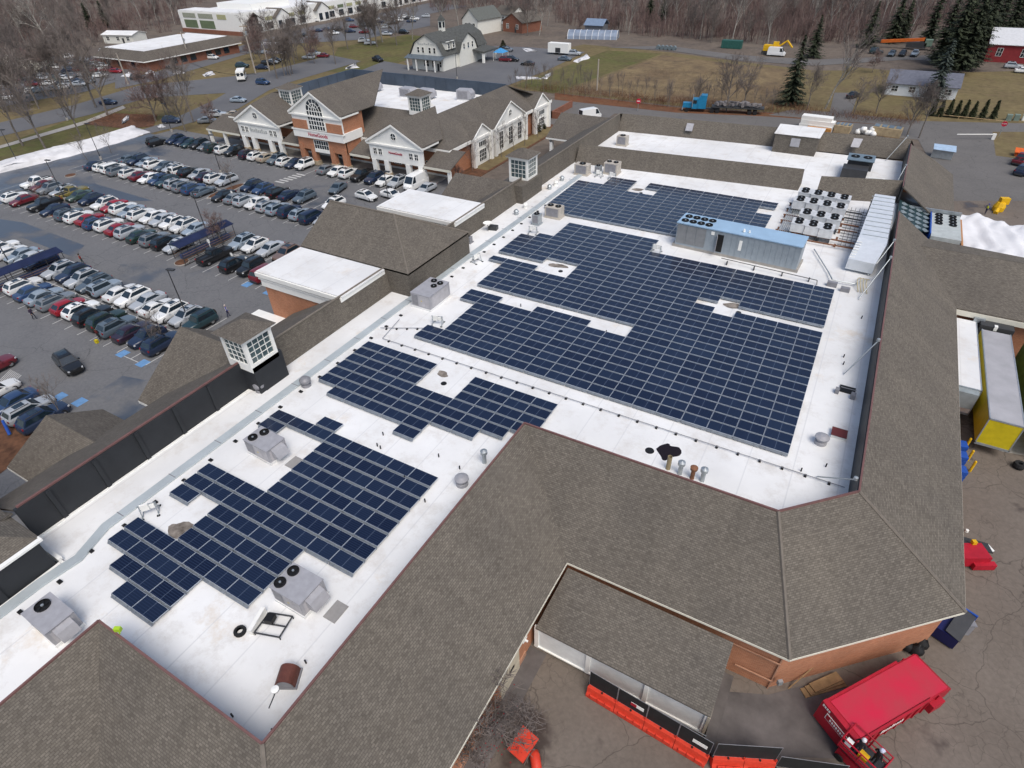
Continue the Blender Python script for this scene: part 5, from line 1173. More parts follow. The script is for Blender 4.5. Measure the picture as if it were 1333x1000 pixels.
for xc in (-81.0, -44.0):
    f = front_gable(xc, 6.7, 10.4, 6.9, 52.2, 3.3, (xc-5.6, xc-2.6, xc+2.6, xc+5.6), CREAM if 0 else WHITE)
    roundel(f, xc, 52.2, 8.0, .62)
    for s in (-4.3, 4.3):
        for d in (-.62, .62): win(f, xc+s+d, 52.2, 4.35, .8, 1.1, 2, 2)
    for x in (xc-4, xc-1.4, xc+1.4, xc+4): win(sm, x, 57.28, 1.1, 1.7, 1.5, 3, 2)
f2 = front_gable(-62.6, 6.9, 14.5, 10.5, 51.6, 7.0, (), WHITE, 'entrance_gable', 22)
b = B(); b.box(-69.0, 51.75, 3.2, -56.2, 52.3, 7.0)
b.box(-69.0, 51.75, 7.0, -56.2, 57.5, 7.1); b.box(-56.5, 52, 3.2, -56.2, 58, 10.2); b.box(-69, 52, 3.2, -68.7, 58, 10.2); b.build('entrance_brick', BR, f2)
b = B(); b.box(-69.15, 51.45, 7.15, -65.2, 51.65, 8.9); b.box(-60, 51.45, 7.15, -56.05, 51.65, 8.9); b.build('brick_panel', BR, f2)
b = B(); b.box(-69.3, 51.3, 5.6, -55.9, 51.9, 7.2); b.box(-56.3, 51.9, 5.6, -55.9, 57, 7.2); b.box(-69.5, 51.2, 6.95, -55.7, 51.9, 7.2); b.build('entrance_band', WHITE, f2)
for x in (-68.4, -65.2, -60, -56.8): c = B(); c.box(x-.55, 51.6, 1.0, x+.55, 52.6, 4.2); c.build('brick_pier', BR, f2); c = B(); c.box(x-.7, 51.45, .14, x+.7, 52.75, 1.0); c.build('pier_base', mat('tan stone', (.46, .38, .27), .9), f2)
b = B(); b.box(-64.6, 51.6, 2.9, -60.5, 51.75, 3.5); b.build('entrance_panel', WHITE, f2); win(f2, -62.6, 51.74, 3.6, 3.8, 1.6, 6, 2); win(sm, -62.6, 57.28, .5, 5, 2.4, 5, 2)
text('HomeGoods', 1.0, mat('sign red letters', (.42, .012, .05), .5), f2, (-62.6, 51.27, 6.35), (math.pi/2, 0, 0), 'sign_letters', .03)
text('HomeGoods', .62, mat('sign red letters', (.42, .012, .05), .5), sm, (-44.0, 52.15, 5.0), (math.pi/2, 0, 0), 'sign_letters', .03)
b = B()
for k in range(9): b.box(-83.6+k*.58, 52.12, 4.65, -83.2+k*.58, 52.19, 5.15+.25*(k in (0, 3, 6)))
b.build('pale_sign_letters', mat('pale grey letters', (.52, .54, .53), .5), sm)
# arched window
b = B(); g = B(); xa, ya, z0, z1, r = -62.5, 51.58, 7.3, 11.0, 2.1
pts = [(xa-r, ya, z0), (xa+r, ya, z0)]+[(xa+r*math.cos(i/14*math.pi), ya, z1+r*math.sin(i/14*math.pi)) for i in range(15)]
g.ext(pts, (0, -.05, 0))
for k in range(1, 6): b.box(xa-r+k*r/3-.07, ya-.1, z0, xa-r+k*r/3+.07, ya-.05, z1+(r*.55 if k == 3 else .0)); 
for k in range(5): b.box(xa-r, ya-.098, z0+k*(z1-z0)/4.2-.07, xa+r, ya-.05, z0+k*(z1-z0)/4.2+.07)
for rr in (r, r*.62, r*.3):
    pa = [Vector((xa+rr*math.cos(i/14*math.pi), ya-.06, z1+rr*math.sin(i/14*math.pi))) for i in range(15)]; b.path(pa, .075, 4)
for k in range(1, 6): a = k/6*math.pi; b.tube((xa+r*.3*math.cos(a), ya-.07, z1+r*.3*math.sin(a)), (xa+r*math.cos(a), ya-.07, z1+r*math.sin(a)), .055, n=4)
b.tube((xa-r, ya-.06, z0), (xa-r, ya-.06, z1), .09, n=4); b.tube((xa+r, ya-.06, z0), (xa+r, ya-.06, z1), .09, n=4)
f = b.build('arched_window', WHITE, f2); g.build('pane', GLASS, f)
# lower porch roofs between the gables
for x0, x1 in ((-98.5, -87.6), (-74.4, -69.5), (-55.6, -50.6), (-37.4, -31.5)):
    q4((x0, 52.0, 3.7), (x1, 52.0, 3.7), (x1, 57.4, 5.5), (x0, 57.4, 5.5)).build('porch_roof', SHG, sm)
    b = B(); b.box(x0, 51.95, 3.2, x1, 52.2, 3.62); b.build('porch_fascia', CREAM, sm)
    if x0 < -90 or x1 > -33:
        for x in (x0+.5, (x0+x1)/2) if x0 < -90 else (x1-.5,): c = B(); c.box(x-.28, 52.1, .14, x+.28, 52.66, 3.2); c.build('porch_column', WHITE, sm)
    else:
        win(sm, (x0+x1)/2, 57.28, 1.2, 2.6, 1.4, 5, 2)
# gables on the east side
for yc, hw, zp in ((67.5, 3.2, 7.9), (79.0, 6.6, 9.6), (93.6, 3.4, 8.2)):
    zee = 5.6; g = B(); g.ext([(-34.2, yc-hw, zee), (-34.2, yc+hw, zee), (-34.2, yc, zp-.2)], (-.6, 0, 0)); g.box(-34.8, yc-hw, .1, -34.2, yc+hw, zee); fr = g.build('side_gable', WHITE, sm)
    for s in (-1, 1): B().slab([(-33.9, yc+s*(hw+.3), zee), (-33.9, yc, zp), (-34.6-(zp-5.6)*1.95, yc, zp), (-34.6, yc+s*(hw+.3), zee)], .15).build('gable_roof', SHG, sm)
    k = B(); k.box(-34.2, yc-hw-.2, zee-.6, -33.95, yc+hw+.2, zee-.1)
    for s in (-1, 1): k.tube((-33.95, yc+s*(hw+.3), zee-.1), (-33.95, yc, zp-.12), .14, n=4)
    k.build('gable_moulding', WHITE, fr)
    if hw > 5:
        roundel(fr, -34.2, yc, 7.2, .6, 'y')
        for d in (-4, 0, 4): win(fr, -34.2, yc+d, 1.0, 1.6, 3.4, 2, 4, 'y')
    else: win(fr, -34.2, yc, .7, 2.6, 2.2, 4, 3, 'y'); win(fr, -34.2, yc, 3.6, 2.6, .9, 4, 1, 'y')
    for s in (-1, 1): c = B(); c.box(-34.25, yc+s*hw-.35, .1, -33.7, yc+s*hw+.35, zee); c.build('pilaster', WHITE, fr)
cupola(sm, -78.9, 61.3, 8.8, 1.7, 3.0); cupola(sm, -46.6, 64.6, 9.6, 1.6, 3.0)
# its roof equipment
def boxunit(x, y, z, L, Wd, H, a, lab, m=HVAC):
    t = root('roof_unit', (x, y, z), lab, 'air conditioner', None, True); t.rotation_euler = (0, 0, a)
    b = B(); b.box(-L/2, -Wd/2, .2, L/2, Wd/2, H); b.ext([(L/2, -Wd/2, .3), (L/2, -Wd/2, H), (L/2+.7, -Wd/2, H*.7), (L/2+.7, -Wd/2, .5)], (0, Wd, 0)); b.build('cabinet', m, t)
    b = B(); b.box(-L*.4, -Wd/2-.02, .4, L*.4, -Wd/2, H-.2); b.build('grille', HVACD, t); b = B(); b.box(-L/2, -Wd/2, 0, L/2, Wd/2, .2); b.build('curb', MEM, t)
boxunit(-80, 83.5, 6.9, 3, 2.2, 2.0, .1, 'left grey unit behind the arched entrance roof'); boxunit(-76, 84.5, 6.9, 3, 2.2, 2.0, .1, 'second grey unit behind the arched entrance roof'); boxunit(-64.2, 83, 6.9, 3, 2.4, 2.0, 0, 'grey louvred unit left of the pair in the middle of shop roof'); boxunit(-59.3, 83.5, 6.9, 3.2, 2.4, 2.0, 0, 'grey louvred unit right of the pair in the middle of shop roof'); boxunit(-50.2, 86.0, 6.9, 3, 2.4, 2.2, .2, 'grey louvred unit alone at the right of the shop roof')
b = B(); b.box(-37, 104, 0, -36.6, 116, 1.6); b.box(-37, 104, 0, -33, 104.4, 1.6); tag(b.build('brick_screen_wall', BRD), 'low dark brick wall past the end of the shops', 'wall')
# ------------------------------------------------------------------ buildings beyond
GREENP = mat('sage green panels', (.16, .21, .12), .7, var=.1, vs=.3); OLIVE = mat('olive panel', (.46, .46, .26), .7); BLUEG = mat('pale house siding', (.66, .70, .72), .7, var=.05)
t = root('brick_office', (-206, 120, 0), 'low brick building with white flat roof and brown mansard by the street', 'building')
x0, x1, y0, y1 = -221, -191.5, 100, 142
b = B(); b.box(x0+1, y0+1, 0, x1-1, y1-1, 3.4); b.build('brick_wall', BRD, t)
b = B()
for p in (((x0, y0, 3.4), (x1, y0, 3.4), (x1-3, y0+3.2, 6), (x0+2, y0+3.2, 6)), ((x1, y0, 3.4), (x1, y1, 3.4), (x1-3, y1-3, 6), (x1-3, y0+3.2, 6)), ((x0, y0, 3.4), (x0, y1, 3.4), (x0+2, y1-3, 6), (x0+2, y0+3.2, 6)), ((x0, y1, 3.4), (x1, y1, 3.4), (x1-3, y1-3, 6), (x0+2, y1-3, 6))): b.slab(p, .15)
b.build('mansard_roof', SHG, t); b = B(); b.box(x0+2, y0+3.2, 5.6, x1-3, y1-3, 5.95); b.build('flat_roof', MEM, t)
b = B(); b.box(x0, y0-.1, 3.1, x1, y0, 3.4); b.box(x1, y0, 3.1, x1+.1, y1, 3.4); b.build('fascia', WHITE, t)
for y in (112, 116, 120, 127, 131, 135): b = B(); b.box(x1-1, y-1.2, .8, x1-.93, y+1.2, 2.7); b.build('window', GLASS, t)
for x in (-215, -208, -200): b = B(); b.box(x-1, y0+.93, .8, x+1, y0+1, 2.7); b.build('window', GLASS, t)
t = root('white_store_block', (-240, 200, 0), 'long white store block with sage green panels beyond the brick building', 'building')
b = B(); b.box(-268, 172, 0, -226, 182, 8.5); b.box(-268, 182, 0, -228, 330, 7.6); b.build('store_wall', WHITE, t)
b = B(); b.box(-268, 172.2, 8.5, -226.2, 182, 8.9); b.box(-268, 182, 7.6, -228.2, 330, 7.8); b.build('flat_roof', MEM, t)
b = B(); b.box(-262, 190, 7.8, -238, 214, 10.2); b.build('roof_block', WHITE, t)
for i, (xa, xb) in enumerate(((-265, -256), (-254, -244), (-241, -235))):
    if i < 2: b = B(); b.box(xa, 171.9, 2.0, xb, 172, 5.2); b.build('green_panel', GREENP, t)
    b = B(); b.box(xa, 171.9, 6.0, xb, 172, 7.9); b.build('upper_panel', OLIVE if i == 2 else mat('grey green panel', (.36, .38, .30), .7), t)
b = B(); b.box(-268.1, 171.6, 0, -226, 171.9, 1.6); b.build('brick_plinth', BRD, t)
for k, y in enumerate((180, 197, 224, 262, 285)):
    b = B(); b.ext([(-226, y-4.5, 5), (-226, y+4.5, 5), (-226, y, 8)], (-9, 0, 0)) ; b.box(-228, y-4, 0, -226, y+4, 5); pb_ = b.build('porch_gable', WHITE, t)
    for s in (-1, 1): B().slab([(-225.6, y+s*5, 4.9), (-225.6, y, 8.3), (-236, y, 8.3), (-236, y+s*5, 4.9)], .15).build('porch_roof', SHG, t)
    for s in (-2.2, 2.2): b = B(); b.box(-226, y+s-1.2, .6, -225.93, y+s+1.2, 3.6); b.build('shop_window', GLASS, t)
for k in range(22):
    y = 176+k*7.0
    if min(abs(y-g) for g in (180, 197, 224, 262, 285)) > 6: b = B(); b.box(-227.9, y-1.8, .8, -227.85, y+1.8, 3.4); b.build('shop_window', GLASS, t); b = B(); b.box(-227.9, y-2.2, 4.2, -227.84, y+2.2, 5.6); b.build('sign_board', OLIVE if k % 3 else GREENP, t)
# white gambrel barn house
t = root('gambrel_house', (-101, 160, 0), 'white barn-like house with grey gambrel roof and small cupola', 'house')
SID = mat('white clapboard', (.74, .74, .68), .7, var=.04); SLATE = mat('grey slate shingles', (.10, .105, .10), .85, var=.2)
xa, xb, ya, yb = -108, -94.2, 141, 168
b = B(); b.box(xa+.6, ya, 0, xb-.6, yb, 4.4); b.ext([(xa+.4, ya, 4.4), (xb-.4, ya, 4.4), (xb-2.6, ya, 8), (-101.1, ya, 10.3), (xa+2.6, ya, 8)], (0, yb-ya, 0)); b.build('house_wall', SID, t)
for s, xe, xm in ((-1, xa, xa+2.4), (1, xb, xb-2.4)):
    B().slab([(xe, ya-.5, 4.5), (xm, ya-.5, 8.15), (xm, yb, 8.15), (xe, yb, 4.5)], .14).build('lower_roof', SLATE, t)
    B().slab([(xm, ya-.5, 8.16), (-101.1, ya-.5, 10.5), (-101.1, yb, 10.5), (xm, yb, 8.16)], .14).build('upper_roof', SLATE, t)
b = B().slab([(xa-.6, ya-2.6, 3.7), (xb+.4, ya-2.6, 3.7), (xb+.4, ya, 4.5), (xa-.6, ya, 4.5)], .14); b.build('porch_roof', mat('blue grey metal roof', (.12, .15, .18), .5), t)
for x in (-107.5, -104, -100, -96.6): b = B(); b.box(x-.18, ya-2.5, 0, x+.18, ya-2.14, 3.6); b.build('porch_post', WHITE, t)
for x in (-104.3, -102.4, -99.7, -97.8): win(t, x, ya-.0, 5.1, .8, 1.6, 1, 2)
win(t, -101.5, ya, 1.2, 2.0, 1.8, 2, 2); win(t, -98.8, ya, 1.0, .8, 2.0, 1, 2); win(t, -95.8, ya, 1.2, .8, 1.6, 1, 2)
b = B()
for k in range(8): b.box(-104.4+k*.85, ya-.07, 7.5, -103.8+k*.85, ya-.01, 7.75+.35*(k in (0, 3, 5)))
b.build('pale_sign_letters', mat('pale grey letters', (.52, .54, .53), .5), t)
b = B(); b.box(-97.2, ya-.06, 0, -96.4, ya, 2.2); b.build('door', DARK, t)
b = B(); b.box(-101.9, 150, 10.1, -100.3, 151.6, 13.2); b.build('cupola', SID, t); b = B()
for pq in (((-102.2, 149.7), (-100, 149.7)), ((-100, 149.7), (-100, 151.9)), ((-100, 151.9), (-102.2, 151.9)), ((-102.2, 151.9), (-102.2, 149.7))): b.poly([(*pq[0], 13.2), (*pq[1], 13.2), (-101.1, 150.8, 15)])
b.build('cupola_roof', SLATE, t); b = B(); b.box(-101.6, 149.94, 11.2, -100.6, 150, 12.8); b.box(-100.3, 150.3, 11.2, -100.24, 151.3, 12.8); b.build('cupola_window', GLASS, t)
for y in (144.4, 147.2):
    b = B(); b.box(-97.8, y-1, 6.0, -94.4, y+1, 8.2); d = b.build('dormer', SID, t); win(d, -94.4, y, 6.3, 1.0, 1.4, 1, 2, 'y'); B().slab([(-99.5, y-1.3, 8.6), (-99.5, y+1.3, 8.6), (-94.0, y+1.3, 8.1), (-94.0, y-1.3, 8.1)], .1).build('dormer_roof', SLATE, t)
b = B(); b.box(-96, 149.6, 0, -93.8, 160.4, 4.4); b.ext([(-93.8, 149.6, 4.4), (-93.8, 160.4, 4.4), (-93.8, 159, 7.2), (-93.8, 155, 9.4), (-93.8, 151, 7.2)], (-6, 0, 0)); cg = b.build('cross_gable', SID, t)
for s in (-1, 1):
    B().slab([(-93.4, 155+s*5.8, 4.4), (-93.4, 155+s*4.1, 7.3), (-101, 155+s*4.1, 7.3), (-101, 155+s*5.8, 4.4)], .14).build('cross_roof', SLATE, t); B().slab([(-93.4, 155+s*4.1, 7.3), (-93.4, 155, 9.6), (-101, 155, 9.6), (-101, 155+s*4.1, 7.3)], .14).build('cross_roof', SLATE, t)
for y in (152.4, 155, 157.6): win(cg, -93.8, y, 5.0, .9, 1.6, 1, 2, 'y')
b = B(); b.slab([(-94.2, 157.5, 4.2), (-89.3, 157.5, 3.6), (-89.3, 167, 3.6), (-94.2, 167, 4.2)], .5); b.build('drive_canopy', SLATE, t)
for y in (158.2, 166.3): b = B(); b.box(-90.2, y-.4, 0, -89.5, y+.4, 3.4); b.build('canopy_pier', WHITE, t)
t = root('blue_canopy', (-87, 165, 0), 'small bright blue canopy tent beside the white barn house', 'canopy'); b = B()
for p in (((-89, 163), (-85, 163)), ((-85, 163), (-85, 167)), ((-85, 167), (-89, 167)), ((-89, 167), (-89, 163))): b.poly([(*p[0], 2.6), (*p[1], 2.6), (-87, 165, 3.9)])
b.build('canopy_top', mat('sky blue cloth', (.06, .30, .62), .7), t)
for x in (-88.9, -85.1):
    for y in (163.1, 166.9): b = B(); b.tube((x, y, 0), (x, y, 2.6), .06, n=6); b.build('leg', WHITE, t)
def house(px, py, Lx, Ly, h, rh, wall, roof, lab, axis='x', a=0., nw=3, chim=False):
    q = U(px, py, 0); t = root('house', q, lab, 'house', None, True); t.rotation_euler = (0, 0, a)
    b = B(); b.box(-Lx/2, -Ly/2, 0, Lx/2, Ly/2, h)
    if axis == 'x': b.ext([(-Lx/2, -Ly/2, h), (-Lx/2, Ly/2, h), (-Lx/2, 0, h+rh-.1)], (Lx, 0, 0))
    else: b.ext([(-Lx/2, -Ly/2, h), (Lx/2, -Ly/2, h), (0, -Ly/2, h+rh-.1)], (0, Ly, 0))
    b.build('wall', wall, t)
    for s in (-1, 1):
        if axis == 'x': B().slab([(-Lx/2-.4, s*(Ly/2+.5), h-.1), (Lx/2+.4, s*(Ly/2+.5), h-.1), (Lx/2+.4, 0, h+rh), (-Lx/2-.4, 0, h+rh)], .15).build('roof', roof, t)
        else: B().slab([(s*(Lx/2+.5), -Ly/2-.4, h-.1), (s*(Lx/2+.5), Ly/2+.4, h-.1), (0, Ly/2+.4, h+rh), (0, -Ly/2-.4, h+rh)], .15).build('roof', roof, t)
    for k in range(nw): win(t, -Lx/2+Lx*(k+.5)/nw, -Ly/2, h*.35, 1.4, h*.42, 2, 2)
    b = B(); b.box(-.5+Lx*.16, -Ly/2-.06, 0, .5+Lx*.16, -Ly/2, 2.1); b.build('door', DARK, t)
    if chim: b = B(); b.box(-.5, .6, h, .5, 1.5, h+rh+.9); b.build('chimney', BRD, t)
    return t
house(1196, 122, 16, 9, 3.0, 2.4, BLUEG, mat('blue grey shingles', (.15, .16, .20), .85, var=.15), 'white ranch house with blue grey roof behind the arborvitae row', 'x', 0, 4)
house(1325, 78, 19, 13, 5.0, 3.6, mat('barn red boards', (.26, .03, .035), .8, var=.1), mat('bright tin roof', (.72, .73, .74), .4, .2, var=.08), 'red barn with bright white metal roof at the right edge', 'x', 0, 3)
house(628, 42, 9, 15, 5.5, 4, SID, mat('green grey shingles', (.13, .14, .13), .85), 'white house with steep grey green roof behind the barn house', 'y', -.2, 2)
house(680, 40, 12, 12, 4.0, 3.2, BRD, SHG, 'small red brick house among trees behind the far lot', 'y', -.3, 2); house(664, 30, 12, 9, 4.0, 3.0, SID, SHG, 'pale house half hidden by trees behind the red brick house', 'x', -.3, 3)
house(30, 92, 18, 11, 3.4, 3.2, CREAM, mat('red brown shingles', (.16, .10, .085), .9, var=.15), 'brown roofed house with cream porch at the top left edge', 'y', .7, 3); house(165, 55, 16, 8, 3.5, 1.0, SID, MEM, 'low white building behind the brick office at the wood edge', 'x', .25, 3)
t = root('greenhouse', U(772, 50, 0), 'long pale blue greenhouse by the wood edge', 'greenhouse', None, True); t.rotation_euler = (0, 0, .22)
PB = mat('pale blue plastic sheet', (.27, .33, .43), .4, var=.2, vs=.5); b = B(); b.ext([(-10, 3.0*math.cos(i/8*math.pi), 3.0*math.sin(i/8*math.pi)) for i in range(9)], (20, 0, 0)); b.build('cover', PB, t); b = B()
for k in range(9): b.path([(-10+k*2.5, 3.06*math.cos(i/8*math.pi), 3.06*math.sin(i/8*math.pi)) for i in range(9)], .08, 4)
b.build('hoops', WHITE, t)
t = root('blue_shed', U(776, 42, 0), 'blue roofed shed behind the greenhouse', 'shed', None, True); b = B(); b.box(-4, -3, 0, 4, 3, 3); b.build('wall', mat('grey boards', (.16, .17, .19), .8), t); b = B().slab([(-4.5, -3.5, 2.9), (4.5, -3.5, 2.9), (4.5, 0, 5), (-4.5, 0, 5)], .15); b.build('roof', mat('blue metal roof', (.20, .27, .38), .5), t); b = B().slab([(-4.5, 3.5, 2.9), (4.5, 3.5, 2.9), (4.5, 0, 5), (-4.5, 0, 5)], .15); b.build('roof', mat('blue metal roof', (.20, .27, .38), .5), t)
t = root('white_cargo_trailer', U(728, 71, 0), 'white cargo trailer parked at the end of the far lot', 'trailer', None, True); b = B(); b.box(-4, -1.3, .7, 4, 1.3, 3.7); b.build('box_body', WHITE, t); b = B(); b.box(-1, -1.34, .8, 1, -1.3, 2.3); b.build('dark_opening', DARK, t)
for x in (-1.2, 1.2): b = B(); b.tube((x, -1.2, .45), (x, 1.2, .45), .45, n=12); b.build('axle_wheels', RUBBER, t)
t = root('orange_telehandler', U(1182, 64, 0), 'long orange boom machine behind the three vehicles', 'machine', None, True); OM = mat('orange enamel', (.62, .14, .02), .5); b = B(); b.slab([(-9, -.5, 2.4), (4, -.5, 3.6), (4, .5, 3.6), (-9, .5, 2.4)], .9); b.build('boom', OM, t); b = B(); b.box(-1, -1.2, .6, 5, 1.2, 2.2); b.build('body', DARK, t); b = B(); b.box(4.4, -1.2, 1.2, 6.6, 1.2, 3.2); b.build('cab', mat('green cab', (.18, .26, .20), .6), t)
t = root('yellow_excavator', U(1003, 71, 0), 'yellow excavator at the wood edge beside a white tanker', 'excavator', None, True); b = B(); b.box(-3, -1.4, 0, 3, 1.4, 1.2); b.build('tracks', DARK, t); b = B(); b.box(-2.6, -1.3, 1.2, 2.2, 1.3, 2.9); b.box(.4, -1.2, 2.9, 2.1, 0, 4); b.build('body', BYELLOW, t); b = B(); b.path([(2, 0, 2.4), (4.5, 0, 4.4), (6.5, 0, 2.4)], .3, 5); b.build('boom', BYELLOW, t)
t = root('green_container', U(952, 63, 0), 'dark green container among trees by the dirt track', 'container', None, True); b = B(); b.box(-3.5, -1.3, .1, 3.5, 1.3, 2.6); b.build('box_body', mat('teal green steel', (.03, .12, .10), .6), t); b = B()
for k in range(8): b.box(-3.3+k*.9, -1.36, .2, -3.1+k*.9, -1.3, 2.5)
b.build('rib', mat('teal green steel', (.03, .12, .10), .6), t)
t = root('wire_bales', U(867, 65, 0), 'blue grey wrapped bales beside the dirt track', 'bales', None, True)
for k in range(5): b = B(); b.tube((-3+k*1.5, -.7, .75), (-3+k*1.5, .7, .75), .72, n=12); b.build('bale', mat('blue grey wrap', (.16, .20, .22), .6), t)
t = root('timber_rail', U(1260, 153, 0), 'pale timber rail below the arborvitae row', 'rail', None, True); b = B(); b.tube((-6, -2, .5), (7, -2.6, .5), .09, n=5)
for x in (-6, -2, 2.5, 7): b.tube((x, -2.3, 0), (x, -2.3, .6), .08, n=5)
b.build('rails', mat('pale timber', (.42, .30, .16), .8), t)
for k, px in enumerate((1312, 1322, 1333)): b = B(); b.ob((0, 0, 0), 1.0, .9, 1.2, 0); b.ob((0, .05, 1.2), 1.05, .95, .1, 0); tag(b.build('wheelie_bin', mat('green grey bin', (.20, .26, .22), .6) if k < 2 else WHITE, loc=U(px, 157, 0)), '%s bin from left beside the road past the arborvitae' % ORD[k+1], 'bin')
b = B(); b.slab([(0, 0, .9), (3.6, -.3, .9), (3.8, 1.6, 1.2), (.2, 2.0, 1.3)], .12); b.box(.3, .3, .0, 3.4, 1.4, .85); tag(b.build('orange_sheet', mat('orange sheet', (.75, .14, .02), .6), loc=U(1318, 204, 0)), 'crumpled orange sheet over a pile at the right edge', 'sheet')
# ------------------------------------------------------------------ trees
def gen_bare(seed, h=14, spread=.5, levels=3, nl=9, up=.55, trunk_r=.2, fork=.3, twr=.017, n3=5):
    r = random.Random(seed); tr, cr = B(), B()
    def rv(d, ang):
        a = d.orthogonal().normalized(); b = d.cross(a); t = r.uniform(0, 6.283)
        return (d*math.cos(ang)+(a*math.cos(t)+b*math.sin(t))*math.sin(ang)).normalized()
    def grow(p, d, L, rad, lev):
        segs = 3 if lev < 2 else 2; pts = [p]; dd = d
        for i in range(segs):
            dd = (dd+Vector((r.uniform(-.18, .18), r.uniform(-.18, .18), r.uniform(-.02, .2)*up*1.5))).normalized(); pts.append(pts[-1]+dd*(L/segs))
        m = tr if lev < 2 else cr
        for i in range(segs):
            ra, rb = rad*(1-.6*i/segs), rad*(1-.6*(i+1)/segs); m.tube(pts[i], pts[i+1], max(ra, twr*.7), max(rb, twr*.6), n=6 if lev == 0 else (4 if lev == 1 else 3), cap=False)
        if lev >= levels: return
        k = (nl, n3+1, n3, n3)[lev]
        for j in range(k):
            f = r.uniform(fork, 1) if lev == 0 else r.uniform(.25, 1)
            i = min(segs-1, int(f*segs)); q = pts[i].lerp(pts[i+1], f*segs-i)
            nd = rv(dd if lev else Vector((0, 0, 1)), r.uniform(.45, .95)*(.8+spread))
            nd = (nd+Vector((0, 0, up*.45))).normalized()
            grow(q, nd, L*r.uniform(.42, .66)*(1.05-.35*f if lev == 0 else .85), max(rad*(1-.6*f)*.55, twr), lev+1)
    grow(Vector((0, 0, -.1)), Vector((0, 0, 1)), h*.72, trunk_r, 0)
    return tr, cr
TREES = {}
def tree_proto(key, name, tr, cr, mt_, mc, label, cat='tree', group=None):
    o = root(name, (0, 0, 0), label, cat, group, True)
    tr.build('trunk', mt_, o, uv=False, fix=False); cr.build('crown', mc, o, uv=False, fix=False)
    KID[o.name] = list(o.children); TREES[key] = [o, False]
def plant(key, p, rz=None, sc=1., label=None, group=None, tilt=None):
    o, used = TREES[key]
    if used: o = clone(o); 
    else: TREES[key][1] = True
    o.location = p; o.rotation_euler = (tilt[0] if tilt else 0, tilt[1] if tilt else 0, rnd.uniform(0, 6.28) if rz is None else rz); o.scale = (sc, sc, sc*rnd.uniform(.92, 1.1))
    if label: o['label'] = label
    if group: o['group'] = group
    return o
for i in range(3): tree_proto('bare%d' % i, 'bare_tree', *gen_bare(10+i, 14, .5, 3, 13, .6, .2, twr=.024, n3=8), BARK, TWIG, 'bare grey tree')
for i in range(2): tree_proto('tall%d' % i, 'woodland_tree', *gen_bare(30+i, 19, .25, 3, 14, .75, .22, .3, twr=.036, n3=5), BARKL, TWIG, 'tall bare woodland tree')
for i in range(2): tree_proto('red%d' % i, 'bare_tree', *gen_bare(50+i, 9, .6, 3, 15, .5, .16, .16, twr=.022, n3=9), BARK, TWIGR, 'reddish bare tree')
for i in range(2): tree_proto('small%d' % i, 'young_tree', *gen_bare(70+i, 6.5, .4, 3, 9, .7, .07, .25, twr=.013, n3=5), BARK, TWIG, 'young bare tree')
tree_proto('sycamore', 'sycamore_tree', *gen_bare(91, 24, .6, 3, 12, .5, .42, .35, twr=.035, n3=6), BARKL, BARKL, 'tall pale sycamore')
tree_proto('sapling', 'sapling', *gen_bare(95, 6, .15, 2, 9, .95, .05, .3, twr=.016), BARK, TWIG, 'thin sapling')
tree_proto('shrub', 'bare_shrub', *gen_bare(97, 5.6, .9, 3, 15, .4, .07, .04, twr=.019, n3=7), TWIG, TWIG, 'big bare shrub')
def gen_spruce(seed, h, w, col_gap=.34, droop=.25, lean=1.):
    r = random.Random(seed); tr, cr = B(), B(); tr.tube((0, 0, 0), (0, 0, h*.97), h*.016, .02, n=6)
    z = h*.07
    while z < h*.98:
        f = 1-z/h; R_ = w*(f**(.85*lean))*r.uniform(.82-.25*(lean < 1), 1.15)+.08; n = max(5, int(7+9*f))
        for i in range(n):
            a = r.uniform(0, 6.283); L = R_*r.uniform(.72, 1.1); zz = z+r.uniform(-.2, .2)
            st = max(2, int(L/.42))
            for k in range(st):
                t0 = (k+.35)/st; x = L*t0; zd = zz-droop*x*(1.2-.5*t0)+.12*t0*L*.3
                s = (.42+.5*(1-t0)*min(1, L/2.2))*r.uniform(.75, 1.25)
                c = Vector((math.cos(a)*x, math.sin(a)*x, zd)); sd = Vector((-math.sin(a), math.cos(a), r.uniform(-.3, .3)))*s*.55; fd = Vector((math.cos(a), math.sin(a), -.35+r.uniform(-.3, .25)))*s*.75
                cr.add([c-sd*.7-fd*.2, c+fd*1.0+sd*.1, c+sd*.7-fd*.2, c-fd*.7+Vector((0, 0, .08))], [(0, 1, 2, 3)])
        z += col_gap*(.8+h*.02)
    return tr, cr
tree_proto('spruce', 'spruce_tree', *gen_spruce(3, 14, 4.5, .36), BARK, NEEDLE, 'dark spruce'); tree_proto('pine', 'evergreen_tree', *gen_spruce(4, 17, 4.4, .3, .1, .5), BARK, NEEDLE, 'dark evergreen'); tree_proto('greyspruce', 'spruce_tree', *gen_spruce(5, 13, 3.4, .42), BARK, NEEDLE2, 'grey green spruce')
tree_proto('arbor', 'arborvitae', *gen_spruce(6, 3.2, .8, .14, -.5), BARK, mat('arborvitae leaves', (.035, .045, .016), .85, var=.3), 'pointed arborvitae', 'shrub'); tree_proto('bush', 'evergreen_bush', *gen_spruce(8, 2.0, 1.5, .14, -.3), BARK, mat('dark bush leaves', (.035, .035, .014), .85, var=.3), 'evergreen bush', 'shrub')
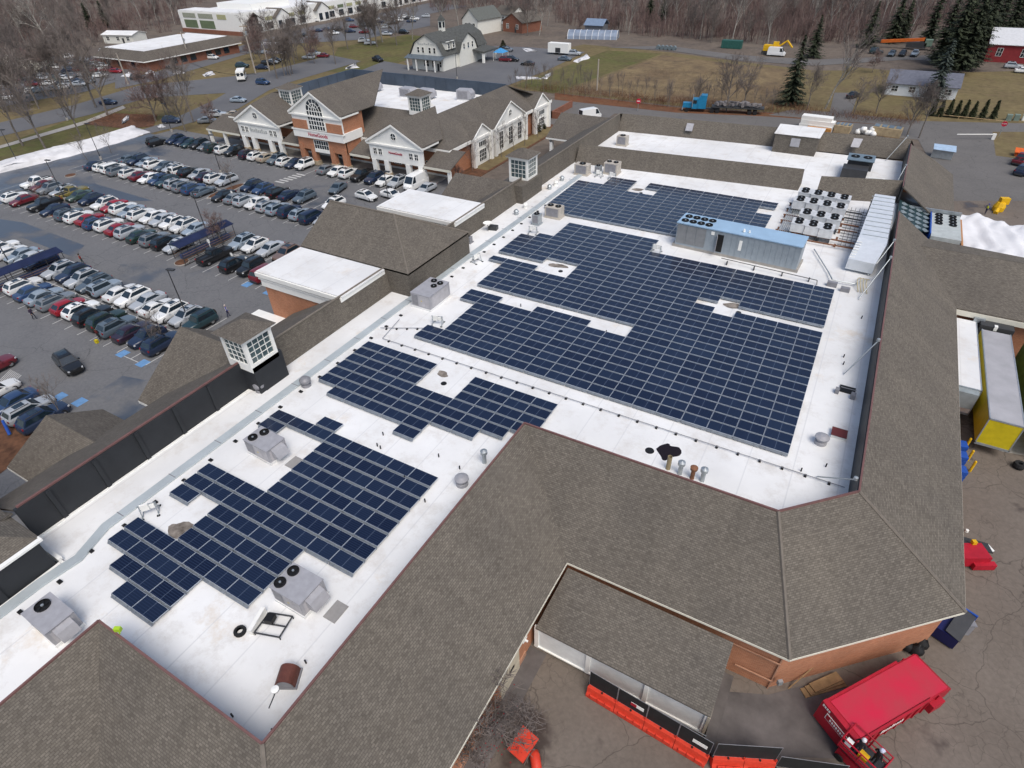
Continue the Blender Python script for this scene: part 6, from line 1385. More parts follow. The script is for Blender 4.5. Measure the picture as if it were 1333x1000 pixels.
# trees one can point at
def at(px, py): return U(px, py, 0)
plant('sycamore', at(70, 66), .4, 1.0, 'tall pale sycamore with spreading limbs at the top left wood edge'); plant('sycamore', at(196, 18), 2.0, .8, 'pale sycamore leaning over the wood behind the white stores')
plant('tall1', at(92, 70), None, 1.15, 'tall pale slanting trunk right of the big sycamore'); plant('sycamore', at(498, 55), 1, .72, 'pale street tree with upright limbs left of white barn house'); plant('tall1', at(537, 52), 2, .9, 'pale upright tree rising just left of the barn house roof')
plant('red0', at(203, 158), None, 1.6, 'dense reddish tree left of the car park entrance'); plant('red1', at(222, 152), None, 1.35, 'dense reddish tree right of the entrance kerb'); plant('bare0', at(252, 160), None, 1.05, 'grey bushy tree between the entrance and white gabled shop'); plant('red1', at(276, 165), None, .75, 'low reddish tree by the left porch of the shops'); plant('bare1', at(242, 172), None, .9, 'grey tree in front of the entrance cars')
plant('bare2', at(60, 195), None, 1.35, 'bare tree on the lawn at the left edge of snow bank'); plant('bare0', at(30, 190), None, 1.25, 'bare tree at the far left of the lawn'); plant('bare1', at(105, 178), None, 1.1, 'bare tree on the lawn by the curving path'); plant('bare2', at(140, 150), None, 1.55, 'bare tree in the mulch bed by the street'); plant('bare1', at(125, 140), None, 1.5, 'bare tree at the street edge left of the mulch bed')
plant('small0', at(114, 209), None, 1.0, 'young tree on the snow bank, left of two'); plant('small1', at(145, 200), None, 1.0, 'young tree on snow bank, right of two'); plant('small0', at(302, 247), None, 1.05, 'young tree on the island of third block'); plant('red0', at(290, 318), None, .62, 'reddish young tree by the cart shelter of second block'); plant('small1', at(205, 455), None, .7, 'young tree in front of the dark crossover by the roof')
plant('small0', at(80, 545), None, .9, 'young tree over the dark cars at the porch corner'); plant('small1', at(215, 448), None, .8, 'small tree between the two rows nearest the hip roof'); plant('small1', at(58, 270), None, .8, 'young tree over the cars at the left of second block')
plant('red1', at(597, 236), None, .35, 'small red shrub at the corner post of shops')
for k, (px, py) in enumerate(((633, 212), (650, 205), (666, 196), (680, 190), (697, 178), (612, 222))): plant('small%d' % (k % 2), at(px, py)+Vector((.6, 0, .1)), None, 1.0, '%s slim tree from the front along the side of brick shops' % ORD[k+1] if k < 5 else 'slim tree at the front corner of the brick shops')
plant('tall0', at(1074, 142), .6, 1.05, 'tall dark trunk leaning right beside the driveway', None, (.0, .16)); plant('bare0', at(1050, 143), None, .75, 'bare many stemmed tree right of the dark spruce'); plant('bare2', at(1140, 148), None, .75, 'bare tree on verge in front of the ranch house lawn')
plant('bare1', at(1180, 178), None, .75, 'bare tree behind the pallets, left of two'); plant('bare0', at(1196, 180), None, .8, 'bare tree by the peak of the right slope'); plant('bare2', at(1110, 152), None, .65, 'low bare tree by the driveway mouth')
plant('bare1', at(945, 146), None, 1.05, 'bare tree standing behind the flatbed'); plant('bare2', at(968, 142), None, .85, 'bare tree by the tail of the flatbed'); plant('red0', at(1135, 95), None, .7, 'round reddish brush behind the ranch house')
plant('spruce', at(1027, 137), 0, 1.12, 'large dark spruce beside the back road'); plant('spruce', at(1057, 75), None, .95, 'narrow dark spruce beyond the dirt track')
plant('greyspruce', at(1213, 131), 0, 1.15, 'grey green spruce in front of the ranch house')
for k, (px, py, s, key) in enumerate(((1228, 96, 1.25, 'pine'), (1247, 97, 1.2, 'pine'), (1262, 92, 1.1, 'pine'), (1218, 84, 1.15, 'pine'), (1240, 82, 1.3, 'pine'), (1272, 72, 1.25, 'pine'), (1290, 55, 1.2, 'pine'), (1310, 48, 1.2, 'pine'), (1328, 44, 1.1, 'pine'), (1128, 62, 1.1, 'spruce'), (1160, 56, 1.2, 'spruce'), (1172, 54, 1.0, 'spruce'), (1205, 60, 1.0, 'pine'), (120, 40, .7, 'pine'), (140, 36, .75, 'pine'), (845, 28, .9, 'spruce'), (862, 30, .8, 'spruce'), (1258, 72, 1.2, 'pine'))):
    plant(key, at(px, py), None, s, 'dark evergreen in the wood at the %s' % ('top right' if px > 1000 else 'top middle' if px > 500 else 'top left'), 'dark evergreens in the %s wood' % ('top right' if px > 1000 else 'top middle' if px > 500 else 'top left'))
for k, px in enumerate((1212, 1222, 1233, 1243, 1253, 1264, 1277, 1291)): plant('arbor', at(px, 151+k*.7), None, 1.15, '%s pointed arborvitae from left along the back road' % ORD[k+1], 'arborvitae in a row along the back road')
plant('bush', at(698, 172), None, 1.2, 'dark evergreen bush at the end of shop side bed'); plant('bush', at(706, 168), None, .9, 'smaller dark bush at the end of the shop side bed'); plant('bush', at(1012, 70), None, .9, 'dark bush by the yellow excavator'); plant('bush', at(655, 66), None, 1.6, 'rounded green bush behind the far lot')
plant('shrub', at(648, 965), .3, 1.2, 'big bare shrub against the brick wall at the bottom'); plant('shrub', at(620, 990), 2.3, 1.1, 'second bare shrub at the bottom edge by the brick wall')
BER = mat('red leaves', (.40, .03, .05), .7); b = B(); r2 = random.Random(4); q = at(640, 968)
for k in range(90):
    c = q+Vector((r2.gauss(0, .9), r2.gauss(0, .8), abs(r2.gauss(1.6, .9)))); s = r2.uniform(.04, .09); b.add([c, c+Vector((s, 0, s*.4)), c+Vector((s, s, 0)), c+Vector((0, s, -s*.3))], [(0, 1, 2, 3)])
tag(b.build('red_leaves', BER, uv=False, fix=False), 'few red leaves and berries caught in the bare shrub', 'leaves', None, 'stuff')
# more cars under the far trees
def lot(poly, n, lab, grp, seed, rows):
    r = random.Random(seed); k = 0; g = 0; xs = [p[0] for p in poly]; ys = [p[1] for p in poly]; used_ = []
    while k < n and g < 4000:
        g += 1; x, y = r.uniform(min(xs), max(xs)), r.uniform(min(ys), max(ys)); p = U(x, y, .06)
        if inpoly(x, y, poly) and all((p-q).length > 3.2 for q in used_):
            used_.append(p); k += 1; cl = r.choice(['white', 'silver', 'grey', 'slate', 'black', 'navy', 'light blue', 'white', 'silver', 'dark red', 'black'])
            car(r.choice(['sedan', 'SUV', 'crossover', 'wagon']), p.x, p.y, rows+r.choice((0, math.pi))+r.uniform(-.05, .05), CCOL[cl], lab, grp, True)
def inpoly(x, y, P):
    c = False
    for i in range(len(P)):
        x1, y1 = P[i]; x2, y2 = P[i-1]
        if (y1 > y) != (y2 > y) and x < (x2-x1)*(y-y1)/(y2-y1)+x1: c = not c
    return c
lot([(-30, 138), (30, 126), (110, 112), (150, 98), (140, 80), (60, 78), (-30, 100)], 56, 'car parked under bare trees in the far left car park', 'cars in the far left car park', 3, .7)
lot([(350, 56), (470, 48), (555, 30), (555, 18), (500, 26), (400, 44)], 22, 'car parked among bare trees below the white stores', 'cars below the white stores', 4, .55)
lot([(640, 92), (700, 88), (715, 78), (660, 66), (645, 74)], 3, 'car parked in the lot right of the white barn house', 'cars by the white barn house', 5, .1)
lot([(340, 88), (420, 76), (440, 70), (360, 80)], 4, 'car on the street behind the brick shops', 'cars on the street behind the shops', 6, .4)
# woods as individual trees
def inpoly(x, y, P):
    c = False
    for i in range(len(P)):
        x1, y1 = P[i]; x2, y2 = P[i-1]
        if (y1 > y) != (y2 > y) and x < (x2-x1)*(y-y1)/(y2-y1)+x1: c = not c
    return c
def wood(poly, n, keys, lab, grp, smin=.8, smax=1.15, seed=1):
    r = random.Random(seed); xs = [p[0] for p in poly]; ys = [p[1] for p in poly]; k = 0; g = 0
    while k < n and g < 9000:
        g += 1; x, y = r.uniform(min(xs), max(xs)), r.uniform(min(ys), max(ys))
        if inpoly(x, y, poly): plant(r.choice(keys), at(x, y), None, r.uniform(smin, smax), lab, grp); k += 1
wood([(-40, 72), (0, 74), (60, 66), (130, 62), (150, 52), (235, 40), (240, 14), (330, -8), (-40, -8)], 72, ['tall0', 'tall1', 'bare0', 'bare1', 'red0', 'red1'], 'bare tree in the dense wood at the top left', 'bare trees of the top left wood', .8, 1.15, 2)
wood([(545, 16), (640, 20), (720, 30), (735, 44), (820, 48), (1000, 62), (1060, 68), (1110, 62), (1110, -8), (545, -8)], 110, ['tall0', 'tall1', 'bare1', 'tall0', 'red1'], 'tall bare tree in the wood along the top middle', 'bare trees of the top middle wood', .75, 1.1, 3)
wood([(1080, 62), (1200, 52), (1260, 40), (1345, 34), (1345, -8), (1080, -8)], 30, ['tall0', 'tall1', 'bare2'], 'bare tree among evergreens at the top right', 'bare trees of the top right wood', .8, 1.15, 4)
wood([(300, 62), (380, 60), (470, 44), (520, 36), (530, 56), (470, 74), (400, 98), (360, 104), (335, 88)], 34, ['bare0', 'bare1', 'bare2', 'red0'], 'bare street tree between the white stores and the shops', 'bare street trees behind the shops', .75, 1.2, 5)
wood([(0, 150), (60, 142), (120, 128), (120, 118), (0, 132)], 14, ['bare0', 'bare2'], 'bare tree on the grass strip along the street', 'bare trees on the street grass strip', .95, 1.35, 6)
wood([(-20, 126), (115, 104), (118, 76), (50, 66), (-20, 90)], 12, ['bare0', 'bare1'], 'bare tree standing in the far left car park', 'bare trees in the far left car park', .85, 1.25, 16)
wood([(655, 120), (722, 124), (880, 142), (900, 134), (735, 112), (668, 104)], 46, ['sapling'], 'thin sapling in the brush strip behind the shops', 'saplings in the brush strip', .8, 1.25, 7)
wood([(900, 140), (1010, 148), (1000, 138), (900, 128)], 12, ['small0', 'sapling'], 'thin bare tree along the verge by the flatbed', 'thin bare trees along the verge', .8, 1.2, 8)
wood([(560, 40), (640, 50), (720, 46), (715, 34), (640, 22)], 10, ['tall1', 'bare1'], 'tall bare tree near the houses behind the far lot', 'bare trees near the houses', .8, 1.1, 9)
# undergrowth too dense to count
def thicket(poly, n, m, h, lab, seed):
    r = random.Random(seed); xs = [p[0] for p in poly]; ys = [p[1] for p in poly]; b = B(); k = 0
    while k < n:
        x, y = r.uniform(min(xs), max(xs)), r.uniform(min(ys), max(ys))
        if not inpoly(x, y, poly): continue
        k += 1; c = at(x, y)
        for j in range(7):
            p = c+Vector((r.uniform(-1.6, 1.6), r.uniform(-1.6, 1.6), 0)); e = p+Vector((r.gauss(0, .7), r.gauss(0, .7), h*r.uniform(.5, 1.2))); w_ = .03*h/2
            s = Vector((r.uniform(-1, 1), r.uniform(-1, 1), 0)).normalized()*w_
            b.add([p-s, p+s, e+s*.4, e-s*.4], [(0, 1, 2, 3)])
            for _ in range(3):
                f = r.uniform(.3, .9); o_ = p.lerp(e, f); t_ = o_+Vector((r.gauss(0, .6), r.gauss(0, .6), h*.28)); b.add([o_-s*.5, o_+s*.5, t_+s*.25, t_-s*.25], [(0, 1, 2, 3)])
    tag(b.build('undergrowth', m, uv=False, fix=False), lab, 'undergrowth', None, 'stuff')
thicket([(-60, 72), (60, 66), (150, 52), (235, 40), (240, 14), (330, -15), (-60, -15)], 900, TWIGR, 5, 'grey brown undergrowth filling the wood at the top left', 1)
thicket([(545, 14), (720, 26), (735, 40), (820, 46), (1000, 60), (1110, 58), (1345, 30), (1345, -15), (545, -15)], 1700, TWIGR, 6, 'grey undergrowth filling the wood along the top', 2)
thicket([(655, 116), (722, 122), (880, 141), (1000, 148), (1190, 164), (1190, 157), (1000, 140), (880, 132), (735, 114)], 420, mat('rust brown brush', (.17, .075, .04), .9, var=.25, vs=.3), 1.5, 'rust brown brush along the back road', 3)
thicket([(110, 160), (150, 148), (205, 150), (198, 164), (160, 160)], 90, mat('rust brown brush', (.17, .075, .04), .9), 1.0, 'low rust brown planting in the curved bed', 4)
thicket([(735, 116), (1000, 138), (1060, 130), (960, 96), (870, 88)], 260, mat('dry grass stalks', (.24, .18, .105), .95, var=.3, vs=.2), 1.0, 'dry stalks standing in the tan field', 5)
thicket([(20, 128), (60, 122), (115, 112), (120, 116), (60, 127), (20, 133)], 80, NEEDLE, 1.0, 'dark clipped hedge line of the far left car park', 6)
# ------------------------------------------------------------------ people
def person(loc, rz, label, top, legs, hair, z=0., carry=None, stride=.14, helmet=None, lean=0., vest=None):
    """one continuous skinned figure, 1.75 m, with clothing as children"""
    H = {}
    V = [('pel', 0, 0, .95, .135, .10), ('wai', 0, .0, 1.12, .125, .095), ('che', lean*.5, 0, 1.34, .155, .105), ('nek', lean, 0, 1.50, .055, .055), ('hdb', lean+.015, 0, 1.58, .075, .085), ('hdt', lean+.01, 0, 1.70, .078, .09), ('crn', lean, 0, 1.76, .05, .055)]
    E = [('pel', 'wai'), ('wai', 'che'), ('che', 'nek'), ('nek', 'hdb'), ('hdb', 'hdt'), ('hdt', 'crn')]
    for s, n in ((1, 'l'), (-1, 'r')):
        st = stride*s
        V += [('hip'+n, 0, .09*s, .88, .088, .088), ('kne'+n, st*.6+.04, .10*s, .48, .058, .058), ('ank'+n, st*1.1-.02, .10*s, .09, .04, .04), ('toe'+n, st*1.1+.14, .11*s, .035, .038, .03),
              ('sho'+n, lean*.9, .19*s, 1.42, .062, .062), ('elb'+n, lean-.02-st*.3, .26*s, 1.14, .043, .043), ('wri'+n, lean+.12-st*.5, .25*s, .92, .03, .03), ('pal'+n, lean+.16-st*.55, .245*s, .85, .034, .02)]
        E += [('pel', 'hip'+n), ('hip'+n, 'kne'+n), ('kne'+n, 'ank'+n), ('ank'+n, 'toe'+n), ('che', 'sho'+n), ('sho'+n, 'elb'+n), ('elb'+n, 'wri'+n), ('wri'+n, 'pal'+n)]
        for k in range(4):
            V.append(('f%d%s' % (k, n), lean+.175-st*.55+.012*k, (.225+.014*k)*s, .775+.006*abs(k-1), .009, .009)); E.append(('pal'+n, 'f%d%s' % (k, n)))
        V.append(('th'+n, lean+.205-st*.55, .215*s, .83, .010, .010)); E.append(('pal'+n, 'th'+n))
    ix = {v[0]: i for i, v in enumerate(V)}
    me = bpy.data.meshes.new('person'); me.from_pydata([v[1:4] for v in V], [(ix[a], ix[b]) for a, b in E], [])
    o = bpy.data.objects.new('tmp', me); COL.objects.link(o)
    md = o.modifiers.new('s', 'SKIN')
    for i, v in enumerate(V): me.skin_vertices[0].data[i].radius = v[4:6]
    me.skin_vertices[0].data[0].use_root = True
    sd = o.modifiers.new('d', 'SUBSURF'); sd.levels = 1; sd.render_levels = 1
    dg = bpy.context.evaluated_depsgraph_get(); m2 = bpy.data.meshes.new_from_object(o.evaluated_get(dg)); bpy.data.objects.remove(o)
    SK = mat('skin', (.45, .27, .19), .6, var=.05); TM = mat('cloth '+str(top), top, .85, var=.1, vs=6); LM = mat('cloth '+str(legs), legs, .85, var=.1, vs=6); HM = mat('hair '+str(hair), hair, .8); SHOE = BLACK
    m2.materials.clear()
    for m in (SK, TM, LM, SHOE): m2.materials.append(m)
    for p in m2.polygons:
        c = p.center
        arm = abs(c.y) > .17 and c.z < 1.2
        p.material_index = 3 if c.z < .10 else (0 if c.z > 1.50 or (arm and c.z < .93) else (1 if c.z > .97 or arm else 2))
        p.use_smooth = True
    t = bpy.data.objects.new('person', m2); COL.objects.link(t); t.location = (loc[0], loc[1], z); t.rotation_euler = (0, 0, rz); WL[t.name] = Vector()
    tag(t, label, 'person')
    b = B()
    if helmet: b.lathe([(.135, 0), (.13, .05), (.115, .10), (.07, .145), (0, .16)], (lean+.01, 0, 1.66), 14); b.add([(lean+.12, -.09, 1.66), (lean+.20, -.06, 1.655), (lean+.20, .06, 1.655), (lean+.12, .09, 1.66)], [(0, 1, 2, 3)]); b.build('helmet', mat('helmet '+str(helmet), helmet, .35), t)
    else: b.lathe([(.1, -.06), (.108, .02), (.10, .07), (.06, .11), (0, .12)], (lean-.012, 0, 1.69), 12); b.build('hair', HM, t)
    for s in (-1, 1):
        e = B(); e.lathe([(0, 0), (.012, .004), (0, .012)], (lean+.098, .035*s, 1.645), 6); e.build('eye', BLACK, t)
    e = B(); e.add([(lean+.09, -.014, 1.60), (lean+.09, .014, 1.60), (lean+.09, 0, 1.64), (lean+.125, 0, 1.605)], [(0, 1, 3), (1, 2, 3), (2, 0, 3)]); e.build('nose', SK, t)
    if vest: e = B(); e.lathe([(.185, 1.02), (.195, 1.2), (.2, 1.36), (.15, 1.45)], (lean*.4, 0, 0), 12); e.v = [(x*.72+.0, y*.95, zz) for x, y, zz in e.v]; e.build('vest', mat('vest '+str(vest), vest, .7), t)
    return t
BK = (.015, .015, .017)
person((42.35, -15.85), 1.0, 'man in black with white helmet at left on the red lift', BK, (.02, .022, .028), (.03, .02, .015), 1.51, helmet=(.75, .76, .78), stride=.02)
person((43.25, -15.95), .6, 'man in black with white and blue helmet at right on the red lift', BK, (.016, .016, .02), (.03, .02, .015), 1.51, helmet=(.62, .66, .80), stride=.02)
q = U(109, 345, 0); person(q, 1.2, 'person in dark coat and red vest walking in the aisle', (.06, .05, .05), (.03, .05, .05), (.03, .02, .01), .06, vest=(.50, .05, .02))
q = U(46, 416, 0); person(q, .3, 'person in dark purple coat behind the first row of cars', (.045, .03, .06), (.02, .02, .03), (.02, .015, .01), .06)
q = U(131, 443, 0); person(q, 2.0, 'person in black with a red scarf between cars by the yellow bag', (.02, .02, .02), (.02, .02, .02), (.03, .02, .01), .06, vest=(.12, .02, .02))
b = B(); b.ob((0, 0, 0), .35, .3, .45, .3); tag(b.build('shopping_bag', YELLOW, loc=U(127, 447, 0)+Vector((0, 0, .06))), 'yellow bag on the tarmac beside the person in black', 'bag')
q = U(298, 413, 0); person(q, 1.0, 'person in blue and white jacket by the teal jeep', (.03, .05, .30), (.03, .03, .08), (.6, .5, .45), .06, vest=(.65, .6, .6))
q = U(1275, 282, 0); person((53.0, 80.5), 1.0, 'worker in blue hood and yellow vest beside the white tarpaulin', (.05, .07, .30), (.05, .05, .08), (.05, .07, .3), .06, vest=(.5, .55, .05))
q = U(450, 216, .14); person((-57.0, 52.6), 1.0, 'person in white shirt under the brick porch of the shops', (.7, .7, .68), (.05, .05, .06), (.03, .02, .01), .14)
# ------------------------------------------------------------------ orange barriers with black fence
def barrier(p, q, lab):
    p, q = Vector(p), Vector(q); d = q-p; L = d.length
    t = root('safety_barrier', p.lerp(q, .5), lab, 'barrier', 'orange water filled barriers', True); t.rotation_euler = (0, 0, math.atan2(d.y, d.x))
    h = L/2-.015; b = B()
    b.ext([(-h, -.36, 0), (-h, .26, 0), (-h, .26, .25), (-h, .10, .5), (-h, .08, .92), (-h, -.16, .92), (-h, -.22, .5), (-h, -.36, .25)], (2*h, 0, 0))
    b.build('shell', ORANGE, t)
    b = B()
    for k in range(3): b.box(-h+.3+k*(2*h-.9)/2, -.40, .12, -h+.75+k*(2*h-.9)/2, -.3, .5)
    b.build('moulded_foot', ORANGE, t)
    b = B(); b.lathe([(0, 0), (.07, 0), (.06, .05), (0, .05)], (0, -.04, .92), 8); b.build('filler_cap', BLACK, t)
    b = B(); b.lathe([(.03, 0), (.06, 0), (.06, 1.1), (.03, 1.1)], (h+.0, -.04, 0), 8); b.build('hinge_pin', ORANGE, t)
def bscreen(p, q, lab, hgt=2.1, sign=None):
    p, q = Vector(p), Vector(q); d = q-p; L = d.length
    t = root('fence_panel', p.lerp(q, .5), lab, 'fence', 'black mesh fence panels along the barriers', True); t.rotation_euler = (0, 0, math.atan2(d.y, d.x))
    b = B(); b.box(-L/2+.04, -.015, .12, L/2-.04, .015, hgt-.05); b.build('mesh_cover', mat('black shade cloth', (.018, .020, .021), .8, var=.2), t)
    b = B()
    for x in (-L/2+.02, L/2-.02): b.tube((x, 0, 0), (x, 0, hgt), .016, n=6)
    b.tube((-L/2, 0, hgt), (L/2, 0, hgt), .016, n=6); b.tube((-L/2, 0, .1), (L/2, 0, .1), .016, n=6); b.build('frame', HVACD, t)
    b = B(); b.box(-L/2-.06, -.10, 0, -L/2+.06, .10, .08); b.build('foot', BLACK, t)
    if sign:
        b = B(); b.box(-.1, -.04, .65, .75, -.018, 1.0); s_ = b.build('fence_sign', WHITE, t)
        if sign == 2:
            b = B(); b.box(-.1, -.045, .65, .28, -.041, 1.0); b.build('sign_logo', RED, s_)
pa, pb = Vector((27.3, -19.25, .05)), Vector((35.0, -20.7, .05))
pa, pb = Vector((27.35, -19.42, .05)), Vector((35.15, -19.85, .05))
for k in range(4): barrier(pa.lerp(pb, k/4), pa.lerp(pb, (k+1)/4), '%s orange plastic barrier from left below the white panelled front' % ORD[k+1])
c, e = Vector((35.35, -19.75, .05)), Vector((38.6, -18.2, .05))
for k in range(2): barrier(c.lerp(e, k/2), c.lerp(e, (k+1)/2), '%s orange barrier in the short run right of the bend' % ('left', 'right')[k])
up = Vector((.0, .06, .85))
for k in range(4): bscreen(pa.lerp(pb, k/4)+up, pa.lerp(pb, (k+1)/4)+up, '%s black screened fence panel from left standing on the barriers' % ORD[k+1], 1.75, sign={1: 2, 3: 1}.get(k))
bscreen(c+up, e+up, 'black screened fence panel standing on the short barrier run', 1.75); bscreen(e+Vector((.15, .1, 0)), e+Vector((3.6, 1.45, 0)), 'black fence panel running from the short barriers to the red lift', 1.5)
t = root('steel_railing', (30, -19.0, 0), 'thin grey steel railing along the white panelled front', 'railing'); b = B()
for k in range(5): b.tube((28.9+k*1.45, -19.0, .05), (28.9+k*1.45, -19.0, 1.35), .03, n=5)
for z in (.75, 1.33): b.tube((28.9, -19.0, z), (34.7, -19.0, z), .03, n=5)
b.build('rails', GALV, t)
# clutter in the yard
def item(name, build, m, label, cat, loc=None, group=None, **k):
    b = B(); build(b); o = b.build(name, m, loc=loc, **k); return tag(o, label, cat, group)
t = root('plank_stack', (41.1, -10.9, 0), 'stack of brown boards leaning at the brick wall behind the red container', 'planks', None, True); t.location = (40.6, -11.9, .06); t.rotation_euler = (0, 0, .75)
for k in range(3): b = B(); b.ob((.12*k, .10*k, .11*k), 3.0-.4*k, .6, .09, .06*k); b.build('board', WOOD, t)
b = B(); b.tube((-2.2, .5, 0), (.3, 1.1, 1.7), .05, n=4); b.build('prop', WOOD, t)
q = U(1175, 850, 0); r2 = random.Random(9)
for k, (px, py, lb) in enumerate(((1178, 842, 'black rubbish bag by the brick wall'), (1190, 848, 'second black rubbish bag right of the first'), (1196, 840, 'smaller black rubbish bag nearest the blue skip'))):
    b = B(); b.lathe([(0, 0), (.45, .05), (.52, .3), (.4, .6), (.12, .75), (.1, .9), (0, .9)], n=9); b.v = [(x*r2.uniform(.85, 1.15), y*r2.uniform(.85, 1.15), z*r2.uniform(.9, 1.1)) for x, y, z in b.v]
    tag(b.build('rubbish_bag', BLACK, loc=U(px, py, .06), smooth=True), lb, 'rubbish bag')
b = B(); b.ob((0, 0, 0), .4, .35, .5, .4); b.ob((.1, 0, .5), .5, .4, .06, .3); tag(b.build('white_bin', WHITE, loc=U(1186, 842, .06)), 'white carton among black bags at the wall', 'carton')
t = root('blue_skip', U(1228, 822, 0), 'dark blue skip under the roof corner', 'skip', None, True); t.rotation_euler = (0, 0, 1.2)
DB = mat('dark blue enamel', (.010, .014, .10), .45); b = B()
b.ext([(-1.1, -.9, .2), (1.1, -.9, .2), (1.35, -.9, 1.5), (-1.2, -.9, 1.3)], (0, 1.8, 0)); b.build('tub', DB, t); b = B(); b.box(1.3, -1, .1, 1.42, 1, 1.7); b.build('end_plate', BLUE, t); b = B(); b.slab([(-1.2, -.95, 1.34), (1.3, -.95, 1.56), (1.3, 0, 1.75), (-1.2, 0, 1.55)], .05); b.build('lid', DARK, t)
b = B(); b.ob((0, 0, 0), 1.5, 1.2, 1.2, .4); b.ob((0, 0, 1.2), 1.6, 1.3, .08, .4); tag(b.build('grey_bin', HVACD, loc=U(1240, 816, 0)), 'dark grey bin beside the blue skip', 'bin')
for k, (px, py) in enumerate(((1256, 584), (1259, 600), (1262, 614))):
    q = U(px, py, 0); b = B(); b.tube((q.x, q.y, 0), (q.x, q.y, 1.25), .11, n=10); b.lathe([(.11, 0), (.07, .07), (0, .09)], (q.x, q.y, 1.25), 10); tag(b.build('bollard', BYELLOW), '%s yellow bollard by the roof edge, counted from the trailer' % ORD[k+1], 'bollard')
for k, (px, py, z) in enumerate(((1252, 592, 0), (1252, 606, 0), (1251, 625, 0))):
    q = U(px, py, 0); t = root('milk_crate_stack', (q.x-.45, q.y, .06), '%s stack of blue crates under the eave by the bollards' % ORD[k+1], 'crates', None, True)
    for j in range(3): b = B(); b.ob((0, 0, j*.4), .9, .9, .36, .1*j); b.build('crate', BLUE, t)
t = root('red_tipper', U(1262, 725, 0), 'red and white dismantled machine lying by the right roof edge', 'machine', None, True); t.rotation_euler = (0, 0, .5)
b = B(); b.box(-1.6, -1.0, .2, .6, .4, 1.2); b.box(-.6, -1.3, .15, 1.0, -.9, .7); b.build('red_body', RED, t); b = B(); b.slab([(-1.4, .3, 1.3), (1.2, -.3, .9), (1.6, .8, .6), (-1.0, 1.6, .9)], .12); b.build('black_cover', DARK, t); b = B(); b.slab([(-1.2, 1.5, .95), (-.4, 1.3, .9), (-.2, 2.3, .5), (-1.0, 2.5, .5)], .08); b.slab([(1.0, -.2, .8), (1.7, .1, .6), (1.6, .75, .6), (1.2, .7, .7)], .05); b.build('white_sheet', WHITE, t); b = B(); b.box(-.2, .2, 1.22, .1, .5, 1.5); b.build('yellow_handle', BYELLOW, t)
b = B(); b.lathe([(0, 0), (.14, 0), (.12, .2), (0, .22)], U(1258, 692, .06), 8); tag(b.build('white_cone', WHITE), 'tiny white cone on the tarmac by the roof edge', 'cone')
# orange planters by the shrub at the bottom
t = root('orange_board', U(682, 975, 0), 'square orange red board tilted beside the bare shrub', 'board', None, True); b = B(); b.slab([(-.75, -.7, .7), (.45, -.95, .8), (.75, .5, 1.3), (-.45, .75, 1.2)], .12); b.build('board', ORANGE, t); b = B(); b.tube((0, 0, 0), (0, 0, .9), .06); b.build('post', DARK, t)
b = B(); b.lathe([(0, 0), (.26, .02), (.32, .3), (.3, .95), (.22, 1.05), (0, 1.08)], n=12); b.v = [(z-.5, y, x+.33) for x, y, z in b.v]; o = b.build('orange_drum', ORANGE, loc=U(697, 992, .05), smooth=True); o.rotation_euler = (0, 0, -.9); tag(o, 'orange plastic drum lying below the square board', 'drum')
q = U(13, 566, .07); t = root('blue_post_cover', q, 'slanting bright blue post in the brown mulch at left edge', 'post', None, True); b = B(); b.tube((0, 0, 0), (-.5, .3, 1.5), .16, .12, n=8); b.build('cover', BLUE, t); b = B(); b.lathe([(.2, 0), (.24, .08), (0, .1)], n=8); b.build('base', DARK, t)
# ------------------------------------------------------------------ tarpaulin and equipment behind the right wing
def tarp(u, v):
    x = 46.95+u*18; y = 52.5+v*19.5
    edge = min(u*2.5, 1-u, v, 1-v)*9; h = min(1, edge)**.7*2.9
    z = h*(1+.10*math.sin(x*.5+1))+.16*math.sin(x*2.1+y*.4)+.20*math.sin(x*.75-y*.25+1)+.10*math.sin(x*3.7+math.sin(y*.6)*2)
    return (x+.3*math.sin(y), y+.4*math.sin(x*.9), max(.07, z+.2))
b = B().grid(tarp, 46, 40); o = b.build('tarpaulin', mat('white tarpaulin', (.80, .80, .81), .5, var=.08, vs=.3), smooth=True); tag(o, 'large white tarpaulin draped in folds behind the right wing', 'tarpaulin')
t = root('yellow_hose_reel', U(1298, 275, 0), 'bright yellow pump machine behind the white tarpaulin', 'pump', None, True); b = B(); b.lathe([(0, 0), (.8, .1), (.9, .8), (.6, 1.5), (0, 1.7)], n=10); b.ob((.3, .2, 1.2), 1.3, .8, 1.0, .4); b.tube((-.4, -1.6, .2), (0, 0, .8), .35); b.build('housing', BYELLOW, t)
t = root('skid_loader', (48.6, 72.6, 0), 'dark loader with an orange yellow bucket half hidden by the eave', 'loader', None, True); b = B(); b.slab([(-1.2, -1.2, 1.8), (2.2, -1.6, 1.2), (3.2, .4, 1.2), (-1.0, 1.2, 2.0)], 1.0); b.build('body', BLACK, t); b = B(); b.ob((-1.4, -1.2, .6), 1.2, 1.6, 1.2, .3); b.build('bucket', BYELLOW, t)
t = root('pale_dumpster', U(1225, 206, 0), 'pale blue topped dumpster behind the top of the right slope', 'dumpster', None, True); b = B(); b.ob((0, .5, .1), 3.6, 2.4, 1.6, -.1); b.build('tub', GALV, t); b = B(); b.slab([(-1.9, -1.0, 1.8), (1.9, -1.4, 1.8), (1.9, 1.7, 2.1), (-1.9, 1.9, 2.1)], .08); b.build('lid', mat('pale blue lid', (.42, .56, .72), .5), t)
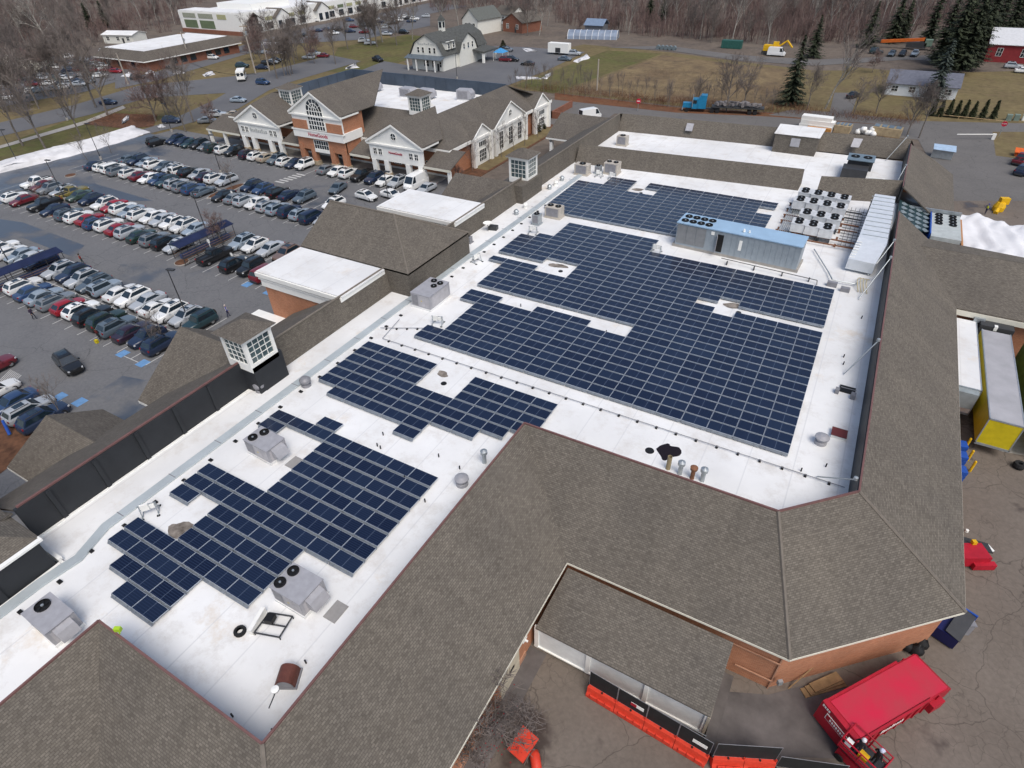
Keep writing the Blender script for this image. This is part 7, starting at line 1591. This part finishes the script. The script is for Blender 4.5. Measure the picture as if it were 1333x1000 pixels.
def pallet_pile(px, py, L, Wd, Hh, a, lab, m2=None):
    t = root('pallet_pile', U(px, py, 0), lab, 'pallets', None, True); t.rotation_euler = (0, 0, a)
    b = B(); b.box(-L/2, -Wd/2, .15, L/2, Wd/2, Hh)
    t2 = b.build('load', WOOD if m2 is None else m2, t)
    b = B()
    for k in range(5): b.box(-L/2, -Wd/2+k*Wd/4.4, 0, L/2, -Wd/2+.16+k*Wd/4.4, .15)
    b.build('pallet', WOOD, t)
    b = B()
    for k in range(4): b.slab([(-L/2+k*L/4+.1, -Wd*.3+.3*(k % 2), Hh+.12), (-L/2+(k+.8)*L/4, -Wd*.3, Hh+.1), (-L/2+(k+.8)*L/4, Wd*.4, Hh+.1), (-L/2+k*L/4+.1, Wd*.4, Hh+.14)], .06)
    b.build('cover_sheet', mat('blue grey sheets', (.18, .25, .31), .7, var=.25, vs=1), t)
pallet_pile(1096, 172, 3.2, 3.0, 1.6, -.1, 'tall pallet pile with blue sheets left of the white sacks', mat('plywood', (.46, .36, .22), .8, var=.2))
pallet_pile(1153, 176, 5.6, 3.0, 1.7, -.1, 'long pallet pile with blue sheets right of the white sacks', mat('plywood', (.46, .36, .22), .8, var=.2))
t = root('white_crates', U(1062, 168, 0), 'long white wrapped crates stacked behind the back roof', 'crates', None, True); t.rotation_euler = (0, 0, -.1)
for k, (x, y, L, h, z) in enumerate(((0, 0, 7.2, 1.0, 0), (.1, .1, 7.0, .9, 1.0), (-.3, .2, 6.4, .8, 1.9))): b = B(); b.ob((x, y, z), L, 2.2, h, .02*k); b.build('crate', WHITE, t)
b = B(); b.ob((1, -2.0, .1), 5.0, 1.0, .8, 0); b.build('timber_load', mat('orange timber', (.52, .24, .06), .8), t)
r2 = random.Random(12)
for k in range(7):
    b = B(); b.lathe([(0, 0), (.6, .1), (.7, .5), (.45, .9), (0, 1.0)], n=9); b.v = [(x*r2.uniform(.8, 1.2), y*r2.uniform(.8, 1.2), z) for x, y, z in b.v]
    tag(b.build('white_sack', WHITE, loc=U(1127, 175, 0)+Vector((r2.uniform(-1.7, 1.7), r2.uniform(-1, 1), (k > 4)*.7)), smooth=True), 'bulging white sack in the heap between the pallet piles', 'sack', 'white sacks heaped between the pallet piles')
# signs, barrier arm, lamps
def post_sign(px, py, lab, kind, h=2.3, s=.45):
    q = U(px, py, 0); t = root('road_sign', q, lab, 'road sign', None, True); t.rotation_euler = (0, 0, math.atan2(CAM.y-q.y, CAM.x-q.x)+math.pi/2)
    b = B(); b.tube((0, .05, 0), (0, .05, h+s), .05, n=6); b.build('post', GALV, t)
    n = 8 if kind == 'stop' else 20; b = B(); b.ext([(s*math.cos((i+.5)*2*math.pi/n), 0, h+s*math.sin((i+.5)*2*math.pi/n)) for i in range(n)], (0, -.03, 0)); b.build('plate', mat('sign red', (.55, .02, .05), .5), t)
    if kind == 'stop': text('STOP', s*.62, WHITE, t, (0, -.045, h), (math.pi/2, 0, 0))
    else: b = B(); b.box(-s*.65, -.05, h-s*.14, s*.65, -.035, h+s*.14); b.build('bar', WHITE, t)
post_sign(1300, 178, 'red stop sign beside the barrier arm at the right', 'stop', 2.6, .55); post_sign(830, 145, 'red round no entry sign at the far lane corner', 'entry', 2.4, .6)
q = U(1292, 182, 0); t = root('barrier_arm', q, 'long white barrier arm at the right entrance', 'barrier arm', None, True); b = B(); b.ob((0, 0, 0), .6, .5, 1.2); b.build('cabinet', WHITE, t); e = U(1246, 175, 1.1)-q; b = B(); b.tube((0, 0, 1.1), (e.x, e.y, 1.1), .09, n=6); b.build('arm', WHITE, t)
def lamp(px, py, h, lab, dirn=(1, .2), par=False, top=None):
    q = U(px, py, 0); t = root('street_lamp', q, lab, 'street lamp', 'dark lamp posts round the car park', True)
    b = B(); b.tube((0, 0, 0), (0, 0, .7), .28, n=8); b.build('footing', CONC, t)
    b = B(); b.tube((0, 0, .7), (0, 0, h), .085, .06, n=8); b.build('pole', DARK, t)
    b = B(); b.ob((dirn[0]*.5, dirn[1]*.5, h), 1.1, .42, .14, math.atan2(dirn[1], dirn[0])); b.build('lamp_head', DARK, t)
lamp(24, 213, 7, 'dark lamp post at the left end of the snow bank'); lamp(132, 208, 7.5, 'dark lamp post at the middle of snow bank'); lamp(86, 262, 7.5, 'dark lamp post over the left cars of second block'); lamp(288, 226, 7.5, 'dark lamp post at the island of the third block')
lamp(247, 420, 7.5, 'dark lamp post at the right end of the first block'); lamp(270, 305, 7, 'dark lamp post by the blue cart shelter in the second block'); lamp(14, 345, 7, 'dark lamp post at left edge by the blue shelter'); lamp(507, 268, 6, 'dark lamp post beside the flat white portico'); lamp(224, 172, 6.5, 'dark lamp post left of the cars along the shops')
lamp(597, 214, 6.5, 'dark lamp post at the corner of brick shops'); lamp(595, 103, 7, 'dark lamp post behind the blue clad parapet'); lamp(88, 157, 6, 'dark lamp post at the path beside the street')
def upole(px, py, h, lab, lean=0, arms=True):
    q = U(px, py, 0); t = root('utility_pole', q, lab, 'utility pole', None, True); b = B(); b.tube((0, 0, 0), (lean, 0, h), .26, .19, n=8); b.build('pole', mat('weathered pole', (.40, .36, .31), .9), t)
    if arms: b = B(); b.ob((lean, 0, h-.7), 2.6, .14, .16, .6); b.build('crossarm', WOOD, t); b = B(); b.lathe([(0, 0), (.3, 0), (.3, 1), (0, 1)], (lean+.4, 0, h-3), 10); b.build('transformer', GALV, t)
upole(333, 96, 14.5, 'tall utility pole beside the small bus'); upole(351, 93, 9, 'shorter pole right of the tall utility pole', 0, False); upole(248, 82, 10, 'utility pole in front of the low brick building'); upole(167, 110, 9, 'utility pole at the left snow heap', 0, False); upole(777, 118, 8, 'short pale pole in the brush by the field', 0, False)
b = B(); q = U(333, 96, 13.6); q2 = U(248, 82, 9.4); q0 = U(-60, 40, 11)
for k in (-1, 0, 1):
    for a, c in ((q, q2), ):
        pts = [a.lerp(c, i/10)+Vector((k*.8, 0, -1.2*math.sin(i/10*math.pi))) for i in range(11)]; b.path(pts, .025, 3)
tag(b.build('power_lines', ROPE, uv=False), 'thin sagging wires between the two utility poles', 'wires')
# cart shelters
def corral(x, y, L, lab, a=math.pi/2):
    t = root('cart_shelter', (x, y, .06), lab, 'cart shelter', None, True); t.rotation_euler = (0, 0, a)
    b = B(); b.slab([(-L/2, -1.3, 2.35), (L/2, -1.3, 2.35), (L/2, .2, 2.75), (-L/2, .2, 2.75)], .07); b.slab([(-L/2, 1.4, 2.4), (L/2, 1.4, 2.4), (L/2, .2, 2.76), (-L/2, .2, 2.76)], .07); b.build('roof', NAVY, t)
    for k in range(5):
        for sy in (-1.15, 1.15): b = B(); b.tube((-L/2+.2+k*(L-.4)/4, sy, 0), (-L/2+.2+k*(L-.4)/4, sy, 2.4), .05, n=6); b.build('post', DARK, t)
    b = B()
    for sy in (-1.15, 1.15):
        for z in (.35, .75, 1.1): b.tube((-L/2+.2, sy, z), (L/2-.2, sy, z), .04, n=5)
    b.build('rail', mat('brown timber rail', (.20, .12, .075), .8), t)
    b = B()
    for k in range(int(L/.6)): b.ob((-L/2+.6+k*.55, -.45, .3), .5, .6, .65, 0)
    tag(b.build('shopping_carts', mat('blue grey cart wire', (.05, .07, .16), .5), loc=(x, y, .06), uv=False), 'nested shopping carts under the '+lab.split(',')[0].replace('long ', ''), 'carts', None, 'stuff').rotation_euler = (0, 0, a)
corral(-67.4, -4.4, 10.0, 'long navy roofed cart shelter in the first block'); corral(-52.4, 14.2, 10.0, 'long navy roofed cart shelter in the second block')
b = B(); b.ob((-50.1, 12.2, .06), .12, 7.5, .1, 0); 
for k in range(4): b.tube((-50.1, 8.7+k*2.3, .06), (-50.1, 8.7+k*2.3, 1.2), .05, n=5)
for z in (.6, 1.15): b.tube((-50.1, 8.6, z), (-50.1, 15.8, z), .05, n=5)
tag(b.build('cart_rail', DARK), 'black open cart rail beside the black pickup', 'rail')
# planted islands with kerb, sign boards on posts
for x, y, lab in ((-70.2, 32.8, 'mulched island in the third block'), (-89.4, 10.6, 'small mulched island at the left of the second block'), (-51.4, 9.0, 'mulched island end by the cart shelter'), (-107.5, 24.5, 'round mulched island near the snow'), (-112, 47, 'mulched island at the start of the shop row')):
    t = root('planted_island', (x, y, .06), lab, 'traffic island', None, True); Ly = 9 if y > 30 and y < 40 else 2.2
    pts = [(math.cos(i/16*2*math.pi)*1.1, math.sin(i/16*2*math.pi)*Ly/2) for i in range(16)]
    b = B(); b.prism(pts, 0, .13); b.build('kerb', CONC, t); b = B(); b.prism([(p[0]*.84, p[1]*.9) for p in pts], .13, .19); b.build('mulch', MULCH, t)
for k, (px, py, lb) in enumerate(((306, 345, 'white banner post left of the mulch by the black pickup'), (325, 350, 'second white banner post by the black pickup'), (367, 365, 'white banner post in the hatched bay'), (305, 262, 'white banner post on the island of the third block'), (330, 272, 'blue and white banner post in the third block'))):
    q = U(px, py, 0); t = root('banner_post', q, lb, 'sign', None, True); b = B(); b.tube((0, 0, 0), (0, 0, 1.9), .05, n=6); b.lathe([(0, 0), (.2, 0), (.16, .5), (0, .5)], n=10); b.build('post', WHITE, t); b = B(); b.box(-.25, -.02, 1.0, .25, .02, 1.9); b.build('panel', WHITE, t)
q = U(278, 333, 0); t = root('round_sign', q, 'white round sign on a post behind black pickup', 'sign', None, True); b = B(); b.tube((0, 0, 0), (0, 0, 2.2), .05, n=6); b.build('post', WHITE, t); b = B(); b.lathe([(0, 0), (.34, 0), (.34, .04), (0, .04)], n=18); b.v = [(x, z-.02, y+2.4) for x, y, z in b.v]; b.build('disc', WHITE, t)
